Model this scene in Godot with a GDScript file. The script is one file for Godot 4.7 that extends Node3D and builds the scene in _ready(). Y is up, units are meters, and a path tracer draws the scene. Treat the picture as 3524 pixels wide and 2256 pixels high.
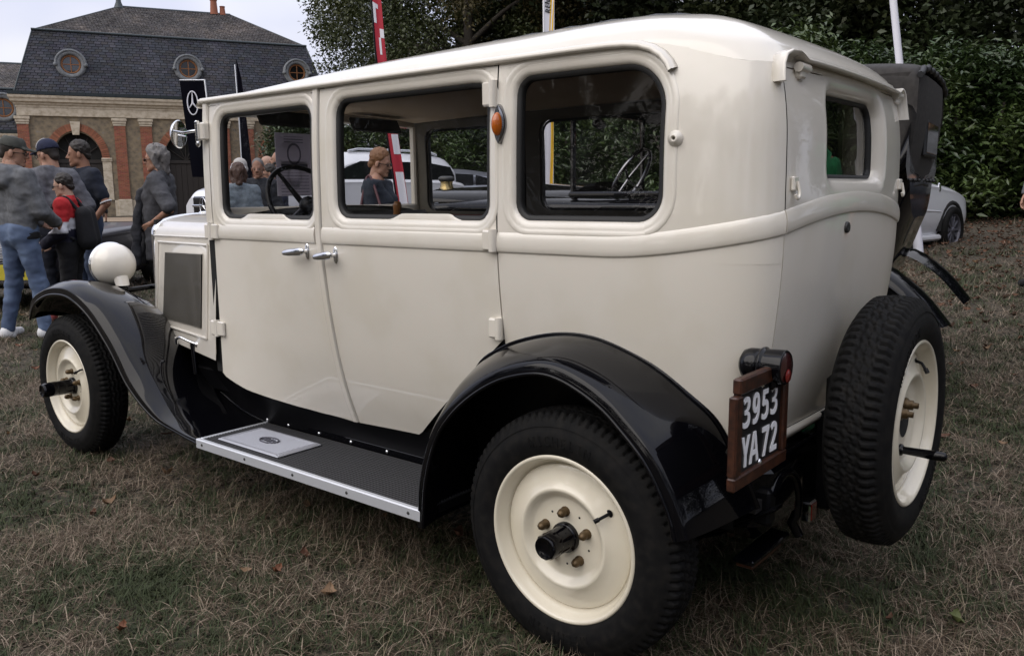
extends Node3D

# ---------------------------------------------------------------- mesh builder
class MB:
	var v := PackedVector3Array()
	var n := PackedVector3Array()
	var t := PackedVector2Array()
	var c := PackedColorArray()
	var i := PackedInt32Array()
	var col := Color(1, 1, 1)

	func _norms(v0: int, i0: int) -> void:
		for k in range(v0, v.size()):
			n[k] = Vector3.ZERO
		for k in range(i0, i.size(), 3):
			var a := v[i[k]]
			var f := (v[i[k + 2]] - a).cross(v[i[k + 1]] - a)
			n[i[k]] += f
			n[i[k + 1]] += f
			n[i[k + 2]] += f
		for k in range(v0, v.size()):
			n[k] = n[k].normalized() if n[k].length_squared() > 1e-20 else Vector3.UP

	func _put(p: Vector3, uv := Vector2.ZERO) -> void:
		v.append(p)
		n.append(Vector3.UP)
		t.append(uv)
		c.append(col)

	# rows of points -> smooth surface
	func grid(rows: Array, closed := false, flip := false) -> void:
		var v0 := v.size()
		var i0 := i.size()
		var nr := rows.size()
		var nc: int = rows[0].size()
		for r in nr:
			var row: PackedVector3Array = rows[r]
			for q in nc:
				_put(row[q], Vector2(float(q) / maxf(1, nc - 1), float(r) / maxf(1, nr - 1)))
		var last := nc if closed else nc - 1
		for r in nr - 1:
			for q in last:
				var a := v0 + r * nc + q
				var b := v0 + r * nc + (q + 1) % nc
				var d := a + nc
				var e := b + nc
				if flip:
					i.append_array(PackedInt32Array([a, d, b, b, d, e]))
				else:
					i.append_array(PackedInt32Array([a, b, d, b, e, d]))
		_norms(v0, i0)

	func tri(a: Vector3, b: Vector3, d: Vector3) -> void:
		var v0 := v.size()
		var i0 := i.size()
		_put(a); _put(b); _put(d)
		i.append_array(PackedInt32Array([v0, v0 + 1, v0 + 2]))
		_norms(v0, i0)

	func quad(a: Vector3, b: Vector3, d: Vector3, e: Vector3) -> void:
		var v0 := v.size()
		var i0 := i.size()
		_put(a, Vector2(0, 0)); _put(b, Vector2(1, 0)); _put(d, Vector2(1, 1)); _put(e, Vector2(0, 1))
		i.append_array(PackedInt32Array([v0, v0 + 1, v0 + 2, v0, v0 + 2, v0 + 3]))
		_norms(v0, i0)

	# closed fan over a loop
	func fan(loop: PackedVector3Array, flip := false) -> void:
		var v0 := v.size()
		var i0 := i.size()
		var m := Vector3.ZERO
		for p in loop:
			m += p
		_put(m / loop.size())
		for p in loop:
			_put(p)
		for k in loop.size():
			var a := v0 + 1 + k
			var b := v0 + 1 + (k + 1) % loop.size()
			if flip:
				i.append_array(PackedInt32Array([v0, b, a]))
			else:
				i.append_array(PackedInt32Array([v0, a, b]))
		_norms(v0, i0)

	# box with chamfered edges, in a frame
	func box(ce: Vector3, size: Vector3, bev := 0.0, ba := Basis.IDENTITY) -> void:
		var h := size * 0.5
		bev = minf(bev, minf(h.x, minf(h.y, h.z)) * 0.98)
		if bev <= 0.0:
			for ax in 3:
				for s in [-1.0, 1.0]:
					var e0 := Vector3.ZERO; var e1 := Vector3.ZERO; var e2 := Vector3.ZERO
					e0[ax] = h[ax] * s
					e1[(ax + 1) % 3] = h[(ax + 1) % 3] * s
					e2[(ax + 2) % 3] = h[(ax + 2) % 3]
					quad(ce + ba * (e0 - e1 - e2), ce + ba * (e0 - e1 + e2), ce + ba * (e0 + e1 + e2), ce + ba * (e0 + e1 - e2))
			return
		var q := h - Vector3.ONE * bev
		for ax in 3:
			for s in [-1.0, 1.0]:
				var e0 := Vector3.ZERO; var e1 := Vector3.ZERO; var e2 := Vector3.ZERO
				e0[ax] = h[ax] * s
				e1[(ax + 1) % 3] = q[(ax + 1) % 3] * s
				e2[(ax + 2) % 3] = q[(ax + 2) % 3]
				quad(ce + ba * (e0 - e1 - e2), ce + ba * (e0 - e1 + e2), ce + ba * (e0 + e1 + e2), ce + ba * (e0 + e1 - e2))
		for ax in 3:
			var u := (ax + 1) % 3
			var w := (ax + 2) % 3
			for su in [-1.0, 1.0]:
				for sw in [-1.0, 1.0]:
					var a := Vector3.ZERO; var b := Vector3.ZERO
					a[u] = h[u] * su; a[w] = q[w] * sw
					b[u] = q[u] * su; b[w] = h[w] * sw
					var l := Vector3.ZERO
					l[ax] = q[ax] * su * sw
					quad(ce + ba * (a - l), ce + ba * (a + l), ce + ba * (b + l), ce + ba * (b - l))
		for sx in [-1.0, 1.0]:
			for sy in [-1.0, 1.0]:
				for sz in [-1.0, 1.0]:
					var a := Vector3(h.x * sx, q.y * sy, q.z * sz)
					var b := Vector3(q.x * sx, h.y * sy, q.z * sz)
					var d := Vector3(q.x * sx, q.y * sy, h.z * sz)
					if sx * sy * sz > 0:
						tri(ce + ba * a, ce + ba * d, ce + ba * b)
					else:
						tri(ce + ba * a, ce + ba * b, ce + ba * d)

	# lathe: profile of (radius, along), around axis through o
	func lathe(prof: PackedVector2Array, o: Vector3, axis: Vector3, seg := 24, crease := false) -> void:
		axis = axis.normalized()
		var e1 := axis.cross(Vector3.UP if absf(axis.y) < 0.9 else Vector3.RIGHT).normalized()
		var e2 := axis.cross(e1)
		var rows := []
		for p in prof:
			var row := PackedVector3Array()
			for k in seg:
				var f := TAU * k / seg
				row.append(o + axis * p.y + (e1 * cos(f) + e2 * sin(f)) * p.x)
			rows.append(row)
		if crease:
			for k in rows.size() - 1:
				grid([rows[k], rows[k + 1]], true, true)
		else:
			grid(rows, true, true)

	func tube(path: PackedVector3Array, r: float, seg := 8, cap := true, r2 := -1.0) -> void:
		var rows := []
		var up := Vector3.UP
		var m := path.size()
		for k in m:
			var d := (path[mini(k + 1, m - 1)] - path[maxi(k - 1, 0)]).normalized()
			if k == 0:
				up = Vector3.UP if absf(d.y) < 0.9 else Vector3.RIGHT
			var e1 := d.cross(up).normalized()
			up = e1.cross(d)
			var rr := r if r2 < 0 else lerpf(r, r2, float(k) / maxf(1, m - 1))
			var row := PackedVector3Array()
			for q in seg:
				var f := TAU * q / seg
				row.append(path[k] + (e1 * cos(f) + up * sin(f)) * rr)
			rows.append(row)
		grid(rows, true)
		if cap:
			fan(rows[0], true)
			fan(rows[m - 1])

	# extrude a 2D outline (in frame ba: x,y) by depth along z of the frame
	func prism(poly: PackedVector2Array, o: Vector3, ba: Basis, depth: float) -> void:
		var tr := Geometry2D.triangulate_polygon(poly)
		for s in [0.0, depth]:
			var v0 := v.size()
			var i0 := i.size()
			for p in poly:
				_put(o + ba * Vector3(p.x, p.y, s), p)
			for k in range(0, tr.size(), 3):
				var a := v[v0 + tr[k]]; var b := v[v0 + tr[k + 1]]; var d := v[v0 + tr[k + 2]]
				var f := (d - a).cross(b - a).dot(ba.z)
				var want := -1.0 if s == 0.0 else 1.0
				if f * want * signf(depth) > 0:
					i.append_array(PackedInt32Array([v0 + tr[k], v0 + tr[k + 1], v0 + tr[k + 2]]))
				else:
					i.append_array(PackedInt32Array([v0 + tr[k], v0 + tr[k + 2], v0 + tr[k + 1]]))
			_norms(v0, i0)
		var cw := Geometry2D.is_polygon_clockwise(poly)
		for k in poly.size():
			var p := poly[k]; var q := poly[(k + 1) % poly.size()]
			if not cw:
				var sw := p; p = q; q = sw
			quad(o + ba * Vector3(p.x, p.y, 0), o + ba * Vector3(q.x, q.y, 0), o + ba * Vector3(q.x, q.y, depth), o + ba * Vector3(p.x, p.y, depth))

	func ball(o: Vector3, r: Vector3, seg := 12, ba := Basis.IDENTITY) -> void:
		var rows := []
		for k in seg / 2 + 1:
			var th := PI * k / (seg / 2)
			var row := PackedVector3Array()
			for q in seg:
				var f := TAU * q / seg
				row.append(o + ba * (Vector3(sin(th) * cos(f), cos(th), sin(th) * sin(f)) * r))
			rows.append(row)
		grid(rows, true, true)

	func mesh() -> ArrayMesh:
		var m := ArrayMesh.new()
		if v.size() == 0:
			return m
		var arr := []
		arr.resize(Mesh.ARRAY_MAX)
		arr[Mesh.ARRAY_VERTEX] = v
		arr[Mesh.ARRAY_NORMAL] = n
		arr[Mesh.ARRAY_TEX_UV] = t
		arr[Mesh.ARRAY_COLOR] = c
		arr[Mesh.ARRAY_INDEX] = i
		m.add_surface_from_arrays(Mesh.PRIMITIVE_TRIANGLES, arr)
		return m

# ---------------------------------------------------------------- scene helpers
var taken := {}
var M := {}
var rng := RandomNumberGenerator.new()

func numbered(called: String, parent: Node) -> String:
	var key := str(parent.get_instance_id()) + called
	var k: int = taken.get(key, 0)
	taken[key] = k + 1
	return called if k == 0 else "%s_%03d" % [called, k]

func tag(o: Node, label: String, category: String, group := "", kind := "") -> Node:
	if label: o.set_meta("label", label)
	if category: o.set_meta("category", category)
	if group: o.set_meta("group", group)
	if kind: o.set_meta("kind", kind)
	return o

func thing(called: String, label: String, category: String, at: Vector3, group := "") -> Node3D:
	var o := Node3D.new()
	o.name = numbered(called, self)
	add_child(o)
	o.position = at
	tag(o, label, category, group)
	return o

# a mesh given in world coordinates under a thing or part (whose origin it is moved to)
func part(called: String, b, mat: Material, parent: Node, label := "", kind := "") -> MeshInstance3D:
	var o := MeshInstance3D.new()
	o.name = numbered(called, parent)
	o.mesh = b.mesh() if b is MB else b
	o.material_override = mat
	var g := Vector3.ZERO
	var p: Node = parent
	while p is Node3D and p != self:
		g += (p as Node3D).position
		p = p.get_parent()
	o.position = -g
	parent.add_child(o)
	if label: o.set_meta("label", label)
	if kind: o.set_meta("kind", kind)
	return o

# a mesh in the parent's own coordinates
func lpart(called: String, b, mat: Material, parent: Node, at := Vector3.ZERO, ba := Basis.IDENTITY) -> MeshInstance3D:
	var o := MeshInstance3D.new()
	o.name = numbered(called, parent)
	o.mesh = b.mesh() if b is MB else b
	o.material_override = mat
	o.transform = Transform3D(ba, at)
	parent.add_child(o)
	return o

func mat(lin: Color, rough := 0.6, metal := 0.0, coat := 0.0) -> StandardMaterial3D:
	var m := StandardMaterial3D.new()
	m.albedo_color = lin.linear_to_srgb()
	m.roughness = rough
	m.metallic = metal
	if coat > 0.0:
		m.clearcoat_enabled = true
		m.clearcoat = coat
		m.clearcoat_roughness = 0.03
	return m

func lin(r: float, g: float, b: float) -> Color:
	return Color(r, g, b)

# colour texture from layered noise between several linear colours, seamless
func noise_tex(stops: Array, freq: float, seed_: int, oct := 5, size := 512, kind := FastNoiseLite.TYPE_SIMPLEX_SMOOTH, lo := 0.2, hi := 0.8) -> ImageTexture:
	var f := FastNoiseLite.new()
	f.noise_type = kind
	f.seed = seed_
	f.frequency = freq
	f.fractal_octaves = oct
	var im := f.get_seamless_image(size, size)
	im.convert(Image.FORMAT_RGB8)
	var d := im.get_data()
	var lut := PackedByteArray()
	for k in 256:
		var x := clampf((k / 255.0 - lo) / (hi - lo), 0, 1) * (stops.size() - 1)
		var a := mini(int(x), stops.size() - 2)
		var cc: Color = (stops[a] as Color).lerp(stops[a + 1], x - a).linear_to_srgb()
		lut.append(int(cc.r * 255)); lut.append(int(cc.g * 255)); lut.append(int(cc.b * 255))
	for k in range(0, d.size(), 3):
		var q := d[k] * 3
		d[k] = lut[q]; d[k + 1] = lut[q + 1]; d[k + 2] = lut[q + 2]
	im = Image.create_from_data(size, size, false, Image.FORMAT_RGB8, d)
	im.generate_mipmaps()
	return ImageTexture.create_from_image(im)

func bump_tex(freq: float, seed_: int, strength: float, size := 512, kind := FastNoiseLite.TYPE_SIMPLEX_SMOOTH) -> ImageTexture:
	var f := FastNoiseLite.new()
	f.noise_type = kind
	f.seed = seed_
	f.frequency = freq
	f.fractal_octaves = 4
	var im := f.get_seamless_image(size, size)
	im.convert(Image.FORMAT_RGBA8)
	im.bump_map_to_normal_map(strength)
	return ImageTexture.create_from_image(im)

func tri_map(m: StandardMaterial3D, tex: Texture2D, scale: float, world := true) -> StandardMaterial3D:
	m.albedo_texture = tex
	m.albedo_color = Color(1, 1, 1)
	m.uv1_triplanar = true
	m.uv1_world_triplanar = world
	m.uv1_scale = Vector3.ONE * scale
	return m

func cr(a: float, b: float, c: float, d: float, t: float) -> float:
	return 0.5 * (2 * b + (c - a) * t + (2 * a - 5 * b + 4 * c - d) * t * t + (3 * b - a - 3 * c + d) * t * t * t)

# smooth curve through points
func spline(p: PackedVector3Array, seg: int, closed := false) -> PackedVector3Array:
	var o := PackedVector3Array()
	var m := p.size()
	var spans := m if closed else m - 1
	for k in spans:
		var a := p[(k - 1 + m) % m] if closed or k > 0 else p[0] * 2.0 - p[1]
		var d := p[(k + 2) % m] if closed or k + 2 < m else p[m - 1] * 2.0 - p[m - 2]
		for q in seg:
			o.append(p[k].cubic_interpolate(p[(k + 1) % m], a, d, float(q) / seg))
	if not closed:
		o.append(p[m - 1])
	return o

# sections (arrays of control points, same count) -> smooth loft rows
func loft(sections: Array, su: int, sv: int) -> Array:
	var cols := []
	for k in sections[0].size():
		var line := PackedVector3Array()
		for s in sections:
			line.append(s[k])
		cols.append(spline(line, su))
	var rows := []
	for r in cols[0].size():
		var line := PackedVector3Array()
		for k in cols.size():
			line.append(cols[k][r])
		rows.append(spline(line, sv))
	return rows

func V3(a: Array) -> PackedVector3Array:
	var o := PackedVector3Array()
	for k in range(0, a.size(), 3):
		o.append(Vector3(a[k], a[k + 1], a[k + 2]))
	return o

func V2(a: Array) -> PackedVector2Array:
	var o := PackedVector2Array()
	for k in range(0, a.size(), 2):
		o.append(Vector2(a[k], a[k + 1]))
	return o

func pick(xs: Array, ys: Array, x: float) -> float:
	if x <= xs[0]: return ys[0]
	for k in xs.size() - 1:
		if x <= xs[k + 1]:
			return lerpf(ys[k], ys[k + 1], (x - xs[k]) / (xs[k + 1] - xs[k]))
	return ys[-1]

# smooth version of pick
func spick(xs: Array, ys: Array, x: float) -> float:
	var m := xs.size()
	if x <= xs[0]: return ys[0]
	if x >= xs[m - 1]: return ys[m - 1]
	for k in m - 1:
		if x <= xs[k + 1]:
			var h: float = xs[k + 1] - xs[k]
			var d: float = (ys[k + 1] - ys[k]) / h
			var m0: float = d if k == 0 else (d + (ys[k] - ys[k - 1]) / (xs[k] - xs[k - 1])) * 0.5
			var m1: float = d if k + 2 >= m else (d + (ys[k + 2] - ys[k + 1]) / (xs[k + 2] - xs[k + 1])) * 0.5
			var t: float = (x - xs[k]) / h
			return (2*t*t*t - 3*t*t + 1) * ys[k] + (t*t*t - 2*t*t + t) * h * m0 + (3*t*t - 2*t*t*t) * ys[k + 1] + (t*t*t - t*t) * h * m1
	return ys[m - 1]

# height of the ground: level round the car, a gentle bank up to the hedge
func gh(x: float, z: float) -> float:
	var s := -0.9 * z + 0.35 * x - 1.0
	var h := 0.03 * (s + sqrt(s * s + 1.0)) - 0.008
	var far := clampf((-x - 14.0) / 12.0, 0, 1)
	h = lerpf(h, 0.2, far * far * (3 - 2 * far))
	return maxf(minf(h, 1.15), 0.0)

func text_mesh(s: String, height: float, depth: float, bold := true, font := "Droid Sans") -> TextMesh:
	var tm := TextMesh.new()
	var f := SystemFont.new()
	f.font_names = PackedStringArray([font])
	f.font_weight = 700 if bold else 400
	tm.font = f
	tm.text = s
	tm.font_size = 64
	tm.pixel_size = height / 46.0
	tm.depth = depth
	return tm

# ---------------------------------------------------------------- the cream car
const ZC := -0.752
const YE := 1.655
var PA := PackedFloat32Array()      # running length along the plan outline
var PP := PackedVector2Array()      # (x, half width)
var PN := PackedVector2Array()
var AEND := 0.0
var AHATCH := 0.0

func plan_build() -> void:
	var pts := PackedVector2Array()
	pts.append(Vector2(-2.2, 0.61))
	for k in 22:
		pts.append(Vector2(0.10, 0.61).bezier_interpolate(Vector2(0.33, 0.612), Vector2(0.463, 0.585), Vector2(0.487, 0.487), k / 22.0))
	for k in 21:
		pts.append(Vector2(0.487, 0.487).bezier_interpolate(Vector2(0.502, 0.40), Vector2(0.508, 0.2), Vector2(0.508, 0.0), k / 20.0))
	pts.append(Vector2(0.508, -0.05))
	var a := -2.2
	for k in pts.size():
		if k > 0: a += pts[k].distance_to(pts[k - 1])
		PA.append(a)
		var d := (pts[mini(k + 1, pts.size() - 1)] - pts[maxi(k - 1, 0)]).normalized()
		if k <= 1: d = Vector2(1, 0)
		PP.append(pts[k])
		PN.append(Vector2(-d.y, d.x))
	AEND = PA[PA.size() - 2]
	AHATCH = PA[23]

const OY := [0.40, 0.425, 0.524, 0.662, 0.81, 0.938, 1.1, 1.3, 1.45, 1.55, 1.65, 1.75]
const OO := [0.142, 0.134, 0.098, 0.060, 0.032, 0.014, 0.0, 0.0, 0.003, 0.008, 0.016, 0.03]

func inset(y: float, x: float) -> float:
	var o := spick(OY, OO, y)
	if y < 1.2:
		var t := clampf((x + 1.855) / 0.6, 0, 1)
		o *= t * t * (3 - 2 * t)
	if x > -0.1 and y > 1.40:
		var c := clampf((x + 0.1) / 0.45, 0, 1)
		var t2 := (y - 1.40) / 0.25
		o += 0.034 * c * c * (3 - 2 * c) * t2 * t2
	return o

# point of the body at running length a, height y, h proud of the panel
func bp(a: float, y: float, h := 0.0, sg := 1.0) -> Vector3:
	if a > AEND:
		a = 2 * AEND - a
		sg = -sg
	var lo := 0
	var hi := PA.size() - 1
	while hi - lo > 1:
		var m := (lo + hi) / 2
		if PA[m] <= a: lo = m
		else: hi = m
	var t := (a - PA[lo]) / (PA[hi] - PA[lo])
	var p := PP[lo].lerp(PP[hi], t)
	var nn := PN[lo].lerp(PN[hi], t).normalized()
	p += nn * (h - inset(y, p.x))
	return Vector3(p.x, y, ZC + sg * p.y)

# belt moulding: how much higher it lies at a
func belt(a: float) -> float:
	var b := a if a < AEND else 2 * AEND - a
	if b < AHATCH:
		var t := clampf((b - 0.02) / (AHATCH - 0.02), 0, 1)
		return 0.066 * t * t * (1.6 - 0.6 * t)
	var u := (AEND - b) / (AEND - AHATCH)
	return 0.066 + 0.045 * (1 - u * u)

func roof_h(x: float) -> float:
	return spick([-1.95, -1.6, -1.28, -0.64, -0.1, 0.2, 0.5], [0.035, 0.075, 0.105, 0.135, 0.145, 0.15, 0.14], x)

func roof_edge(a: float) -> float:
	var b := a if a < AEND else 2 * AEND - a
	var t := clampf((b - 0.12) / 0.34, 0, 1)
	return YE - 0.07 * t * t * (3 - 2 * t)

# the roof: r = 1 at the edge, 0 on the middle line
func rp(a: float, r: float, h := 0.0) -> Vector3:
	var sg := 1.0
	if a > AEND:
		a = 2 * AEND - a
		sg = -1.0
	var ye := roof_edge(a)
	var e := bp(a, ye, 0.0)
	var cx := minf(e.x, -0.25)
	var x := lerpf(cx, e.x, r)
	var z := lerpf(ZC, e.z, r)
	var y := ye + (roof_h(x) + YE - ye + h) * pow(maxf(0.0, 1.0 - pow(r, 2.2)), 0.58)
	return Vector3(x, y, ZC + sg * (z - ZC))

# outline of a rounded opening, starting points for the rings: centre o, half size hs, radii tl,tr,br,bl
func rr_sdf(p: Vector2, hs: Vector2, rad: Array) -> float:
	var r: float
	if p.y > 0: r = rad[0] if p.x < 0 else rad[1]
	else: r = rad[3] if p.x < 0 else rad[2]
	var q := p.abs() - hs + Vector2(r, r)
	return minf(maxf(q.x, q.y), 0.0) + Vector2(maxf(q.x, 0), maxf(q.y, 0)).length() - r

const FRAME := [0.046, 0.0, 0.0435, 0.0025, 0.035, 0.0032, 0.0295, 0.0, 0.024, -0.0005, 0.015, -0.002, 0.006, -0.007, 0.001, -0.018, 0.0, -0.03]
const SEAL := [0.002, -0.012, -0.010, -0.014, -0.012, -0.024, -0.012, -0.034]

class Opening:
	var pts := PackedVector2Array()
	var nor := PackedVector2Array()
	var out := PackedVector2Array()

func opening(a0: float, a1: float, y0: float, y1: float, rad: Array, b0: float, b1: float, c0: float, c1: float) -> Opening:
	# opening a0..a1 x y0..y1 in a panel b0..b1 x c0..c1
	var o := Opening.new()
	var ce := Vector2((a0 + a1) * 0.5, (y0 + y1) * 0.5)
	var hs := Vector2((a1 - a0) * 0.5, (y1 - y0) * 0.5)
	var th := []
	for k in 132:
		th.append(-PI + TAU * k / 132.0)
	for q in [Vector2(b0, c0), Vector2(b1, c0), Vector2(b1, c1), Vector2(b0, c1)]:
		th.append((q - ce).angle())
	th.sort()
	for f in th:
		var d := Vector2.from_angle(f)
		var t := 0.0
		for it in 30:
			t -= rr_sdf(d * t, hs, rad)
		var p := d * t
		var e := 0.0005
		var g := Vector2(rr_sdf(p + Vector2(e, 0), hs, rad) - rr_sdf(p - Vector2(e, 0), hs, rad), rr_sdf(p + Vector2(0, e), hs, rad) - rr_sdf(p - Vector2(0, e), hs, rad)).normalized()
		o.pts.append(ce + p)
		o.nor.append(g)
		var tx := ((b1 - ce.x) if d.x > 0 else (b0 - ce.x)) / d.x if absf(d.x) > 1e-6 else 1e9
		var ty := ((c1 - ce.y) if d.y > 0 else (c0 - ce.y)) / d.y if absf(d.y) > 1e-6 else 1e9
		o.out.append(ce + d * minf(tx, ty))
	return o

func ring_rows(o: Opening, prof: Array, sg: float) -> Array:
	var rows := []
	for k in range(0, prof.size(), 2):
		var row := PackedVector3Array()
		for q in o.pts.size():
			var p: Vector2 = o.pts[q] + o.nor[q] * prof[k]
			row.append(bp(p.x, p.y, prof[k + 1], sg))
		rows.append(row)
	return rows

func panel_ring(mb: MB, o: Opening, sg: float, prof := FRAME, h := 0.0) -> void:
	var rows := []
	for k in 5:
		var t := k / 4.0
		var row := PackedVector3Array()
		for q in o.pts.size():
			var p: Vector2 = o.out[q].lerp(o.pts[q] + o.nor[q] * prof[0], t)
			row.append(bp(p.x, p.y, h, sg))
		rows.append(row)
	mb.grid(rows, true, sg > 0)
	if prof.size() > 2:
		mb.grid(ring_rows(o, prof, sg), true, sg > 0)

func pane_mesh(o: Opening, h: float, sg: float) -> MB:
	var mb := MB.new()
	var loop := PackedVector3Array()
	for q in o.pts.size():
		var p: Vector2 = o.pts[q] + o.nor[q] * -0.008
		loop.append(bp(p.x, p.y, h, sg))
	mb.fan(loop, sg < 0)
	return mb

# plain panel between two running lengths and two heights (heights may be callables of a)
func panel(mb: MB, a0: float, a1: float, y0, y1, na: int, ny: int, h := 0.0, sg := 1.0, edge := 0.008) -> void:
	var rows := []
	for k in ny + 1:
		var row := PackedVector3Array()
		for q in na + 1:
			var a := lerpf(a0, a1, float(q) / na)
			var lo: float = y0.call(a) if y0 is Callable else y0
			var hi: float = y1.call(a) if y1 is Callable else y1
			row.append(bp(a, lerpf(lo, hi, float(k) / ny), h, sg))
		rows.append(row)
	mb.grid(rows, false, sg < 0)
	# turned-in edges fore and aft, so that the shut lines have depth
	if edge > 0:
		for e in [a0, a1]:
			var r0 := PackedVector3Array(); var r1 := PackedVector3Array()
			for k in ny + 1:
				var lo: float = y0.call(e) if y0 is Callable else y0
				var hi: float = y1.call(e) if y1 is Callable else y1
				r0.append(bp(e, lerpf(lo, hi, float(k) / ny), h, sg))
				r1.append(bp(e, lerpf(lo, hi, float(k) / ny), h - edge, sg))
			mb.grid([r0, r1], false, (e == a0) == (sg > 0))

func belt_band(mb: MB, a0: float, a1: float, sg := 1.0) -> void:
	var prof := [1.104, -0.002, 1.1055, 0.003, 1.110, 0.006, 1.122, 0.0078, 1.138, 0.0078, 1.150, 0.006, 1.158, 0.0035, 1.163, 0.0015, 1.166, -0.002]
	var na := maxi(4, int((a1 - a0) / 0.03))
	var rows := []
	for k in range(0, prof.size(), 2):
		var row := PackedVector3Array()
		for q in na + 1:
			var a := lerpf(a0, a1, float(q) / na)
			var yy: float = prof[k]
			row.append(bp(a, yy + belt(a), prof[k + 1], sg))
		rows.append(row)
	mb.grid(rows, false, sg < 0)
	for e in [0, na]:
		var loop := PackedVector3Array()
		for r in rows: loop.append(r[e])
		mb.fan(loop, (e == 0) == (sg > 0))

func door_bottom(x: float) -> float:
	return pick([-1.90, -1.855, -1.83, -1.71, -1.58, -1.47, -1.353, -1.187, -0.944, -0.747, -0.3, 0.2, 0.45], [0.56, 0.548, 0.531, 0.49, 0.462, 0.440, 0.423, 0.415, 0.425, 0.431, 0.45, 0.53, 0.58], x)

func hinge(mb: MB, a: float, y: float, hh: float, sg: float) -> void:
	# knuckle and leaf of a door hinge
	var o := bp(a, y, 0.008, sg)
	var path := PackedVector3Array([o - Vector3(0, hh * 0.5, 0), o + Vector3(0, hh * 0.5, 0)])
	mb.tube(path, 0.013, 10)
	mb.box(bp(a - 0.018, y, 0.006, sg), Vector3(0.042, hh * 0.92, 0.02), 0.005)

func bl_thick(m: MB, o: Opening, sg: float) -> void:
	panel_ring(m, o, sg, [0.0, -0.045], -0.045)
	m.grid(ring_rows(o, [0.0, -0.045, 0.0, -0.03], sg), true)

func door_handle(parent: Node, a: float, y: float, sg: float, aft: float) -> void:
	var mb := MB.new()
	var o := bp(a, y, 0.0, sg)
	mb.ball(o, Vector3(0.013, 0.031, 0.007), 14)
	mb.tube(PackedVector3Array([o, o + Vector3(0, 0, sg * 0.038)]), 0.007, 10)
	var rows := []
	var prof := [[-0.026, 0.003], [-0.023, 0.010], [-0.010, 0.0145], [0.02, 0.0145], [0.06, 0.0135], [0.088, 0.0105], [0.099, 0.006], [0.103, 0.001]]
	for p in prof:
		var row := PackedVector3Array()
		for k in 12:
			var f := TAU * k / 12
			row.append(o + Vector3(-aft * p[0], sin(f) * p[1] - p[0] * 0.08, sg * (0.038 + cos(f) * p[1] * 0.7)))
		rows.append(row)
	mb.grid(rows, true, aft * sg > 0)
	part("handle", mb, M.chrome, parent)

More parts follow.
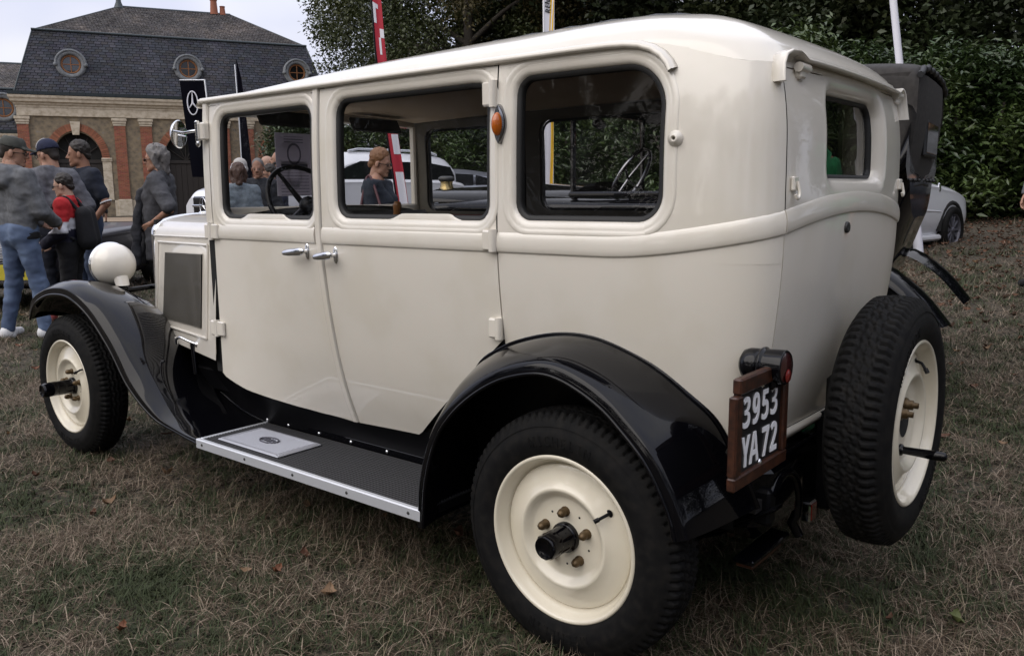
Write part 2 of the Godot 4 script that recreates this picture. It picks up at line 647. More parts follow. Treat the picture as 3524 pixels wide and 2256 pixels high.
func build_side(car: Node3D, sg: float) -> void:
	var cream: Material = M.cream
	# front door
	var rw := [0.05, 0.045, 0.045, 0.045]
	var fd_top := func(a): return 1.628 + (a + 1.19) * 0.02
	var of := opening(-1.793, -1.211, 1.192, 1.594, [0.05, 0.05, 0.04, 0.05], -1.852, -1.193, 1.164, 1.632)
	var fd := MB.new()
	panel_ring(fd, of, sg)
	panel(fd, -1.852, -1.193, door_bottom, 1.108, 34, 22, 0.0, sg)
	var fdn := part("front_door", fd, cream, car)
	door_extras(fdn, of, -1.852, -1.193, sg, true)
	# the pillar strip that covers the gap
	var pl := MB.new()
	var rows := []
	for hh in [[-1.187, -0.004], [-1.185, 0.006], [-1.181, 0.008], [-1.161, 0.008], [-1.157, 0.006], [-1.155, -0.004]]:
		var row := PackedVector3Array()
		for k in 41:
			row.append(bp(hh[0], lerpf(0.418, 1.650, k / 40.0), hh[1], sg))
		rows.append(row)
	pl.grid(rows, false, sg > 0)
	part("door_pillar", pl, cream, car)
	# rear door
	var orr := opening(-1.073, -0.374, 1.200, 1.600, [0.055, 0.055, 0.045, 0.055], -1.151, -0.337, 1.164, 1.642)
	var rd := MB.new()
	panel_ring(rd, orr, sg)
	panel(rd, -1.151, -0.337, func(a): return maxf(door_bottom(a), 0.838 - maxf(0, -a - 0.337 - 0.001) * 0.85 - 0.0), 1.108, 40, 22, 0.0, sg)
	var rdn := part("rear_door", rd, cream, car)
	door_extras(rdn, orr, -1.151, -0.337, sg, false)
	# rear quarter with its window, the corner and the strip over the hatch
	var oq := opening(-0.268, 0.207, 1.203, 1.603, [0.05, 0.12, 0.07, 0.05], -0.332, 0.262, 1.10, 1.631)
	var bd := MB.new()
	panel_ring(bd, oq, sg)
	panel(bd, 0.262, AHATCH - 0.002, 1.10, roof_edge, 16, 24, 0.0, sg)
	panel(bd, -0.332, 0.262, 1.631, func(a): return maxf(1.6311, roof_edge(a)), 20, 3, 0.0, sg, 0.0)
	panel(bd, -0.332, AHATCH - 0.002, func(a): return minf(0.838, 0.56) if a > -0.2 else 0.74, 1.10, 30, 22, 0.0, sg)
	var body := part("rear_quarter", bd, cream, car)
	var bb := MB.new()
	belt_band(bb, -0.332, AHATCH - 0.003, sg)
	part("belt_moulding", bb, cream, body)
	var sl := MB.new()
	sl.grid(ring_rows(oq, SEAL, sg), true, sg > 0)
	part("window_seal", sl, M.rubber, body)
	part("window_pane", pane_mesh(oq, -0.03, sg), M.glass, body)
	var il := MB.new()
	bl_thick(il, oq, sg)
	part("inner_trim", il, M.trim_dark, body)
	# header strip above the doors
	var hd := MB.new()
	panel(hd, -1.90, -0.333, func(a): return 1.634 if a < -1.17 else 1.644, YE, 40, 2, 0.001, sg, 0.0)
	panel(hd, -1.90, -1.856, 1.17, YE, 2, 20, 0.001, sg)
	var gp := MB.new()
	panel(gp, -1.915, -1.83, 0.545, 1.17, 3, 12, -0.014, sg, 0.0)
	panel(gp, -1.205, -1.14, 0.42, 1.65, 3, 30, -0.012, sg, 0.0)
	panel(gp, -0.36, -0.31, 0.70, 1.65, 3, 20, -0.010, sg, 0.0)
	part("door_gap_backing", gp, M.black_matt, car)
	var wa := MB.new()
	panel(wa, -0.54, 0.455, 0.36, func(a): return -0.012 + pick([-0.54, -0.525, -0.46, -0.36, -0.25, -0.121, -0.01, 0.095, 0.194, 0.285, 0.344, 0.385, 0.42, 0.455], [0.55, 0.60, 0.735, 0.805, 0.848, 0.877, 0.878, 0.852, 0.809, 0.742, 0.686, 0.60, 0.52, 0.42], a), 30, 10, 0.008, sg, 0.0)
	part("wheel_arch_panel", wa, M.black_satin, car)
	part("roof_rail", hd, cream, car)
	# drip rail: follows the roof edge and turns down behind the quarter window
	var dr := PackedVector3Array()
	for k in 40:
		dr.append(bp(lerpf(-1.905, 0.04, k / 39.0), 1.657, 0.006, sg))
	for q in [[0.09, 1.655], [0.13, 1.649], [0.165, 1.637], [0.195, 1.619], [0.216, 1.597], [0.228, 1.578]]:
		dr.append(bp(q[0], q[1], 0.006, sg))
	var drm := MB.new()
	var rws := []
	for k in dr.size():
		var d := (dr[mini(k + 1, dr.size() - 1)] - dr[maxi(k - 1, 0)]).normalized()
		var outw := Vector3(0, 0, sg)
		var up := outw.cross(d).normalized() * sg
		if up.y < 0 and k < 40: up = -up
		var row := PackedVector3Array()
		for s in [[-0.008, -0.012], [0.012, -0.010], [0.016, -0.004], [0.014, 0.004], [0.008, 0.004], [0.004, 0.009], [-0.008, 0.012]]:
			row.append(dr[k] + outw * s[0] + up * s[1])
		rws.append(row)
	drm.grid(rws, true, sg < 0)
	part("drip_rail", drm, cream, car)
	# small button behind the window
	var bt := MB.new()
	var o := bp(0.247, 1.409, 0.0, sg)
	bt.lathe(V2([0.021, 0.0, 0.019, 0.006, 0.010, 0.016, 0.006, 0.018, 0.004, 0.012]), o, Vector3(0.12, 0, sg), 18)
	part("grommet", bt, cream, car)

func door_extras(door: Node3D, o: Opening, a0: float, a1: float, sg: float, front: bool) -> void:
	var bb := MB.new()
	belt_band(bb, a0, a1, sg)
	part("belt_moulding", bb, M.cream, door)
	var sl := MB.new()
	sl.grid(ring_rows(o, SEAL, sg), true, sg > 0)
	part("window_seal", sl, M.rubber, door)
	part("window_pane", pane_mesh(o, -0.03, sg), M.glass, door)
	var il := MB.new()
	bl_thick(il, o, sg)
	part("inner_frame", il, M.trim_dark if sg > 0 else M.trim_grey, door)
	var cd := MB.new()
	panel(cd, a0, a1, func(a): return door_bottom(a) + 0.02, 1.178, 12, 10, -0.05, sg, 0.0)
	part("door_card", cd, M.leather_red if sg < 0 else M.trim_dark, door)
	# the lip at the foot of the window
	var lp := MB.new()
	var ce := (o.pts[0].x + o.pts[o.pts.size() / 2].x) * 0.5
	var mid := a0 + (a1 - a0) * (0.52 if front else 0.62)
	var rows := []
	for h in [-0.012, -0.020]:
		var top := PackedVector3Array(); var bot := PackedVector3Array()
		for k in 25:
			var u := k / 24.0 * 2 - 1
			var up := clampf((1 - absf(u)) * 2.6, 0, 1)
			var y0: float = 1.19 if front else 1.198
			top.append(bp(mid + u * 0.16, y0 + 0.018 * up * up * (3 - 2 * up), h, sg))
			bot.append(bp(mid + u * 0.16, y0 - 0.012, h, sg))
		rows.append(top); rows.append(bot)
	lp.grid([rows[1], rows[0], rows[2]], false, sg > 0)
	part("window_lip", lp, M.cream, door)
	var hg := MB.new()
	if front:
		door_handle(door, -1.245, 1.076, sg, 1.0)
		for y in [1.135, 0.735]:
			var one := MB.new()
			hinge(one, -1.862, y, 0.068, sg)
			one.box(bp(-1.835, y, 0.008, sg), Vector3(0.05, 0.06, 0.014), 0.004)
			part("hinge", one, M.cream, door)
		var top := MB.new()
		top.box(bp(-1.868, 1.535, 0.012, sg), Vector3(0.035, 0.07, 0.03), 0.006)
		part("hinge", top, M.cream, door)
	else:
		door_handle(door, -1.086, 1.068, sg, 0.8)
		for y in [1.563, 1.14, 0.872]:
			var one := MB.new()
			hinge(one, -0.345, y, 0.075 if y > 1.5 else 0.066, sg)
			part("hinge", one, M.cream, door)
	# window winder on the inside
	var w := MB.new()
	var p := bp(a1 - 0.09 if sg < 0 else a0 + 0.2, 1.28, -0.065, sg)
	if sg < 0:
		w.box(p, Vector3(0.018, 0.11, 0.012), 0.004)
		w.ball(p + Vector3(0.01, 0.05, 0.015), Vector3(0.013, 0.013, 0.013), 10)
		w.ball(p - Vector3(0, 0.05, -0.012), Vector3(0.018, 0.012, 0.012), 10)
		part("inside_handle", w, M.trim_beige, door)

func build_hatch(car: Node3D) -> void:
	var cream: Material = M.cream
	var aw := 2 * AEND
	var top := 1.572
	# fixed strip over the hatch
	var st := MB.new()
	panel(st, AHATCH - 0.002, aw - AHATCH + 0.002, top + 0.003, roof_edge, 34, 4, 0.0, 1.0, 0.0)
	part("rear_header", st, cream, car)
	var a0 := AHATCH + 0.002
	var a1 := aw - AHATCH - 0.002
	var oh := opening(AEND - 0.225, AEND + 0.235, 1.312, 1.532, [0.045, 0.045, 0.03, 0.03], a0, a1, 1.20, top)
	var h := MB.new()
	panel_ring(h, oh, 1.0, [0.05, 0.0, 0.04, 0.001, 0.028, -0.002, 0.016, -0.009, 0.008, -0.018, 0.002, -0.03, 0.0, -0.045])
	panel(h, a0, a1, 0.625, 1.20, 40, 26)
	var hn := part("hatch", h, cream, car, "upward-opening rear hatch with a small window")
	var bb := MB.new()
	belt_band(bb, a0, a1)
	part("belt_moulding", bb, cream, hn)
	var sl := MB.new()
	sl.grid(ring_rows(oh, [0.001, -0.035, -0.008, -0.037, -0.010, -0.05], 1.0), true, true)
	part("window_seal", sl, M.rubber, hn)
	part("window_pane", pane_mesh(oh, -0.045, 1.0), M.glass_rear, hn)
	var il := MB.new()
	panel(il, a0, a1, 0.7, 1.30, 14, 8, -0.06, 1.0, 0.0)
	panel_ring(il, oh, 1.0, [0.0, -0.06], -0.06)
	part("inner_trim", il, M.trim_dark, hn)
	# bottom moulding
	var bm := MB.new()
	var rows := []
	for s in [[0.622, 0.0], [0.618, 0.012], [0.606, 0.016], [0.594, 0.012], [0.588, 0.0], [0.56, -0.02]]:
		var row := PackedVector3Array()
		for k in 50:
			row.append(bp(lerpf(AHATCH - 0.16, aw - AHATCH + 0.16, k / 49.0), s[0], s[1]))
		rows.append(row)
	bm.grid(rows, false, true)
	part("rear_sill", bm, cream, car)
	# drip rail over the hatch
	var path := PackedVector3Array()
	for q in [[-0.028, 1.535], [-0.027, 1.555], [-0.022, 1.575], [-0.008, 1.594], [0.02, 1.603]]:
		path.append(bp(AHATCH + q[0], q[1], 0.006))
	for k in 19:
		path.append(bp(lerpf(AHATCH + 0.05, aw - AHATCH - 0.05, k / 18.0), lerpf(1.605, 1.588, k / 18.0) + 0.003 * sin(PI * k / 18.0), 0.006))
	for q in [[0.02, 1.585], [-0.008, 1.575], [-0.022, 1.555], [-0.027, 1.53], [-0.028, 1.505]]:
		path.append(bp(aw - AHATCH - q[0], q[1], 0.006))
	var dm := MB.new()
	var rws := []
	for k in path.size():
		var d := (path[mini(k + 1, path.size() - 1)] - path[maxi(k - 1, 0)]).normalized()
		var nn := Vector3(1, 0, 0)
		if k < 6: nn = Vector3(0.97, 0, 0.25)
		if k > path.size() - 7: nn = Vector3(0.97, 0, -0.25)
		var up := d.cross(nn).normalized()
		if k > 5 and k < path.size() - 6 and up.y < 0: up = -up
		var row := PackedVector3Array()
		for s in [[-0.012, 0.016], [0.004, 0.014], [0.008, 0.006], [0.016, 0.002], [0.026, -0.004], [0.028, -0.010], [0.022, -0.012], [-0.012, -0.010]]:
			row.append(path[k] + nn * s[0] + up * s[1])
		rws.append(row)
	dm.grid(rws, true)
	dm.fan(rws[0]); dm.fan(rws[-1], true)
	part("rear_drip_rail", dm, cream, car)
	for e in [[AHATCH + 0.088, 0], [aw - AHATCH - 0.04, 0]]:
		var hg := MB.new()
		var o := bp(e[0], 1.577, 0.014)
		hg.tube(PackedVector3Array([o - Vector3(0, 0, 0.03), o + Vector3(0, 0, 0.03)]), 0.012, 12)
		hg.box(o + Vector3(-0.006, -0.012, 0.004), Vector3(0.022, 0.03, 0.035), 0.005)
		part("hinge", hg, cream, hn)
	for e in [AHATCH + 0.035, aw - AHATCH - 0.01]:
		var ct := MB.new()
		ct.box(bp(e, 1.295, 0.004), Vector3(0.010, 0.035, 0.03), 0.003)
		ct.tube(spline(PackedVector3Array([bp(e + 0.004, 1.30, 0.010), bp(e + 0.004, 1.27, 0.016), bp(e - 0.006, 1.258, 0.016), bp(e - 0.012, 1.268, 0.014)]), 4), 0.0045, 8)
		part("catch", ct, cream, hn)
	var lk := MB.new()
	lk.lathe(V2([0.016, 0.0, 0.016, 0.005, 0.013, 0.008, 0.004, 0.006, 0.0, 0.006]), bp(AEND - 0.09, 1.175, 0.0), Vector3(1, 0, 0), 16)
	part("lock", lk, M.dark_metal, hn)

func build_roof(car: Node3D) -> void:
	var mb := MB.new()
	var rows := []
	var total := 2 * AEND + 1.93
	for k in 25:
		var r := pow(1.0 - k / 24.0, 0.7)
		if k == 24: r = 0.0
		var row := PackedVector3Array()
		for q in 131:
			var a := lerpf(-1.93, 2 * AEND + 1.93, q / 130.0)
			row.append(rp(a, r))
		rows.append(row)
	mb.grid(rows)
	# visor lip across the front
	var lip := []
	for s in [[0.0, 0.0], [-0.018, -0.006], [-0.022, -0.016], [-0.012, -0.024], [0.06, -0.03]]:
		var row := PackedVector3Array()
		for k in 25:
			var p := rp(-1.93, 1.0)
			if k <= 12: p = rp(-1.93, 1.0 - k / 12.0)
			else: p = rp(2 * AEND + 1.93, (k - 12) / 12.0)
			row.append(p + Vector3(s[0], s[1], 0))
		lip.append(row)
	mb.grid(lip)
	var roof := part("roof", mb, M.cream, car)
	var hl := MB.new()
	var hr := []
	for k in 9:
		var row := PackedVector3Array()
		for q in 61:
			var p := rp(lerpf(-1.9, 2 * AEND + 1.9, q / 60.0), (1.0 - k / 8.0) * 0.92)
			row.append(Vector3(p.x, YE - 0.035 + (p.y - YE) * 0.55, p.z))
		hr.append(row)
	hl.grid(hr)
	part("headliner", hl, M.headliner, roof)
	# folding fabric panel let into the roof
	var sp := MB.new()
	var sr := []
	for k in 15:
		var w := lerpf(-0.33, 0.33, k / 14.0)
		var row := PackedVector3Array()
		for q in 25:
			var x := lerpf(-0.80, 0.13, q / 24.0)
			var edge := mini(mini(k, 14 - k), mini(q, 24 - q))
			var lift: float = [-0.02, 0.006, 0.012][mini(edge, 2)] + (0.003 if q % 4 == 0 and edge > 1 else 0.0)
			var rr := sqrt(pow(w / 0.594, 2) + pow(maxf(0.0, x + 0.25) / 0.75, 2))
			row.append(Vector3(x, YE + roof_h(x) * pow(maxf(0.0, 1 - pow(rr, 2.2)), 0.58) + lift, ZC + w))
		sr.append(row)
	sp.grid(sr, false, true)
	part("fabric_sunroof", sp, M.vinyl, roof)

func build_bonnet(car: Node3D) -> void:
	var hood := func(x: float, y: float, h: float, sg: float) -> Vector3:
		var z := -0.17 + (x + 1.9) * 0.274 - 0.0 + maxf(0, 1.08 - y) * 0.07
		return Vector3(x, y, ZC + sg * (z - ZC + h))
	var top_y := func(x: float) -> float: return 1.105 + (x + 1.9) * 0.026
	for sg in [1.0, -1.0]:
		var mb := MB.new()
		var rows := []
		for k in 13:
			var row := PackedVector3Array()
			for q in 21:
				var x := lerpf(-2.905, -1.885, q / 20.0)
				var y0 := lerpf(0.575, 0.595, q / 20.0)
				row.append(hood.call(x, lerpf(y0, top_y.call(x), k / 12.0), 0.0, sg))
			rows.append(row)
		mb.grid(rows, false, sg < 0)
		var sd := part("bonnet_side", mb, M.cream, car)
		# raised border of the louvre field
		var fr := MB.new()
		var fo := [[-2.82, 1.052], [-1.985, 1.073], [-2.0, 0.672], [-2.86, 0.637]]
		var fi := [[-2.69, 1.005], [-2.07, 1.028], [-2.085, 0.706], [-2.735, 0.678]]
		for e in 4:
			var p: Array = fo[e]; var q: Array = fo[(e + 1) % 4]
			var a: Vector3 = hood.call(p[0], p[1], 0.003, sg)
			var b: Vector3 = hood.call(q[0], q[1], 0.003, sg)
			fr.tube(PackedVector3Array([a, b]), 0.006, 8)
		part("louvre_border", fr, M.cream, sd)
		var bk := MB.new()
		bk.quad(hood.call(fi[0][0], fi[0][1], 0.0015, sg), hood.call(fi[1][0], fi[1][1], 0.0015, sg), hood.call(fi[2][0], fi[2][1], 0.0015, sg), hood.call(fi[3][0], fi[3][1], 0.0015, sg))
		part("louvre_recess", bk, M.recess, sd)
		for k in 37:
			var t := (k + 0.5) / 37.0
			var sl := MB.new()
			var xt := lerpf(fi[0][0], fi[1][0], t); var yt := lerpf(fi[0][1], fi[1][1], t)
			var xb := lerpf(fi[3][0], fi[2][0], t); var yb := lerpf(fi[3][1], fi[2][1], t)
			var w := 0.0068
			var rr := []
			for s in [[-w, 0.002], [-w * 0.6, 0.005], [w * 0.2, 0.007], [w, 0.0075]]:
				rr.append(PackedVector3Array([hood.call(xb + s[0], yb - 0.004, 0.001, sg), hood.call(xb + s[0], yb, s[1], sg), hood.call(xt + s[0], yt, s[1], sg), hood.call(xt + s[0], yt + 0.004, 0.001, sg)]))
			sl.grid(rr, false, sg > 0)
			part("louvre_slat", sl, M.cream, sd)
		# bonnet catches and pull handle
		for cx in [-2.84, -2.22]:
			var hk := MB.new()
			var o: Vector3 = hood.call(cx, 0.634, 0.012, sg)
			hk.tube(spline(PackedVector3Array([o + Vector3(0.05, -0.012, 0), o + Vector3(0.0, 0.0, sg * 0.012), o + Vector3(-0.05, 0.012, sg * 0.02), o + Vector3(-0.085, 0.0, sg * 0.02), o + Vector3(-0.095, -0.022, sg * 0.015)]), 5), 0.006, 8)
			hk.ball(o + Vector3(0.055, -0.012, 0), Vector3(0.016, 0.013, 0.013), 10)
			part("bonnet_catch", hk, M.chrome, sd)
			var post := MB.new()
			post.tube(PackedVector3Array([o + Vector3(0.015, -0.01, 0), o + Vector3(0.03, -0.15, 0.0)]), 0.012, 8)
			part("catch_post", post, M.black_gloss, sd)
		var hn := MB.new()
		var ho: Vector3 = hood.call(-2.55, 0.612, 0.004, sg)
		hn.tube(spline(PackedVector3Array([ho + Vector3(-0.055, 0.012, 0), ho + Vector3(-0.05, 0.006, sg * 0.028), ho + Vector3(0.05, -0.006, sg * 0.03), ho + Vector3(0.06, -0.004, 0)]), 5), 0.0075, 8)
		part("pull_handle", hn, M.cream, sd)
	# top of the bonnet: an arch, flared towards the scuttle
	var tp := MB.new()
	var trows := []
	for q in 25:
		var x := lerpf(-2.905, -1.87, q / 24.0)
		var zl: float = -0.17 + (x + 1.9) * 0.274
		var hw := zl - ZC
		var y0: float = top_y.call(x)
		var hc := 0.108
		var row := PackedVector3Array()
		for k in 33:
			var f := PI * k / 32.0
			var cx := cos(f)
			var w := signf(cx) * pow(absf(cx), 0.8)
			var drop := 0.0
			if q < 1: drop = 0.004
			row.append(Vector3(x, y0 + hc * pow(sin(f), 0.75) - drop, ZC + hw * w))
		trows.append(row)
	tp.grid(trows)
	part("bonnet_top", tp, M.cream, car)
	var hg := MB.new()
	for sg in [1.0, -1.0]:
		var p := PackedVector3Array()
		for k in 3:
			var x := lerpf(-2.9, -1.89, k / 2.0)
			p.append(hood.call(x, top_y.call(x) + 0.002, 0.002, sg))
		hg.tube(p, 0.0045, 8)
	part("bonnet_hinge", hg, M.cream, car)
	# radiator shell
	var rs := MB.new()
	var rsr := []
	for s in [[-2.902, -0.002], [-2.906, 0.004], [-2.930, 0.004], [-2.936, -0.004], [-2.936, -0.03]]:
		var row := PackedVector3Array()
		var hw := 0.307
		for sgk in [[1.0, 0.58], [1.0, 0.75], [1.0, 0.95]]:
			row.append(Vector3(s[0], sgk[1], ZC + hw + s[1]))
		for k in 25:
			var f := PI * k / 24.0
			var w := signf(cos(f)) * pow(absf(cos(f)), 0.8)
			row.append(Vector3(s[0], 1.079 + (0.108 + s[1]) * pow(sin(f), 0.75), ZC + (hw + s[1]) * w))
		for sgk in [0.95, 0.75, 0.58]:
			row.append(Vector3(s[0], sgk, ZC - hw - s[1]))
		rsr.append(row)
	rs.grid(rsr, false, true)
	var rsn := part("radiator_shell", rs, M.chrome, car)
	var core := MB.new()
	core.box(Vector3(-2.925, 0.85, ZC), Vector3(0.02, 0.62, 0.58))
	part("radiator_core", core, M.black_matt, rsn)
	var cap := MB.new()
	cap.lathe(V2([0.03, 0.0, 0.03, 0.008, 0.035, 0.01, 0.035, 0.018, 0.0, 0.02]), Vector3(-2.918, 1.178, ZC), Vector3.UP, 16)
	part("radiator_cap", cap, M.chrome, rsn)
	# scuttle and windscreen
	var sc := MB.new()
	var sr := []
	for q in 7:
		var t := q / 6.0
		var x := lerpf(-1.885, -1.80, t)
		var row := PackedVector3Array()
		for k in 25:
			var f := PI * k / 24.0
			var w := signf(cos(f)) * pow(absf(cos(f)), 0.8)
			var hw := lerpf(0.582, 0.605, t)
			row.append(Vector3(x, lerpf(1.105, 1.12, t) + lerpf(0.108, 0.11, t) * pow(sin(f), 0.75), ZC + hw * w))
		sr.append(row)
	sc.grid(sr)
	part("scuttle", sc, M.cream, car)
	var ws := MB.new()
	var x0 := -1.875
	for sg in [1.0, -1.0]:
		ws.box(Vector3(x0, 1.41, ZC + sg * 0.575), Vector3(0.04, 0.5, 0.06), 0.008)
	ws.box(Vector3(x0, 1.215, ZC), Vector3(0.04, 0.03, 1.12), 0.006)
	ws.box(Vector3(x0, 1.63, ZC), Vector3(0.04, 0.05, 1.12), 0.006)
	var wsn := part("windscreen_frame", ws, M.cream, car)
	var wp := MB.new()
	wp.quad(Vector3(x0, 1.23, ZC - 0.545), Vector3(x0, 1.23, ZC + 0.545), Vector3(x0, 1.605, ZC + 0.545), Vector3(x0, 1.605, ZC - 0.545))
	part("windscreen_pane", wp, M.glass, wsn)
	var pp := MB.new()
	pp.quad(Vector3(x0 + 0.03, 1.545, -0.455), Vector3(x0 + 0.03, 1.545, -0.645), Vector3(x0 + 0.03, 1.275, -0.645), Vector3(x0 + 0.03, 1.275, -0.455))
	pp.quad(Vector3(x0 + 0.0285, 1.275, -0.455), Vector3(x0 + 0.0285, 1.275, -0.645), Vector3(x0 + 0.0285, 1.545, -0.645), Vector3(x0 + 0.0285, 1.545, -0.455))
	part("paper_notice", pp, M.notice, wsn)
	# firewall so that one cannot look through
	var fw := MB.new()
	fw.box(Vector3(-1.86, 0.83, ZC), Vector3(0.02, 0.62, 1.08))
	part("bulkhead", fw, M.trim_dark, car)

func mirror_pts(p: PackedVector3Array, sg: float) -> PackedVector3Array:
	if sg > 0: return p
	var o := PackedVector3Array()
	for q in p: o.append(Vector3(q.x, q.y, 2 * ZC - q.z))
	return o

func build_wings(car: Node3D) -> void:
	for sg in [1.0, -1.0]:
		# rear wing
		var lip := V2([-0.505, 0.255, -0.490, 0.40, -0.444, 0.543, -0.378, 0.634, -0.289, 0.709, -0.191, 0.765, -0.09, 0.796, -0.018, 0.801, 0.059, 0.781, 0.141, 0.741, 0.206, 0.69, 0.269, 0.629, 0.313, 0.565, 0.345, 0.501, 0.362, 0.44])
		var inn := V3([-0.55, 0.255, -0.25, -0.55, 0.42, -0.262, -0.525, 0.60, -0.225, -0.46, 0.735, -0.190, -0.36, 0.805, -0.180, -0.25, 0.848, -0.172, -0.121, 0.877, -0.168, -0.01, 0.878, -0.168, 0.095, 0.852, -0.172, 0.194, 0.809, -0.178, 0.285, 0.742, -0.195, 0.344, 0.686, -0.215, 0.385, 0.60, -0.24, 0.42, 0.52, -0.26, 0.44, 0.45, -0.28])
		var secs := []
		for k in lip.size():
			var l := Vector3(lip[k].x, lip[k].y, 0.03)
			var e := (l - Vector3(0, 0.34, 0.03)).normalized()
			var q := inn[k]
			var cr_ := l.lerp(q, 0.33) + e * 0.028
			cr_.z = lerpf(0.03, q.z, 0.30)
			secs.append(mirror_pts(PackedVector3Array([q, l.lerp(q, 0.68) + e * 0.018, cr_, l + e * 0.034 - Vector3(0, 0, 0.012), l + e * 0.016, l, l - Vector3(0, 0, 0.012), l.lerp(q, 0.4) + e * 0.006, q - e * 0.02]), sg))
		var mb := MB.new()
		mb.grid(loft(secs, 5, 5), false, sg > 0)
		var wing := part("rear_wing", mb, M.black_gloss, car)
		var bd := MB.new()
		var ip := PackedVector3Array(); var lp := PackedVector3Array()
		for s in secs:
			ip.append(s[0]); lp.append(s[5])
		bd.tube(spline(ip, 5), 0.008, 8)
		part("welt", bd, M.black_gloss, wing)
		var b2 := MB.new()
		b2.tube(spline(lp, 5), 0.006, 8)
		part("rolled_edge", b2, M.black_gloss, wing)
		# front wing
		var st := [
			[-3.40, .655, .0, -3.428, .675, -.012, -3.435, .685, -.08, -3.432, .675, -.17, -3.42, .65, -.25],
			[-3.30, .735, .015, -3.315, .768, .010, -3.312, .79, -.06, -3.312, .772, -.18, -3.31, .74, -.28],
			[-3.17, .788, .02, -3.175, .822, .015, -3.17, .848, -.06, -3.17, .828, -.19, -3.17, .787, -.31],
			[-3.03, .812, .02, -3.02, .85, .015, -3.01, .878, -.06, -3.01, .852, -.20, -3.01, .79, -.33],
			[-2.87, .805, .02, -2.85, .845, .015, -2.84, .868, -.06, -2.83, .832, -.21, -2.83, .745, -.355],
			[-2.69, .735, .02, -2.66, .772, .015, -2.64, .792, -.06, -2.62, .748, -.22, -2.64, .645, -.375],
			[-2.51, .60, .02, -2.47, .63, .015, -2.445, .645, -.06, -2.42, .605, -.22, -2.47, .515, -.37],
			[-2.36, .445, .02, -2.32, .47, .015, -2.29, .485, -.06, -2.27, .45, -.21, -2.30, .400, -.36],
			[-2.16, .337, .02, -2.13, .357, .015, -2.12, .367, -.06, -2.10, .352, -.20, -2.11, .335, -.345],
			[-1.96, .302, .02, -1.955, .316, .016, -1.95, .322, -.06, -1.95, .320, -.18, -1.955, .315, -.32],
			[-1.80, .287, .025, -1.80, .302, .02, -1.80, .305, -.05, -1.80, .306, -.17, -1.81, .306, -.305]]
		var fs := []
		var fl := PackedVector3Array(); var fi := PackedVector3Array()
		for s in st:
			var q := V3(s)
			var d := Vector3(0, -0.012, 0)
			var sec := mirror_pts(PackedVector3Array([q[4], q[3], q[2], q[1], q[0].lerp(q[1], 0.55) + Vector3(0, 0, 0.004), q[0], q[0] + Vector3(0, 0.004, -0.014), q[2] + d * 1.6, q[3] + d * 1.4, q[4] + d]), sg)
			fs.append(sec)
			fl.append(sec[5]); fi.append(sec[0])
		var fm := MB.new()
		fm.grid(loft(fs, 8, 6), false, sg > 0)
		var front_edge := PackedVector3Array()
		for p in fs[0]: front_edge.append(p)
		fm.fan(front_edge)
		var fw := part("front_wing", fm, M.black_gloss, car)
		var f1 := MB.new()
		f1.tube(spline(fl, 6), 0.006, 8)
		part("rolled_edge", f1, M.black_gloss, fw)
		var f2 := MB.new()
		f2.tube(spline(fi.slice(5), 6), 0.005, 8)
		part("welt", f2, M.black_gloss, fw)
		# apron between wing, bonnet and sill
		var ap := MB.new()
		var rows := []
		var tops := V3([-2.95, .60, -.46, -2.62, .60, -.375, -2.30, .60, -.285, -2.03, .60, -.215, -1.93, .57, -.20])
		for x in [-1.83, -1.71, -1.58, -1.47, -1.35, -1.19, -0.94, -0.75, -0.55]:
			var p := bp(x, door_bottom(x) + 0.012, -0.012)
			tops.append(p)
		var bots := V3([-3.0, .72, -.34, -2.66, .645, -.38, -2.47, .51, -.37, -2.30, .398, -.36, -2.11, .335, -.345, -1.955, .315, -.32, -1.81, .306, -.304, -1.62, .306, -.302, -1.47, .306, -.302, -1.19, .306, -.302, -0.94, .306, -.302, -0.75, .306, -.302, -0.65, .306, -.302, -0.53, .306, -.302])
		var tl := spline(mirror_pts(tops, sg), 4)
		var bl := spline(mirror_pts(bots, sg), 4)
		for k in 7:
			var row := PackedVector3Array()
			for q in tl.size():
				var t := k / 6.0
				var p: Vector3 = tl[q].lerp(bl[q], t)
				p.z -= sg * 0.02 * sin(PI * t)
				row.append(p)
			rows.append(row)
		ap.grid(rows, false, sg < 0)
		part("sill_apron", ap, M.black_satin, car)

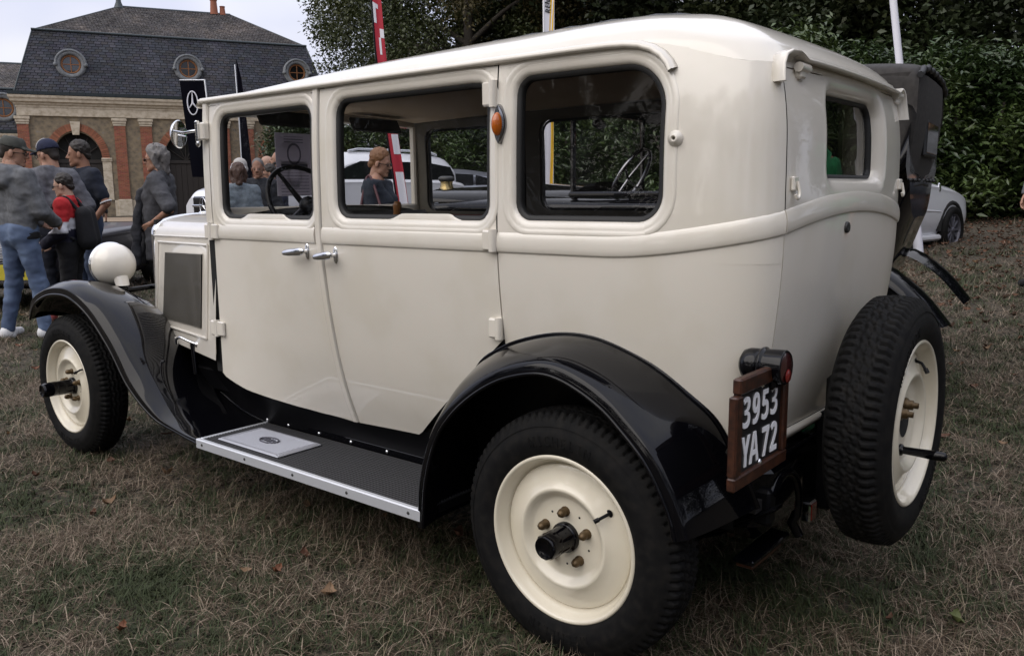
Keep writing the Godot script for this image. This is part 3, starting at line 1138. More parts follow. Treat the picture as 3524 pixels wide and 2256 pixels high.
func tyre_mesh(seg: int) -> MB:
	# axis z, outer face +z, rim plane at z = 0, centre of the section at -0.072
	var mb := MB.new()
	var prof := [[.230, -.004], [.238, .004], [.255, .011], [.275, .0145], [.292, .014], [.306, .0085], [.316, .0035], [.3165, .0055], [.325, -.0005], [.335, -.006], [.3405, -.011], [.348, -.017], [.3525, -.0215]]
	var tread := []
	for k in 17:
		var zz := lerpf(-.0265, -.1175, k / 16.0)
		tread.append([.3575 - 2.2 * (zz + .072) * (zz + .072), zz])
	var full := prof.duplicate()
	full.append_array(tread)
	for k in range(prof.size() - 1, -1, -1):
		full.append([prof[k][0], -.144 - prof[k][1]])
	var rows := []
	for k in full.size():
		var r: float = full[k][0]; var z: float = full[k][1]
		var row := PackedVector3Array()
		var on: bool = k >= prof.size() - 3 and k < prof.size() + tread.size() + 3
		var u := (z + .072) / .05
		for q in seg:
			var f := TAU * q / seg
			var cut := 0.0
			if on:
				var ph := fmod(float(q) * 84.0 / seg, 1.0)
				var zig := 0.16 * (absf(fmod(float(q) * 42.0 / seg, 1.0) * 2 - 1) - 0.5)
				if absf(u) > 0.66:
					var sh := fmod(ph + (0.5 if u < 0 else 0.0), 1.0)
					cut = 0.0085 if sh > 0.62 else 0.0
				else:
					var g1 := absf(absf(u + zig) - 0.40)
					var g0 := absf(u + zig)
					if g1 < 0.085 or g0 < 0.07: cut = 0.007
					elif fmod(ph + (0.0 if u < 0 else 0.5), 1.0) > 0.80: cut = 0.004
			row.append(Vector3(cos(f) * (r - cut), sin(f) * (r - cut), z))
		rows.append(row)
	mb.grid(rows, true)
	return mb

func wheel_proto(called: String) -> Node3D:
	var w := Node3D.new()
	w.name = called
	lpart("tyre", M.tyre_mesh, M.tyre, w)
	# raised lettering round the side wall
	var lt := MB.new()
	for side in 2:
		var s := "MICHELIN"
		for k in s.length():
			var tm := text_mesh(s[k], 0.026, 0.002, false)
			var a := PI * (0.5 + side) + 0.32 - k * 0.095
			if k > 3: a += 0.0
			var ba := Basis(Vector3(0, 0, 1), a - PI / 2)
			var arr := tm.get_mesh_arrays()
			if arr.size() == 0 or arr[0] == null: continue
			var v0 := lt.v.size()
			var i0 := lt.i.size()
			for p in arr[0]:
				lt._put(ba * (p + Vector3(0, 0.278, 0.0142)))
			for q in arr[Mesh.ARRAY_INDEX]: lt.i.append(v0 + q)
			lt._norms(v0, i0)
	if lt.v.size() > 0:
		lpart("raised_lettering", lt, M.tyre, w)
	var rim := MB.new()
	rim.lathe(V2([.228, -.144, .232, -.148, .238, -.146, .236, -.14, .222, -.138, .205, -.12, .205, -.034, .214, -.024, .221, -.008, .2245, .002, .229, .0065, .2345, .0065, .238, .003, .2385, -.003, .232, -.006]), Vector3.ZERO, Vector3(0, 0, 1), 96)
	lpart("rim", rim, M.cream_wheel, w)
	var disc := MB.new()
	disc.lathe(V2([.208, -.05, .206, -.034, .202, -.030, .19, -.026, .165, -.018, .150, -.012, .143, -.0065, .138, -.0045, .132, -.0065, .124, -.015, .116, -.023, .108, -.0265, .09, -.0275, .0, -.0275]), Vector3.ZERO, Vector3(0, 0, 1), 72)
	var dn := lpart("wheel_disc", disc, M.cream_wheel, w)
	for k in 5:
		var f := TAU * k / 5 + 0.35
		var nt := MB.new()
		var o := Vector3(cos(f) * .073, sin(f) * .073, -.028)
		nt.lathe(V2([.0145, 0.0, .0145, .006, .0105, .008, .0105, .015]), o, Vector3(0, 0, 1), 12)
		nt.lathe(V2([.0125, .014, .0125, .022, .011, .028, .006, .033, .0, .034]), o, Vector3(0, 0, 1), 6)
		lpart("wheel_nut", nt, M.brass_old, w)
		var ho := MB.new()
		var g := f + TAU / 10
		ho.lathe(V2([.0035, .001, .0, .001]), Vector3(cos(g) * .078, sin(g) * .078, -.0278), Vector3(0, 0, 1), 8)
		lpart("small_hole", ho, M.black_matt, w)
	var vs := MB.new()
	var f2 := 0.62
	var d := Vector3(cos(f2), sin(f2), 0)
	vs.lathe(V2([.011, .0, .0, .0012]), d * .176 + Vector3(0, 0, -.0208), Vector3(0, 0, 1), 12)
	vs.tube(PackedVector3Array([d * .180 + Vector3(0, 0, -.03), d * .172 + Vector3(0, 0, -.004), d * .150 + Vector3(0, 0, .012)]), .0045, 8)
	vs.tube(PackedVector3Array([d * .158 + Vector3(0, 0, .007), d * .146 + Vector3(0, 0, .0145)]), .0065, 8)
	lpart("tyre_valve", vs, M.black_satin, w)
	return w

func hub_cap(w: Node3D, length: float) -> void:
	var h := MB.new()
	h.lathe(V2([.043, -.028, .043, -.016, .040, -.012, .036, -.010, .0355, length * 0.45, .033, length * 0.5]), Vector3.ZERO, Vector3(0, 0, 1), 24)
	h.lathe(V2([.036, length * 0.45, .037, length * 0.55, .036, length * 0.92, .031, length]), Vector3.ZERO, Vector3(0, 0, 1), 8)
	h.lathe(V2([.031, length, .026, length + .003, .024, length - .004, .0, length - .004]), Vector3.ZERO, Vector3(0, 0, 1), 20)
	lpart("hub_cap", h, M.black_gloss, w)

func build_wheels(car: Node3D) -> void:
	M["tyre_mesh"] = tyre_mesh(504).mesh()
	var proto := wheel_proto("wheel")
	var spots := [[0.0, 0.0, 1.0, 0.075], [-3.07, -0.02, 1.0, 0.125], [0.0, 2 * ZC, -1.0, 0.075], [-3.07, 2 * ZC + 0.02, -1.0, 0.125]]
	for s in spots:
		var w: Node3D = proto.duplicate()
		w.name = numbered("wheel", car)
		hub_cap(w, s[3])
		car.add_child(w)
		w.transform = Transform3D(Basis.IDENTITY if s[2] > 0 else Basis(Vector3.UP, PI), Vector3(s[0], 0.34, s[1]) - car.position)
	var sp: Node3D = proto.duplicate()
	for c in sp.get_children():
		if c.name.begins_with("wheel_nut") or c.name.begins_with("small_hole"):
			sp.remove_child(c)
			c.free()
	sp.name = "spare_wheel"
	car.add_child(sp)
	sp.transform = Transform3D(Basis(Vector3.UP, PI / 2) * Basis(Vector3(0, 0, 1), 0.62), Vector3(0.703, 0.625, -0.735) - car.position)
	var hole := MB.new()
	hole.lathe(V2([.045, .0, .0, .0005]), Vector3(0, 0, -.0265), Vector3(0, 0, 1), 24)
	lpart("centre_hole", hole, M.black_matt, sp)
	for q in [[0.02, 0.055], [0.07, 0.04]]:
		var nt := MB.new()
		var o := Basis(Vector3(0, 0, 1), -0.62) * Vector3(-q[0], q[1], -.028)
		nt.lathe(V2([.02, 0, .02, .012, .015, .014, .015, .026, .009, .028, .009, .04, 0, .04]), o, Vector3(0, 0, 1), 6)
		lpart("fixing_nut", nt, M.brass_old, sp)
	var hd := MB.new()
	var ho := Basis(Vector3(0, 0, 1), -0.62) * Vector3(-.03, -.075, -.028)
	hd.lathe(V2([.017, 0, .017, .008, .011, .012, .012, .05, .014, .09, .013, .118, .006, .124, 0, .124]), ho, Vector3(0, 0, 1), 14)
	lpart("locking_handle", hd, M.black_gloss, sp)
	proto.free()
	var mt := MB.new()
	mt.box(Vector3(0.55, 0.60, -0.735), Vector3(0.12, 0.09, 0.12), 0.01)
	mt.box(Vector3(0.46, 0.47, -0.735), Vector3(0.06, 0.3, 0.06), 0.01)
	mt.box(Vector3(0.52, 0.62, -0.735), Vector3(0.05, 0.3, 0.3), 0.02)
	part("spare_wheel_bracket", mt, M.black_satin, car)

func build_running_board(car: Node3D) -> void:
	for sg in [1.0, -1.0]:
		var fl := func(p: Vector3) -> Vector3: return Vector3(p.x, p.y, ZC + sg * (p.z - ZC))
		var mb := MB.new()
		mb.box(fl.call(Vector3(-1.16, 0.287, -0.137)), Vector3(1.272, 0.03, 0.322), 0.003)
		var rb := part("running_board", mb, M.black_satin, car)
		var tr := MB.new()
		tr.box(fl.call(Vector3(-1.16, 0.2885, 0.028)), Vector3(1.288, 0.036, 0.004), 0.0015)
		tr.box(fl.call(Vector3(-1.16, 0.3065, 0.0195)), Vector3(1.288, 0.004, 0.017), 0.0015)
		part("edge_trim", tr, M.aluminium, rb)
		var te := MB.new()
		te.box(fl.call(Vector3(-1.802, 0.2885, -0.137)), Vector3(0.004, 0.036, 0.325), 0.0015)
		te.box(fl.call(Vector3(-1.792, 0.3067, -0.145)), Vector3(0.018, 0.004, 0.31), 0.0015)
		part("end_trim", te, M.aluminium, rb)
		var m := MB.new()
		m.box(fl.call(Vector3(-1.152, 0.3035, -0.145)), Vector3(1.262, 0.004, 0.305))
		var mat_ := part("rubber_mat", m, M.rubber_mat, rb)
		var ribs := MB.new()
		for k in 23:
			ribs.box(fl.call(Vector3(-1.152, 0.307, lerpf(-0.29, 0.002, k / 22.0))), Vector3(1.258, 0.004, 0.0065), 0.0015)
		part("ribs", ribs, M.rubber_mat, mat_, "", "stuff")
		for k in 5:
			var s := MB.new()
			s.lathe(V2([.006, 0, .005, .002, .0015, .003, .0015, .001, 0, .001]), fl.call(Vector3(lerpf(-1.76, -0.57, k / 4.0), 0.289, 0.030)), Vector3(0, 0, sg), 12)
			part("trim_screw", s, M.dark_metal, rb)
		# aluminium step plate
		var sp := MB.new()
		var c := Vector3(-1.515, 0, -0.117)
		sp.box(fl.call(c + Vector3(0, 0.3125, 0)), Vector3(0.40, 0.007, 0.205), 0.003)
		for e in [[0, 0.092, 0.37, 0.012], [0, -0.092, 0.37, 0.012], [0.187, 0, 0.014, 0.18], [-0.187, 0, 0.014, 0.18]]:
			sp.box(fl.call(c + Vector3(e[0], 0.3165, e[1])), Vector3(e[2], 0.003, e[3]), 0.0012)
		var spn := part("step_plate", sp, M.cast_alu, rb)
		var sr := MB.new()
		for k in 18:
			var z := lerpf(-0.078, 0.078, k / 17.0)
			sr.box(fl.call(c + Vector3(0, 0.3172, z)), Vector3(0.352, 0.0035, 0.0045), 0.0014)
		part("ribs", sr, M.cast_alu, spn, "", "stuff")
		var em := MB.new()
		var ov := PackedVector3Array()
		for k in 29:
			var f := TAU * k / 28
			ov.append(fl.call(c + Vector3(0.004 + cos(f) * 0.05, 0.3205, sin(f) * 0.028)))
		em.tube(ov, 0.0032, 6)
		for q in [[-0.022, -0.012, -0.03, 0.012], [-0.005, -0.014, -0.010, 0.014], [0.012, -0.014, 0.006, 0.014], [0.028, -0.012, 0.02, 0.012], [-0.03, 0.004, 0.034, 0.0]]:
			em.tube(PackedVector3Array([fl.call(c + Vector3(q[0], 0.3205, q[1])), fl.call(c + Vector3(q[2], 0.3205, q[3]))]), 0.003, 6)
		part("oval_emblem", em, M.dark_alu, spn)
		# strip with screws along the foot of the apron
		var rail := MB.new()
		rail.box(fl.call(Vector3(-1.17, 0.319, -0.304)), Vector3(1.28, 0.028, 0.006), 0.002)
		part("apron_strip", rail, M.black_gloss, rb)
		for x in [-1.785, -1.635, -1.431, -1.233, -1.026, -0.822]:
			var s := MB.new()
			s.ball(fl.call(Vector3(x, 0.319, -0.299)), Vector3(.008, .008, .005), 10)
			part("strip_screw", s, M.chrome, rb)

func build_lights(car: Node3D) -> void:
	for sg in [1.0, -1.0]:
		var fl := func(p: Vector3) -> Vector3: return Vector3(p.x, p.y, ZC + sg * (p.z - ZC))
		var o: Vector3 = fl.call(Vector3(-3.0, 0.94, -0.268))
		var mb := MB.new()
		var prof := PackedVector2Array()
		for k in 15:
			var f := PI * 0.5 * k / 14.0
			prof.append(Vector2(0.107 * sin(f), -0.098 * cos(f)))
		prof.append(Vector2(0.1075, 0.02))
		mb.lathe(prof, o, Vector3(-1, 0.0, 0), 48)
		var hl := part("headlight", mb, M.cream, car)
		var rim := MB.new()
		rim.lathe(V2([0.1075, 0.018, 0.112, 0.022, 0.113, 0.032, 0.108, 0.042, 0.100, 0.044]), o, Vector3(-1, 0, 0), 48)
		part("headlight_rim", rim, M.chrome, hl)
		var ln := MB.new()
		ln.lathe(V2([0.102, 0.042, 0.08, 0.052, 0.04, 0.058, 0.0, 0.06]), o, Vector3(-1, 0, 0), 32)
		part("lens", ln, M.lens_clear, hl)
		# socket moulding at the foot of the bowl
		var sk := MB.new()
		var rows := []
		for k in 9:
			var f := PI * k / 8.0
			var row := PackedVector3Array()
			for q in 4:
				var t := q / 3.0
				row.append(o + Vector3(0.062 + 0.012 * t - 0.045 * (1 - t) * 0.2, -0.028 - 0.075 * t, 0) + Vector3(sin(f) * (0.018 + 0.016 * t) * 1.0, sin(f) * 0.012 * (1 - t), cos(f) * (0.040 - 0.006 * t)))
			rows.append(row)
		sk.grid(rows)
		part("socket_cover", sk, M.cream, hl)
		var st := MB.new()
		st.tube(PackedVector3Array([o + Vector3(0.04, -0.10, 0), o + Vector3(0.05, -0.15, -sg * 0.01), o + Vector3(0.07, -0.21, -sg * 0.03)]), 0.026, 12)
		st.ball(o + Vector3(0.045, -0.118, 0), Vector3(0.04, 0.024, 0.04), 12)
		part("headlight_post", st, M.black_gloss, car)
		var br := MB.new()
		br.tube(PackedVector3Array([o + Vector3(0.03, -0.136, -sg * 0.03), fl.call(Vector3(-2.95, 0.815, -0.46))]), 0.013, 10)
		part("headlight_bar", br, M.black_gloss, car)
		# door mirror
		var mo: Vector3 = fl.call(Vector3(-1.95, 1.525, -0.07))
		var nn := Vector3(0.87, -0.05, -sg * 0.49).normalized()
		var mr := MB.new()
		mr.lathe(V2([0.0, -0.02, 0.03, -0.016, 0.05, -0.006, 0.0555, 0.002, 0.0555, 0.006, 0.0515, 0.0075]), mo, nn, 40)
		var mn := part("door_mirror", mr, M.chrome, car)
		var mg := MB.new()
		mg.lathe(V2([0.0525, 0.0062, 0.0, 0.0062]), mo, nn, 40)
		part("mirror_glass", mg, M.mirror, mn)
		var ar := MB.new()
		var q0: Vector3 = bp(-1.87, 1.535, 0.03, sg)
		ar.tube(PackedVector3Array([mo - nn * 0.012, mo - nn * 0.012 + Vector3(0.0, 0.006, -sg * 0.03), q0 + Vector3(-0.025, 0.004, 0)]), 0.0055, 8)
		ar.box(q0 + Vector3(-0.018, 0.0, 0), Vector3(0.014, 0.085, 0.018), 0.004)
		ar.ball(q0 + Vector3(-0.018, -0.048, 0), Vector3(0.010, 0.014, 0.010), 10)
		part("mirror_arm", ar, M.chrome, mn)
		# amber marker on the pillar
		var ao := bp(-0.318, 1.475, 0.0, sg)
		var bk := MB.new()
		var outl := PackedVector2Array()
		for k in 21:
			var t := k / 20.0 * 2 - 1
			outl.append(Vector2(0.021 * pow(maxf(0, 1 - t * t), 0.8), t * 0.056))
		for k in range(19, 0, -1):
			var t := k / 20.0 * 2 - 1
			outl.append(Vector2(-0.021 * pow(maxf(0, 1 - t * t), 0.8), t * 0.056))
		var r3 := []
		for s in [[1.0, 0.0], [1.0, 0.009], [0.86, 0.015], [0.6, 0.017]]:
			var row := PackedVector3Array()
			for p in outl:
				row.append(ao + Vector3(p.x * s[0], p.y * (0.9 + 0.1 * s[0]), sg * s[1]))
			r3.append(row)
		bk.grid(r3, true)
		bk.fan(r3[-1])
		var bkn := part("side_marker", bk, M.chrome_dark, car)
		var am := MB.new()
		am.ball(ao + Vector3(-0.001, 0.0, sg * 0.014), Vector3(0.0175, 0.034, 0.022), 20)
		part("amber_lens", am, M.amber, bkn)

func build_tail(car: Node3D) -> void:
	# number plate in its wooden frame
	var x := 0.50
	var pl := MB.new()
	pl.box(Vector3(x - 0.004, 0.722, -0.127), Vector3(0.010, 0.225, 0.265), 0.002)
	var pn := part("number_plate", pl, M.plate_black, car, "black plate in a wooden frame reading 3953 YA 72")
	var wf := MB.new()
	wf.box(Vector3(x, 0.610, -0.127), Vector3(0.022, 0.034, 0.310), 0.004)
	wf.box(Vector3(x, 0.838, -0.127), Vector3(0.022, 0.038, 0.27), 0.004)
	wf.box(Vector3(x, 0.722, 0.010), Vector3(0.022, 0.192, 0.034), 0.004)
	wf.box(Vector3(x, 0.722, -0.266), Vector3(0.022, 0.192, 0.03), 0.004)
	part("wooden_frame", wf, M.wood_red, pn)
	var lines := [["3953", 0.767], ["YA 72", 0.672]]
	for l in lines:
		var s: String = l[0]
		var cells := 4.0
		var pos := 0.0
		for k in s.length():
			var w := 1.0
			if s[k] == " ":
				pos += 0.28
				continue
			if s.length() == 5: w = 0.93
			var tm := text_mesh(s[k], 0.074, 0.002)
			var ba := Basis(Vector3(0, 0, -1), Vector3(0, 1, 0), Vector3(1, 0, 0)) * Basis.from_scale(Vector3(0.78, 1, 1))
			var o := MeshInstance3D.new()
			o.name = numbered("plate_character", pn)
			o.mesh = tm
			o.material_override = M.white_paint
			o.transform = Transform3D(ba, Vector3(x + 0.0025, l[1], -0.045 - pos * 0.054))
			pn.add_child(o)
			pos += w
	for y in [0.822, 0.628]:
		var sc := MB.new()
		sc.ball(Vector3(x + 0.004, y, -0.127), Vector3(0.006, 0.009, 0.009), 10)
		part("plate_screw", sc, M.chrome, pn)
	# lamp above it
	var lp := MB.new()
	var lo := Vector3(0.532, 0.852, -0.205)
	var lx := Vector3(-1, -0.02, 0)
	lp.lathe(V2([0.0, 0.118, 0.022, 0.116, 0.037, 0.106, 0.0415, 0.092, 0.0415, 0.072, 0.035, 0.068, 0.035, 0.062]), lo, lx, 28)
	lp.lathe(V2([0.035, 0.064, 0.046, 0.061, 0.047, 0.055, 0.040, 0.052, 0.0425, 0.046, 0.0435, 0.004, 0.040, 0.0, 0.037, 0.003]), lo, lx, 28)
	lp.box(Vector3(0.50, 0.822, -0.205), Vector3(0.03, 0.05, 0.06), 0.008)
	var ln := part("tail_lamp", lp, M.black_gloss, car)
	var ll := MB.new()
	ll.lathe(V2([0.037, 0.002, 0.02, -0.002, 0.0, -0.003]), lo, lx, 24)
	part("red_lens", ll, M.red_dark, ln)
	var l2 := MB.new()
	l2.lathe(V2([0.017, -0.004, 0.013, -0.007, 0.0, -0.008]), lo + Vector3(0, -0.02, 0), lx, 16)
	part("stop_lens", l2, M.red_lens, ln)
	# tank and dumb irons under the tail
	var tk := MB.new()
	tk.box(Vector3(0.31, 0.445, ZC), Vector3(0.27, 0.25, 0.86), 0.05)
	tk.box(Vector3(0.452, 0.565, ZC), Vector3(0.012, 0.012, 0.88), 0.004)
	part("fuel_tank", tk, M.black_gloss, car)
	for sg in [1.0, -1.0]:
		var fl := func(p: Vector3) -> Vector3: return Vector3(p.x, p.y, ZC + sg * (p.z - ZC))
		var sp := MB.new()
		for k in 5:
			var pts := PackedVector3Array()
			for q in 13:
				var t := q / 12.0 * 2 - 1
				if absf(t) > 1.0 - k * 0.14: continue
				pts.append(fl.call(Vector3(0.02 + t * 0.46, 0.30 + 0.15 * t * t - k * 0.012, -0.33)))
			var rows := []
			for e in [[-0.022, 0.0], [0.022, 0.0], [0.022, -0.009], [-0.022, -0.009]]:
				var row := PackedVector3Array()
				for p in pts: row.append(p + Vector3(0, e[1], e[0]))
				rows.append(row)
			rows.append(rows[0])
			sp.grid(rows)
		part("leaf_spring", sp, M.black_satin, car)
		var ch := MB.new()
		ch.box(fl.call(Vector3(-1.3, 0.43, -0.36)), Vector3(3.5, 0.10, 0.05), 0.008)
		part("chassis_rail", ch, M.black_satin, car)
	var ho := MB.new()
	var pts2 := PackedVector3Array()
	for k in 13:
		var f := lerpf(-0.2, PI * 0.75, k / 12.0)
		pts2.append(Vector3(0.44, 0.37 + 0.13 * sin(f), -0.45 - 0.12 * cos(f)))
	ho.tube(pts2, 0.016, 8)
	ho.tube(PackedVector3Array([pts2[0], Vector3(0.43, 0.32, -0.56), Vector3(0.45, 0.28, -0.57)]), 0.015, 8)
	ho.box(Vector3(0.40, 0.283, -0.42), Vector3(0.06, 0.016, 0.26), 0.004)
	part("spring_shackle", ho, M.black_gloss, car)
	var wd := MB.new()
	wd.box(Vector3(0.40, 0.268, -0.40), Vector3(0.05, 0.012, 0.20), 0.003)
	part("wooden_slat", wd, M.wood_red, car)
	var ax := MB.new()
	ax.tube(PackedVector3Array([Vector3(0, 0.34, -0.08), Vector3(0, 0.34, 2 * ZC + 0.08)]), 0.035, 12)
	ax.ball(Vector3(0, 0.34, ZC), Vector3(0.13, 0.13, 0.13), 14)
	ax.tube(PackedVector3Array([Vector3(-3.07, 0.31, -0.1), Vector3(-3.07, 0.31, 2 * ZC + 0.1)]), 0.03, 12)
	part("axle", ax, M.black_satin, car)
	var rf := MB.new()
	rf.box(Vector3(0.455, 0.342, -0.625), Vector3(0.028, 0.062, 0.052), 0.005)
	rf.ball(Vector3(0.435, 0.342, -0.625), Vector3(0.03, 0.02, 0.02), 10)
	var rfn := part("reflector", rf, M.chrome, car)
	var rl := MB.new()
	rl.box(Vector3(0.469, 0.342, -0.625), Vector3(0.005, 0.05, 0.041), 0.002)
	part("red_lens", rl, M.red_lens, rfn)

func build_cabin(car: Node3D) -> void:
	var fl := MB.new()
	fl.box(Vector3(-0.72, 0.44, ZC), Vector3(2.3, 0.03, 0.92))
	part("cabin_floor", fl, M.trim_dark, car)
	for s in [[-1.02, 1.12, 0.95], [0.18, 1.14, 0.98]]:
		var st := MB.new()
		st.box(Vector3(s[0] - 0.2, 0.72, ZC), Vector3(0.5, 0.2, s[2]), 0.05)
		st.box(Vector3(s[0] + 0.1, 0.88, ZC), Vector3(0.14, 0.52, s[2]), 0.05, Basis(Vector3(0, 0, 1), -0.15))
		part("bench_seat", st, M.leather_dark, car)
	var db := MB.new()
	db.box(Vector3(-1.80, 1.13, ZC), Vector3(0.07, 0.14, 1.12), 0.02)
	part("dashboard", db, M.trim_dark, car)
	var sw := MB.new()
	var c := Vector3(-1.60, 1.235, -0.43)
	var ax := Vector3(0.86, 0.51, 0.0).normalized()
	var e1 := Vector3(0, 0, 1)
	var e2 := ax.cross(e1)
	var ring := PackedVector3Array()
	for k in 41:
		var f := TAU * k / 40
		ring.append(c + (e1 * cos(f) + e2 * sin(f)) * 0.185)
	sw.tube(ring, 0.0105, 8)
	for k in 4:
		var f := TAU * k / 4 + 0.5
		sw.tube(PackedVector3Array([c - ax * 0.02, c + (e1 * cos(f) + e2 * sin(f)) * 0.185]), 0.013, 8, true, 0.008)
	sw.ball(c, Vector3(0.04, 0.04, 0.04), 12)
	sw.tube(PackedVector3Array([c, c - ax * 0.5]), 0.02, 8)
	part("steering_wheel", sw, M.black_satin, car)
	var hb := MB.new()
	hb.lathe(V2([0.004, -0.3, 0.004, 0.0, 0.012, 0.004, 0.015, 0.02, 0.014, 0.05, 0.018, 0.07, 0.012, 0.085, 0.0, 0.087]), Vector3(-1.15, 1.165, -0.5), Vector3(0.1, 1, 0), 14)
	part("wooden_lever", hb, M.wood_light, car)
	for sg in [1.0, -1.0]:
		var vs := MB.new()
		vs.box(Vector3(-1.81, 1.60, ZC + sg * 0.25), Vector3(0.02, 0.07, 0.3), 0.006, Basis(Vector3(0, 0, 1), 0.5))
		part("sun_visor", vs, M.trim_dark, car)

func build_car() -> void:
	plan_build()
	var car := thing("vintage_car", "large cream vintage saloon with black wings, running board and upright spare wheel, filling the foreground", "car", Vector3(-1.4, 0, ZC))
	build_side(car, 1.0)
	build_side(car, -1.0)
	build_hatch(car)
	build_roof(car)
	build_bonnet(car)
	build_wings(car)
	build_wheels(car)
	build_running_board(car)
	build_lights(car)
	build_tail(car)
	build_cabin(car)

# ---------------------------------------------------------------- ground, grass, trees
func build_ground() -> void:
	var xs := PackedFloat32Array(); var zs := PackedFloat32Array()
	for k in range(-60, 60):
		var t := k / 59.5
		xs.append(-2.0 + (14.0 * t + 280.0 * pow(absf(t), 4) * signf(t)))
		zs.append(-3.0 + (14.0 * t + 280.0 * pow(absf(t), 4) * signf(t)))
	var fn := FastNoiseLite.new()
	fn.seed = 4; fn.frequency = 0.5
	var mb := MB.new()
	var rows := []
	for z in zs:
		var row := PackedVector3Array()
		for x in xs:
			var near := clampf(1.0 - Vector2(x, z).length() / 40.0, 0, 1)
			row.append(Vector3(x, gh(x, z) - 0.012 + 0.012 * near * fn.get_noise_2d(x * 2, z * 2), z))
		rows.append(row)
	mb.grid(rows, false, true)
	var m := tri_map(mat(lin(1, 1, 1), 0.95), noise_tex([lin(0.018, 0.019, 0.009), lin(0.040, 0.034, 0.020), lin(0.070, 0.054, 0.036), lin(0.11, 0.084, 0.057)], 0.035, 11, 6, 1024, FastNoiseLite.TYPE_SIMPLEX, 0.25, 0.75), 0.55)
	m.detail_enabled = true
	m.detail_blend_mode = BaseMaterial3D.BLEND_MODE_MUL
	m.normal_enabled = true
	m.normal_texture = bump_tex(0.06, 5, 9.0, 512, FastNoiseLite.TYPE_SIMPLEX)
	m.detail_enabled = false
	var o := part("ground", mb, m, self)
	o.set_meta("kind", "structure")
	# pale gravel path before the long building
	var pm := MB.new()
	var pr := []
	for q in [[-24.0, -2.0], [-34.0, -1.0]]:
		pass
	for s in [-11.0, -9.5, -8.6, -7.6]:
		pass
	var d := Vector3(0.4384, 0, -0.8988); var n := Vector3(0.8988, 0, 0.4384)
	for off in [3.2, 5.5, 8.0, 11.5]:
		var row := PackedVector3Array()
		for k in 25:
			var p: Vector3 = BO + d * lerpf(-25, 25, k / 24.0) + n * (off + (0.25 * fn.get_noise_2d(k * 3, off * 9) if off == 3.2 or off == 11.5 else 0.0))
			row.append(Vector3(p.x, gh(p.x, p.z) + 0.006, p.z))
		pr.append(row)
	pm.grid(pr)
	var gm := tri_map(mat(lin(1, 1, 1), 0.95), noise_tex([lin(0.16, 0.115, 0.075), lin(0.24, 0.18, 0.125), lin(0.30, 0.235, 0.17)], 0.06, 8, 5, 512), 0.6)
	var po := part("gravel_path", pm, gm, self)
	po.set_meta("kind", "structure")
	build_grass()
	build_litter(o)

const BO := Vector3(-46.2267, 0.2, -21.026)

func strand(mb: MB, o: Vector3, dir: float, length: float, lean: float, width: float, c: Color, curl: float) -> void:
	var h := Vector3(cos(dir), 0, sin(dir))
	var w := Vector3(-h.z, 0, h.x) * width
	var v0 := mb.v.size()
	var i0 := mb.i.size()
	mb.col = c
	var p := o
	var ang := lean
	for k in 4:
		var t := k / 3.0
		var ww := w * (1.0 - t * 0.85)
		mb._put(p - ww); mb._put(p + ww)
		p += (h * sin(ang) + Vector3.UP * cos(ang)) * (length / 3.0)
		ang += curl
	for k in 3:
		var a := v0 + k * 2
		mb.i.append_array(PackedInt32Array([a, a + 1, a + 2, a + 1, a + 3, a + 2]))
	mb._norms(v0, i0)
	if mb.n[v0].y < 0:
		for k in range(i0, mb.i.size(), 3):
			var q := mb.i[k + 1]
			mb.i[k + 1] = mb.i[k + 2]
			mb.i[k + 2] = q
		mb._norms(v0, i0)

func tuft(kind: int, r: RandomNumberGenerator) -> MB:
	var mb := MB.new()
	var count := 14
	for k in count:
		var o := Vector3(r.randf_range(-0.025, 0.025), 0.0, r.randf_range(-0.025, 0.025))
		var g := r.randf_range(0.75, 1.25)
		if kind == 0:     # dry, lying
			var c := Color(0.165 * g, 0.125 * g, 0.085 * g)
			if r.randf() < 0.25: c = Color(0.24 * g, 0.19 * g, 0.14 * g)
			if r.randf() < 0.25: c = Color(0.065 * g, 0.040 * g, 0.024 * g)
			strand(mb, o + Vector3(0, r.randf_range(0.0, 0.014), 0), r.randf() * TAU, r.randf_range(0.035, 0.085), r.randf_range(0.85, 1.6), r.randf_range(0.0008, 0.0016), c, r.randf_range(-0.6, 0.6))
		elif kind == 1:   # green, short, leaning
			var c := Color(0.034 * g, 0.045 * g, 0.015 * g)
			if r.randf() < 0.3: c = Color(0.050 * g, 0.056 * g, 0.020 * g)
			strand(mb, o, r.randf() * TAU, r.randf_range(0.025, 0.06), r.randf_range(0.3, 1.2), r.randf_range(0.0014, 0.0024), c, r.randf_range(0.05, 0.4))
		else:             # long pale stalks
			var c := Color(0.24 * g, 0.195 * g, 0.125 * g)
			if k % 3 > 0: continue
			strand(mb, o, r.randf() * TAU, r.randf_range(0.08, 0.17), r.randf_range(0.5, 1.4), r.randf_range(0.0007, 0.0011), c, r.randf_range(0.05, 0.35))
	return mb

func in_view(p: Vector3, slack: float) -> bool:
	# only what the photograph, or a view from a step aside, could show
	var c := Vector3(1.2938, 1.2787, 1.7827)
	var f := Vector3(-0.6333, 0, -0.7739)
	var rgt := Vector3(0.7739, 0, -0.6333)
	var q := p - c
	var depth := q.dot(f)
	return depth > -0.3 and absf(q.dot(rgt)) < depth * 0.68 + slack

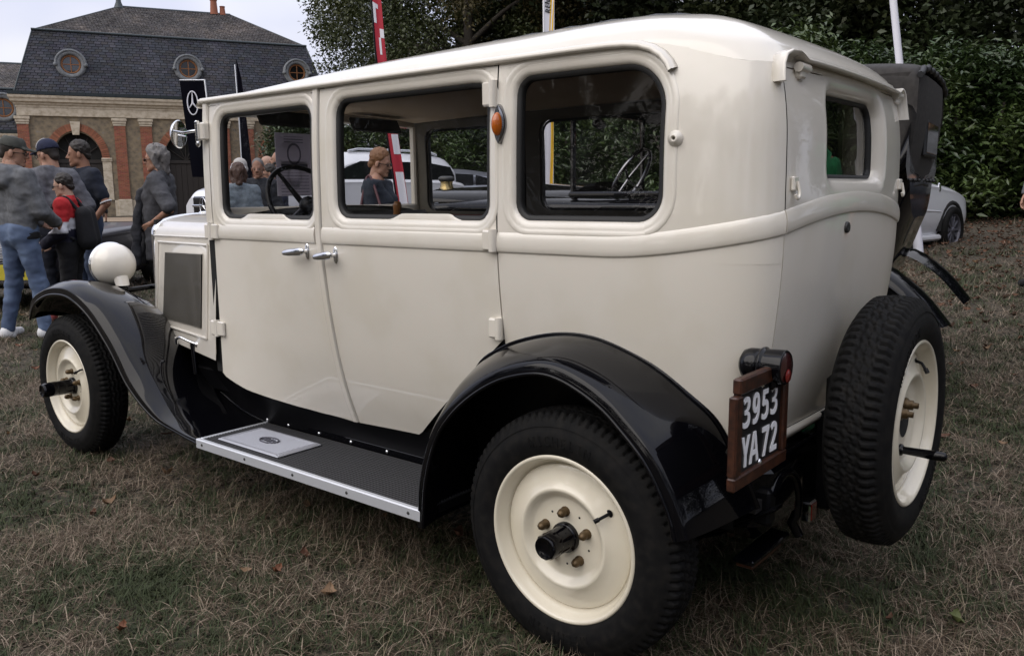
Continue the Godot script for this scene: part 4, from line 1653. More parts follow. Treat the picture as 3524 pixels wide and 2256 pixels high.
func build_grass() -> void:
	var r := RandomNumberGenerator.new()
	r.seed = 21
	var patch := FastNoiseLite.new()
	patch.seed = 9; patch.frequency = 1.5; patch.fractal_octaves = 3
	var m := mat(lin(1, 1, 1), 0.8)
	m.vertex_color_use_as_albedo = true
	m.backlight_enabled = true
	m.backlight = Color(0.15, 0.15, 0.1)
	var sets := []
	for k in 3: sets.append([])
	var bands := [[0.0, 3.6, 60000, 1.0], [3.0, 7.0, 90000, 1.15], [6.5, 13.0, 75000, 1.6], [12.0, 30.0, 60000, 2.6]]
	for b in bands:
		for k in b[2]:
			var a := r.randf() * TAU
			var d := sqrt(lerpf(b[0] * b[0], b[1] * b[1], r.randf()))
			var p := Vector3(1.2938 + cos(a) * d, 0, 1.7827 + sin(a) * d)
			if not in_view(p, 0.9): continue
			if p.x > -1.78 and p.x < 0.0 and p.z < -0.5 and p.z > -1.1: continue
			p.y = gh(p.x, p.z) - 0.006
			var w := patch.get_noise_2d(p.x, p.z) + r.randf_range(-0.75, 0.75)
			# the bank under the trees is bare and littered
			if p.z < -9.0 and r.randf() < 0.75: continue
			var kind := 0
			if w < 0.10: kind = 1
			if r.randf() < 0.014 and d < 7: kind = 2
			var s: float = b[3] * r.randf_range(0.75, 1.3)
			var ba := Basis(Vector3.UP, r.randf() * TAU).scaled(Vector3(s, s * (0.85 if kind < 2 else 1.0), s))
			sets[kind].append(Transform3D(ba, p))
	var names := [["dry_grass", "dry straw-coloured mown grass lying over the whole field"], ["green_grass", "short green grass growing in patches among the straw"], ["grass_stalks", "long pale stalks sticking out of the mown grass"]]
	for k in 3:
		var mm := MultiMesh.new()
		mm.transform_format = MultiMesh.TRANSFORM_3D
		mm.mesh = tuft(k, r).mesh()
		mm.instance_count = sets[k].size()
		for q in sets[k].size():
			mm.set_instance_transform(q, sets[k][q])
		var o := MultiMeshInstance3D.new()
		o.name = names[k][0]
		o.multimesh = mm
		o.material_override = m
		add_child(o)
		tag(o, names[k][1], "grass", "", "stuff")

func leaf_mesh(length: float, width: float, curl: float, lobes: float) -> MB:
	var mb := MB.new()
	var rows := []
	for k in 7:
		var t := k / 6.0
		var w := width * sin(PI * pow(t, 0.8)) * (1.0 + lobes * (1 if k % 2 == 1 else -1))
		var x := (t - 0.5) * length
		var y := curl * (4.0 * (t - 0.5) * (t - 0.5))
		rows.append(PackedVector3Array([Vector3(x, y + curl * 0.8, -w), Vector3(x, y, 0), Vector3(x, y + curl * 0.6, w)]))
	mb.grid(rows)
	return mb

func build_litter(ground: Node3D) -> void:
	var r := RandomNumberGenerator.new()
	r.seed = 33
	var mats := [mat(lin(0.13, 0.046, 0.018), 0.7), mat(lin(0.085, 0.034, 0.016), 0.75), mat(lin(0.15, 0.080, 0.034), 0.7), mat(lin(0.18, 0.11, 0.06), 0.75), mat(lin(0.085, 0.10, 0.03), 0.7)]
	var ms := [leaf_mesh(0.085, 0.028, 0.018, 0.15).mesh(), leaf_mesh(0.07, 0.024, 0.026, 0.25).mesh(), leaf_mesh(0.10, 0.022, 0.012, 0.1).mesh()]
	# leaves one can pick out in the photograph, then a scatter
	var spots := [[-0.02, 0.33, 0], [0.55, 0.60, 1], [0.95, -0.35, 0], [1.15, -0.9, 1], [1.02, -0.55, 0], [1.25, -0.75, 1], [1.42, -1.25, 3], [0.93, 0.62, 3], [-1.55, 1.05, 2], [-0.55, 0.62, 0], [-0.95, 0.9, 1], [-2.9, 0.55, 2], [-1.05, 0.2, 0]]
	for k in 150:
		var p: Vector3
		var mk := r.randi() % 4
		if k < spots.size():
			p = Vector3(spots[k][0], 0, spots[k][1]); mk = spots[k][2]
		else:
			for it in 60:
				var far := k % 3 == 0
				p = Vector3(r.randf_range(-9, 2.2), 0, r.randf_range(-3.0, 1.9)) if not far else Vector3(r.randf_range(-3.0, 3.5), 0, r.randf_range(-13.0, -2.5))
				if in_view(p, -0.2): break
			if r.randf() < 0.08: mk = 4
		p.y = gh(p.x, p.z) + 0.016
		var s := r.randf_range(0.4, 0.9)
		lpart("fallen_leaf", ms[r.randi() % 3], mats[mk], ground, p, (Basis(Vector3.UP, r.randf() * TAU) * Basis(Vector3(1, 0, 0), r.randf_range(-0.5, 0.5))).scaled(Vector3.ONE * s))
	# the far litter on the bank
	for set_ in 2:
		var mm := MultiMesh.new()
		mm.transform_format = MultiMesh.TRANSFORM_3D
		mm.mesh = ms[set_]
		var tr := []
		for k in 7000:
			var p := Vector3(r.randf_range(-14.0, 4.0), 0, r.randf_range(-18.0, -3.5))
			if not in_view(p, 0.5): continue
			var dens := clampf((-p.z - 3.0) / 8.0, 0.05, 1.0)
			if r.randf() > dens: continue
			p.y = gh(p.x, p.z) + 0.012
			tr.append(Transform3D((Basis(Vector3.UP, r.randf() * TAU) * Basis(Vector3(1, 0, 0), r.randf_range(-0.7, 0.7))).scaled(Vector3.ONE * r.randf_range(0.4, 0.95)), p))
		mm.instance_count = tr.size()
		for k in tr.size(): mm.set_instance_transform(k, tr[k])
		var o := MultiMeshInstance3D.new()
		o.name = "leaf_litter" if set_ == 0 else "brown_leaf_litter"
		o.multimesh = mm
		o.material_override = mat(lin(0.095, 0.042, 0.020), 0.8) if set_ == 0 else mat(lin(0.060, 0.032, 0.018), 0.8)
		add_child(o)
		tag(o, "rust coloured fallen leaves strewn over the bank before the hedge" if set_ == 0 else "darker brown fallen leaves mixed in on the same bank", "leaf litter", "", "stuff")
	# a bare twig at the lower left
	var tw := thing("twig", "bare dark twig lying in the grass at the lower left", "twig", Vector3(-1.62, 0, 1.30))
	var tm := MB.new()
	tm.tube(spline(V3([0.0, 0.03, 0.0, 0.10, 0.05, -0.02, 0.21, 0.045, 0.01, 0.34, 0.06, 0.02]), 4), 0.0035, 6, true, 0.0015)
	tm.tube(V3([0.20, 0.045, 0.01, 0.27, 0.075, -0.04]), 0.0018, 5)
	lpart("stick", tm, mat(lin(0.02, 0.014, 0.010), 0.9), tw)
	# broad-leaved weeds
	var wm := mat(lin(0.045, 0.085, 0.022), 0.6)
	var w0: Node3D = null
	for s in [[1.02, -0.18, 1.0], [1.28, -0.28, 1.2], [0.88, 0.12, 0.8], [1.55, -0.62, 1.0], [0.02, 0.80, 0.8], [0.55, 0.92, 0.7]]:
		var w := thing("weed", "small broad-leaved green weed flat in the grass near the cream car", "plant", Vector3(s[0], gh(s[0], s[1]), s[1]), "broad-leaved weeds in the grass")
		for k in 6:
			var f := TAU * k / 6 + r.randf()
			lpart("leaf", ms[2], wm, w, Vector3(cos(f) * 0.05 * s[2], 0.035, sin(f) * 0.05 * s[2]), (Basis(Vector3.UP, -f) * Basis(Vector3(0, 0, 1), 0.25)).scaled(Vector3.ONE * s[2] * 1.05))

# a clump of leaves used all over a crown
func leaf_clump(count: int, spread: float, length: float, width: float, r: RandomNumberGenerator, droop: float) -> ArrayMesh:
	var mb := MB.new()
	for k in count:
		var o := Vector3(r.randfn(), r.randfn(), r.randfn()) * spread * 0.5
		var ba := Basis.from_euler(Vector3(r.randf_range(-0.9, 0.9), r.randf() * TAU, r.randf_range(-0.7, 0.7) - droop))
		var g := r.randf_range(0.7, 1.35)
		mb.col = Color(g, g, g * r.randf_range(0.8, 1.1))
		var l := length * r.randf_range(0.7, 1.2)
		var w := width * r.randf_range(0.8, 1.2)
		var v0 := mb.v.size(); var i0 := mb.i.size()
		for q in [Vector3(0, 0, 0), Vector3(l * 0.4, 0.01, -w), Vector3(l, -0.012, 0), Vector3(l * 0.4, 0.01, w)]:
			mb._put(o + ba * q)
		mb.i.append_array(PackedInt32Array([v0, v0 + 1, v0 + 2, v0, v0 + 2, v0 + 3]))
		mb._norms(v0, i0)
	return mb.mesh()

func crown(called: String, parent: Node3D, clump: ArrayMesh, m: Material, blobs: Array, per: float, tints: Array, r: RandomNumberGenerator) -> void:
	# blobs: [centre, radius]; leaves fill each blob, more of them towards its skin
	var tr := []; var cols := []
	for b in blobs:
		var n := int(per * b[1] * b[1])
		var tint: Color = tints[r.randi() % tints.size()]
		for k in n:
			var d := Vector3(r.randfn(), r.randfn() * 0.9, r.randfn()).normalized()
			var rad: float = b[1] * pow(r.randf(), 0.4)
			var p: Vector3 = b[0] + d * rad
			tr.append(Transform3D(Basis.from_euler(Vector3(r.randf_range(-0.5, 0.5), r.randf() * TAU, r.randf_range(-0.5, 0.5))).scaled(Vector3.ONE * r.randf_range(0.8, 1.25)), p))
			var g := r.randf_range(0.75, 1.3)
			cols.append(Color(tint.r * g, tint.g * g, tint.b * g))
	var mm := MultiMesh.new()
	mm.transform_format = MultiMesh.TRANSFORM_3D
	mm.use_colors = true
	mm.mesh = clump
	mm.instance_count = tr.size()
	for k in tr.size():
		mm.set_instance_transform(k, tr[k])
		mm.set_instance_color(k, cols[k])
	var o := MultiMeshInstance3D.new()
	o.name = called
	o.multimesh = mm
	o.material_override = m
	parent.add_child(o)
	o.set_meta("kind", "stuff")

func trunk_mesh(h: float, r0: float, limbs: int, spread: float, r: RandomNumberGenerator) -> MB:
	var mb := MB.new()
	var path := PackedVector3Array()
	for k in 7:
		var t := k / 6.0
		path.append(Vector3(sin(t * 3.0) * 0.25 * r.randf_range(0.4, 1), t * h, cos(t * 2.3) * 0.2 - 0.2))
	mb.tube(path, r0, 10, true, r0 * 0.35)
	for k in limbs:
		var t := lerpf(0.3, 0.95, float(k) / limbs)
		var a := r.randf() * TAU
		var s := path[int(t * 6)]
		var e := s + Vector3(cos(a) * spread * r.randf_range(0.6, 1.0), r.randf_range(0.4, 2.4), sin(a) * spread * r.randf_range(0.6, 1.0))
		mb.tube(spline(PackedVector3Array([s, s.lerp(e, 0.5) + Vector3(0, 0.4, 0), e]), 4), r0 * 0.4, 7, true, r0 * 0.1)
	return mb

func build_trees() -> void:
	var r := RandomNumberGenerator.new()
	r.seed = 55
	var lm := mat(lin(1, 1, 1), 0.55)
	lm.vertex_color_use_as_albedo = true
	lm.backlight_enabled = true
	lm.backlight = Color(0.35, 0.4, 0.2)
	var gl := mat(lin(1, 1, 1), 0.34)
	gl.vertex_color_use_as_albedo = true
	gl.backlight_enabled = true
	gl.backlight = Color(0.2, 0.22, 0.1)
	var bark := tri_map(mat(lin(1, 1, 1), 0.9), noise_tex([lin(0.02, 0.016, 0.012), lin(0.05, 0.042, 0.034)], 0.05, 4, 4, 256), 1.5)
	var oak := leaf_clump(16, 0.34, 0.115, 0.034, r, 0.1)
	var big := leaf_clump(14, 0.5, 0.17, 0.055, r, 0.1)
	var laurel := leaf_clump(13, 0.26, 0.145, 0.026, r, -0.25)
	var oak_t := [Color(0.046, 0.058, 0.018), Color(0.036, 0.048, 0.015), Color(0.058, 0.066, 0.020), Color(0.070, 0.056, 0.018)]
	var dark_t := [Color(0.028, 0.040, 0.014), Color(0.022, 0.032, 0.012), Color(0.036, 0.044, 0.015)]
	var lau_t := [Color(0.040, 0.066, 0.020), Color(0.050, 0.075, 0.022), Color(0.030, 0.052, 0.017)]
	# front row: x, z, height, crown radius, lowest leaves
	var names := ["broad oak whose leaves hang over the roof of the brick building", "oak behind the red and white feather flag", "dark oak between the red flag and the yellow and white flag", "dark oak right behind the yellow and white flag", "dark tree above the black panel in the cream car's roof", "dark tree above the rear corner of the cream car's roof", "tree behind the white pole", "dark tree above the laurels at the right edge", "tree past the right edge beyond the end laurels", "outermost tree of the row past the right edge"]
	var row := [[-16.6, -17.8, 13.0, 4.0, 3.0], [-19.0, -20.0, 13, 4.6, 2.2], [-16.6, -21.5, 13, 4.8, 2.0], [-13.1, -21.8, 13, 4.6, 1.8], [-10.3, -22.7, 13, 4.4, 1.6], [-7.6, -22.4, 13, 4.2, 1.6], [-5.2, -23.0, 13, 4.2, 1.6], [-2.6, -23.4, 13, 4.4, 1.6], [2.0, -23.5, 13, 4.4, 1.2], [6.5, -22.5, 13, 4.4, 1.2]]
	for k in row.size():
		var s: Array = row[k]
		var g := gh(s[0], s[1])
		var t := thing("oak_tree", names[k], "tree", Vector3(s[0], g, s[1]), "trees behind the cars")
		lpart("trunk", trunk_mesh(s[2] * 0.8, 0.24, 9, s[3] * 0.8, r), bark, t)
		var blobs := []
		for q in 46:
			var a := r.randf() * TAU
			var hh := r.randf_range(s[4], s[2])
			var tt: float = (hh - s[4]) / (s[2] - s[4])
			var rad: float = s[3] * (0.35 + 0.65 * sin(PI * clampf(0.18 + tt * 0.82, 0, 1))) * sqrt(r.randf_range(0.15, 1.0))
			blobs.append([Vector3(cos(a) * rad, hh, sin(a) * rad), r.randf_range(0.75, 1.35)])
		crown("crown", t, oak if k < 3 else big, lm, blobs, 95.0 if k < 3 else 62.0, oak_t if k < 3 else dark_t, r)
	# back row, seen through the gaps
	var back := [[-31.0, -30.5], [-27.3, -30.8], [-24.0, -33.5], [-19.7, -34.4], [-15.4, -35.3], [-11.3, -36.0], [-7.3, -36.7], [-3.5, -37.5], [1.0, -33.0]]
	for k in back.size():
		var s: Array = back[k]
		var t := thing("wood_tree", "dark tree of the wood standing behind the front row of oaks", "tree", Vector3(s[0], gh(s[0], s[1]), s[1]), "trees of the wood behind")
		lpart("trunk", trunk_mesh(9.0, 0.26, 6, 3.0, r), bark, t)
		var blobs := []
		for q in 34:
			var a := r.randf() * TAU
			var hh := r.randf_range(0.8, 13.5)
			var rad := 5.0 * sqrt(r.randf())
			blobs.append([Vector3(cos(a) * rad, hh, sin(a) * rad), r.randf_range(1.2, 1.9)])
		crown("crown", t, big, lm, blobs, 34.0, dark_t, r)
	# laurels along the bank
	var hedge := [[-20.3, -14.6, 3.4], [-18.7, -15.2, 3.2], [-16.7, -15.9, 3.3], [-14.8, -16.3, 3.2], [-12.7, -16.3, 3.3], [-10.7, -15.9, 3.2], [-8.9, -15.2, 3.2], [-7.4, -14.7, 3.1], [-6.0, -14.3, 3.0], [-4.8, -14.4, 3.2], [-3.8, -14.9, 3.0], [-2.9, -15.5, 2.9], [-2.0, -16.0, 2.8], [-1.1, -16.6, 3.1], [-0.2, -17.0, 3.0], [1.0, -17.2, 3.2], [2.4, -17.4, 3.2], [3.9, -17.2, 3.3], [5.4, -16.6, 3.2], [6.8, -15.6, 3.2]]
	var plain := "glossy laurel bush of the hedge hidden behind the cream car and the grey coupe"
	var side := "glossy laurel bush of the hedge beyond the right edge of the photo"
	var hl := ["leftmost laurel bush of the hedge, beyond the white off-road car", "laurel bush behind the roof of the white off-road car", "laurel bush right behind the red and white flag", plain, plain, "laurel bush behind the tail of the grey coupe", "laurel bush behind the bonnet of the black tourer", "laurel bush seen through the windscreen of the black tourer", "laurel bush seen through the quarter window of the cream car", plain, "laurel bush behind the black tourer's hood", "laurel bush behind the white pole", "laurel bush right behind the white saloon", "laurel bush just right of the white saloon", "laurel bush at the very right edge of the photo", side, side, side, side, side, side]
	for k in hedge.size():
		var s: Array = hedge[k]
		var t := thing("laurel_bush", hl[k], "bush", Vector3(s[0], gh(s[0], s[1]), s[1]), "laurel bushes of the hedge")
		var st := MB.new()
		for q in 5:
			var a := r.randf() * TAU
			st.tube(PackedVector3Array([Vector3(0, 0, 0), Vector3(cos(a) * 0.4, 1.2, sin(a) * 0.4), Vector3(cos(a) * 0.7, 2.0, sin(a) * 0.7)]), 0.03, 6)
		lpart("stem", st, bark, t)
		var blobs := []
		for q in 30:
			var a := r.randf() * TAU
			var hh: float = r.randf_range(0.25, s[2])
			var rad: float = 1.15 * sqrt(r.randf()) * (1.1 - 0.5 * hh / s[2])
			blobs.append([Vector3(cos(a) * rad, hh, sin(a) * rad), r.randf_range(0.35, 0.6)])
		crown("foliage", t, laurel, gl, blobs, 210.0, lau_t, r)
	# trees on the side the photograph looks away from, which the paint and the glass reflect
	for s in [[13.0, -9.0], [17.0, -2.0], [19.0, 6.0], [11.0, -16.0], [16.0, 14.0], [6.0, -22.0], [9.0, 19.0], [2.0, 21.0], [-5.0, 22.0], [-12.0, 22.0], [-19.0, 21.0], [-26.0, 19.0]]:
		var t := thing("park_tree", "leafy park tree standing beyond the right edge of the field", "tree", Vector3(s[0], gh(s[0], s[1]), s[1]), "park trees on the right")
		lpart("trunk", trunk_mesh(7.0, 0.28, 6, 3.0, r), bark, t)
		var blobs := []
		for q in 30:
			var a := r.randf() * TAU
			var hh := r.randf_range(1.2, 11.0)
			var rad := 4.2 * sqrt(r.randf())
			blobs.append([Vector3(cos(a) * rad, hh, sin(a) * rad), r.randf_range(1.2, 1.9)])
		crown("crown", t, big, lm, blobs, 30.0, dark_t, r)

# ---------------------------------------------------------------- the long brick and slate building
var B: Node3D    # local x runs along the front, y up, z out of the front

func bbox(mb: MB, x0: float, x1: float, y0: float, y1: float, z0: float, z1: float, bev := 0.0) -> void:
	mb.box(Vector3((x0 + x1) * 0.5, (y0 + y1) * 0.5, (z0 + z1) * 0.5), Vector3(x1 - x0, y1 - y0, z1 - z0), bev)

func slates(mb: MB, a: Vector3, b: Vector3, c: Vector3, d: Vector3, rowh: float, w: float, r: RandomNumberGenerator, tones: Array, holes: Array = []) -> void:
	# a-b eaves (left to right), d-c the upper edge
	var fn := FastNoiseLite.new()
	fn.seed = 12; fn.frequency = 0.45; fn.fractal_octaves = 4
	var rows := int(a.distance_to(d) / rowh)
	var nn := (b - a).cross(d - a).normalized()
	for k in rows:
		var t0 := float(k) / rows; var t1 := float(k + 1) / rows
		var l := a.lerp(d, t0); var rr := b.lerp(c, t0)
		var l1 := a.lerp(d, t1 + 0.15 / rows); var r1 := b.lerp(c, t1 + 0.15 / rows)
		var n := int(l.distance_to(rr) / w)
		var sh := 0.5 if k % 2 == 1 else 0.0
		for q in n + 1:
			var u0 := clampf((q - sh + 0.05) / n, 0, 1); var u1 := clampf((q + 1 - sh - 0.05) / n, 0, 1)
			if u1 - u0 < 0.2 / n: continue
			var p := l.lerp(rr, u0); var p2 := l.lerp(rr, u1); var p3 := l1.lerp(r1, u1); var p4 := l1.lerp(r1, u0)
			var hit := false
			for h in holes:
				if Vector2((p.x + p2.x) * 0.5 - h.x, (p.y + p4.y) * 0.5 - h.y).length() < 0.62: hit = true
			if hit: continue
			var tone: Color = tones[r.randi() % tones.size()]
			var st := fn.get_noise_3d(p.x, p.y * 0.7, p.z)
			var g := r.randf_range(0.82, 1.18) * (1.0 + st * 0.5)
			mb.col = Color(tone.r * g * (1.0 + 0.25 * maxf(0, st)), tone.g * g * (1.0 + 0.12 * maxf(0, st)), tone.b * g)
			var o := nn * r.randf_range(0.022, 0.034); var i := nn * 0.006
			mb.quad(p + o, p4 + i, p3 + i, p2 + o)
			mb.quad(p, p + o, p2 + o, p2)
	mb.col = Color(1, 1, 1)

func bricks(mb: MB, x0: float, x1: float, y0: float, y1: float, z: float, r: RandomNumberGenerator) -> void:
	var rows := int((y1 - y0) / 0.075)
	var h := (y1 - y0) / rows
	for k in rows:
		var x := x0
		var first := true
		while x < x1 - 0.02:
			var l := 0.22
			if first and k % 2 == 1: l = 0.11
			first = false
			var e := minf(x + l, x1)
			var g := r.randf_range(0.75, 1.25)
			mb.col = Color(0.24 * g, 0.085 * g * r.randf_range(0.85, 1.15), 0.05 * g)
			bbox(mb, x + 0.006, e - 0.006, y0 + k * h + 0.006, y0 + (k + 1) * h - 0.006, z - 0.03, z + r.randf_range(0.008, 0.016))
			x = e
	mb.col = Color(1, 1, 1)

func arch_bricks(mb: MB, cx: float, cy: float, r0: float, r1: float, z: float, r: RandomNumberGenerator) -> void:
	var n := 44
	for k in n:
		var f := PI * (k + 0.5) / n
		if absf(f - PI / 2) < 0.13: continue
		var g := r.randf_range(0.75, 1.3)
		mb.col = Color(0.25 * g, 0.095 * g, 0.052 * g)
		var d := Vector3(cos(f), sin(f), 0)
		for half in 2:
			var ra := lerpf(r0, r1, half * 0.5) + 0.008; var rb := lerpf(r0, r1, half * 0.5 + 0.5) - 0.004
			mb.box(Vector3(cx, cy, z) + d * (ra + rb) * 0.5, Vector3(rb - ra, PI * (ra + rb) * 0.5 / n - 0.014, 0.05 + r.randf_range(0, 0.008)), 0.0, Basis(Vector3(0, 0, 1), f))
	mb.col = Color(1, 1, 1)

func cornice(mb: MB, prof: Array, x0: float, x1: float, back := 2.0) -> void:
	# profile [out, y] swept along the front and round both ends
	var rows := []
	for p in prof:
		rows.append(PackedVector3Array([Vector3(x0 - p[0], p[1], -back), Vector3(x0 - p[0], p[1], p[0]), Vector3(x1 + p[0], p[1], p[0]), Vector3(x1 + p[0], p[1], -back)]))
	for k in rows.size() - 1:
		for q in 3:
			mb.quad(rows[k][q], rows[k][q + 1], rows[k + 1][q + 1], rows[k + 1][q])

func round_window(parent: Node3D, x: float, y: float, z: float, dark: bool) -> void:
	var w := MB.new()
	w.lathe(V2([0.50, -0.25, 0.50, 0.10, 0.53, 0.16, 0.61, 0.20, 0.70, 0.18, 0.75, 0.10, 0.765, 0.02, 0.765, -0.3]), Vector3(x, y, z), Vector3(0, 0, 1), 40)
	var win := lpart("round_window", w, M.stone_grey, parent)
	# hood over the upper half, ending in two scrolls
	var hd := MB.new()
	var rows := []
	for s in [[0.66, 0.16], [0.70, 0.24], [0.78, 0.24], [0.80, 0.14], [0.80, -0.2]]:
		var row := PackedVector3Array()
		for k in 25:
			var f := PI * k / 24.0
			row.append(Vector3(x + cos(f) * s[0], y + sin(f) * s[0], z + s[1]))
		rows.append(row)
	hd.grid(rows)
	for s in [-1.0, 1.0]:
		hd.lathe(V2([0.0, 0.27, 0.07, 0.26, 0.10, 0.22, 0.10, -0.1]), Vector3(x + s * 0.74, y - 0.02, z), Vector3(0, 0, 1), 16)
	lpart("hood", hd, M.stone_grey, win)
	var fr := MB.new()
	fr.lathe(V2([0.40, 0.0, 0.40, 0.045, 0.43, 0.06, 0.49, 0.06, 0.51, 0.03]), Vector3(x, y, z), Vector3(0, 0, 1), 36)
	bbox(fr, x - 0.025, x + 0.025, y - 0.41, y + 0.41, z + 0.005, z + 0.05)
	bbox(fr, x - 0.41, x + 0.41, y - 0.022, y + 0.022, z + 0.005, z + 0.046)
	lpart("frame", fr, M.orange_wood, win)
	for q in [[-1, -1], [1, -1], [1, 1], [-1, 1]]:
		var p := MB.new()
		var loop := PackedVector3Array([Vector3(x + q[0] * 0.022, y + q[1] * 0.02, z + 0.02)])
		for k in 9:
			var f := PI * 0.5 * k / 8.0
			loop.append(Vector3(x + q[0] * 0.41 * cos(f), y + q[1] * 0.41 * sin(f), z + 0.02))
		p.fan(loop)
		lpart("pane", p, M.pane_dark if dark else M.pane_sky, win)

func arch_door(parent: Node3D, cx: float, r: RandomNumberGenerator) -> void:
	# opening half width 1.2, springing at 3.25 above the base line
	var hw := 1.19; var sp := 3.1; var rad := 1.19
	var rv := MB.new()
	var rows := []
	for z in [0.04, -0.45]:
		var row := PackedVector3Array([Vector3(cx - hw, 0, z)])
		for k in 25:
			var f := PI - PI * k / 24.0
			row.append(Vector3(cx + cos(f) * rad, sp + sin(f) * rad * 1.25, z))
		row.append(Vector3(cx + hw, 0, z))
		rows.append(row)
	rv.grid(rows)
	var dn := lpart("arched_doorway", rv, M.stone_cream, parent)
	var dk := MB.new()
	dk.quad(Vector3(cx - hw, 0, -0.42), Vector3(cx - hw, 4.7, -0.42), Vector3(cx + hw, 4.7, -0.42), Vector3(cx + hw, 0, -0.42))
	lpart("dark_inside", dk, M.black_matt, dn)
	for k in 8:
		var b := MB.new()
		var w := hw * 2 / 8.0
		bbox(b, cx - hw + k * w + 0.006, cx - hw + (k + 1) * w - 0.006, 0.02, 2.9, -0.40, -0.35, 0.006)
		lpart("board", b, M.door_wood, dn)
	var tr := MB.new()
	bbox(tr, cx - hw, cx + hw, 2.92, 3.08, -0.40, -0.30, 0.01)
	for k in 7:
		var f := PI * (k + 0.0) / 6.0
		tr.tube(PackedVector3Array([Vector3(cx, 3.08, -0.35), Vector3(cx + cos(f) * rad, sp + sin(f) * rad * 1.25, -0.35)]), 0.03, 6)
	lpart("fanlight_bars", tr, M.door_wood, dn)
	# stone jambs with their caps
	for s in [-1.0, 1.0]:
		for k in 4:
			var j := MB.new()
			var y0 := 0.9 + k * 0.53
			var xa: float = cx + s * hw; var xb: float = cx + s * (hw + 0.45)
			bbox(j, minf(xa, xb), maxf(xa, xb), y0 + 0.004, y0 + 0.526, -0.2, 0.05, 0.006)
			lpart("jamb_stone", j, M.stone_cream, dn)
		var c := MB.new()
		var xa2: float = cx + s * (hw - 0.04); var xb2: float = cx + s * (hw + 0.50)
		bbox(c, minf(xa2, xb2), maxf(xa2, xb2), 3.02, 3.10, -0.2, 0.09, 0.01)
		bbox(c, minf(xa2, xb2), maxf(xa2, xb2), 3.105, 3.2, -0.2, 0.12, 0.015)
		lpart("jamb_cap", c, M.stone_cream, dn)
	var ab := MB.new()
	# the brick ring follows the same stilted curve
	for k in 46:
		var f := PI * (k + 0.5) / 46.0
		if absf(f - PI / 2) < 0.17: continue
		var g := r.randf_range(0.75, 1.3)
		ab.col = Color(0.25 * g, 0.095 * g, 0.052 * g)
		var d := Vector3(cos(f), sin(f) * 1.25, 0)
		var ang := atan2(sin(f), cos(f) * 1.25)
		var o := Vector3(cx, sp + 0.05, 0.02) + d * rad + Vector3(cos(ang), sin(ang), 0) * 0.2
		ab.box(o, Vector3(0.38, 0.085, 0.08 + r.randf_range(0, 0.01)), 0.0, Basis(Vector3(0, 0, 1), ang))
	ab.col = Color(1, 1, 1)
	lpart("arch_bricks", ab, M.vcol, dn).set_meta("kind", "stuff")
	var ks := MB.new()
	ks.prism(V2([-0.16, 4.42, 0.16, 4.42, 0.25, 5.12, -0.25, 5.12]), Vector3(cx, 0, -0.1), Basis.IDENTITY, 0.24)
	lpart("keystone", ks, M.stone_cream, dn)

func pilaster(parent: Node3D, x0: float, x1: float, r: RandomNumberGenerator) -> void:
	var core := MB.new()
	bbox(core, x0 + 0.01, x1 - 0.01, 0.92, 4.93, -0.2, 0.09)
	var pn := lpart("pilaster", core, M.mortar, parent)
	var bk := MB.new()
	bricks(bk, x0, x1, 0.95, 4.93, 0.09, r)
	lpart("bricks", bk, M.vcol, pn).set_meta("kind", "stuff")
	var cp := MB.new()
	bbox(cp, x0 - 0.02, x1 + 0.02, 4.94, 5.04, -0.2, 0.14, 0.01)
	bbox(cp, x0 - 0.05, x1 + 0.05, 5.045, 5.18, -0.2, 0.18, 0.02)
	bbox(cp, x0 - 0.09, x1 + 0.09, 5.185, 5.34, -0.2, 0.22, 0.02)
	lpart("capital", cp, M.stone_cream, pn)
	var bs := MB.new()
	bbox(bs, x0 - 0.06, x1 + 0.06, 0.0, 0.93, -0.2, 0.16, 0.02)
	lpart("plinth_stone", bs, M.stone_cream, pn)

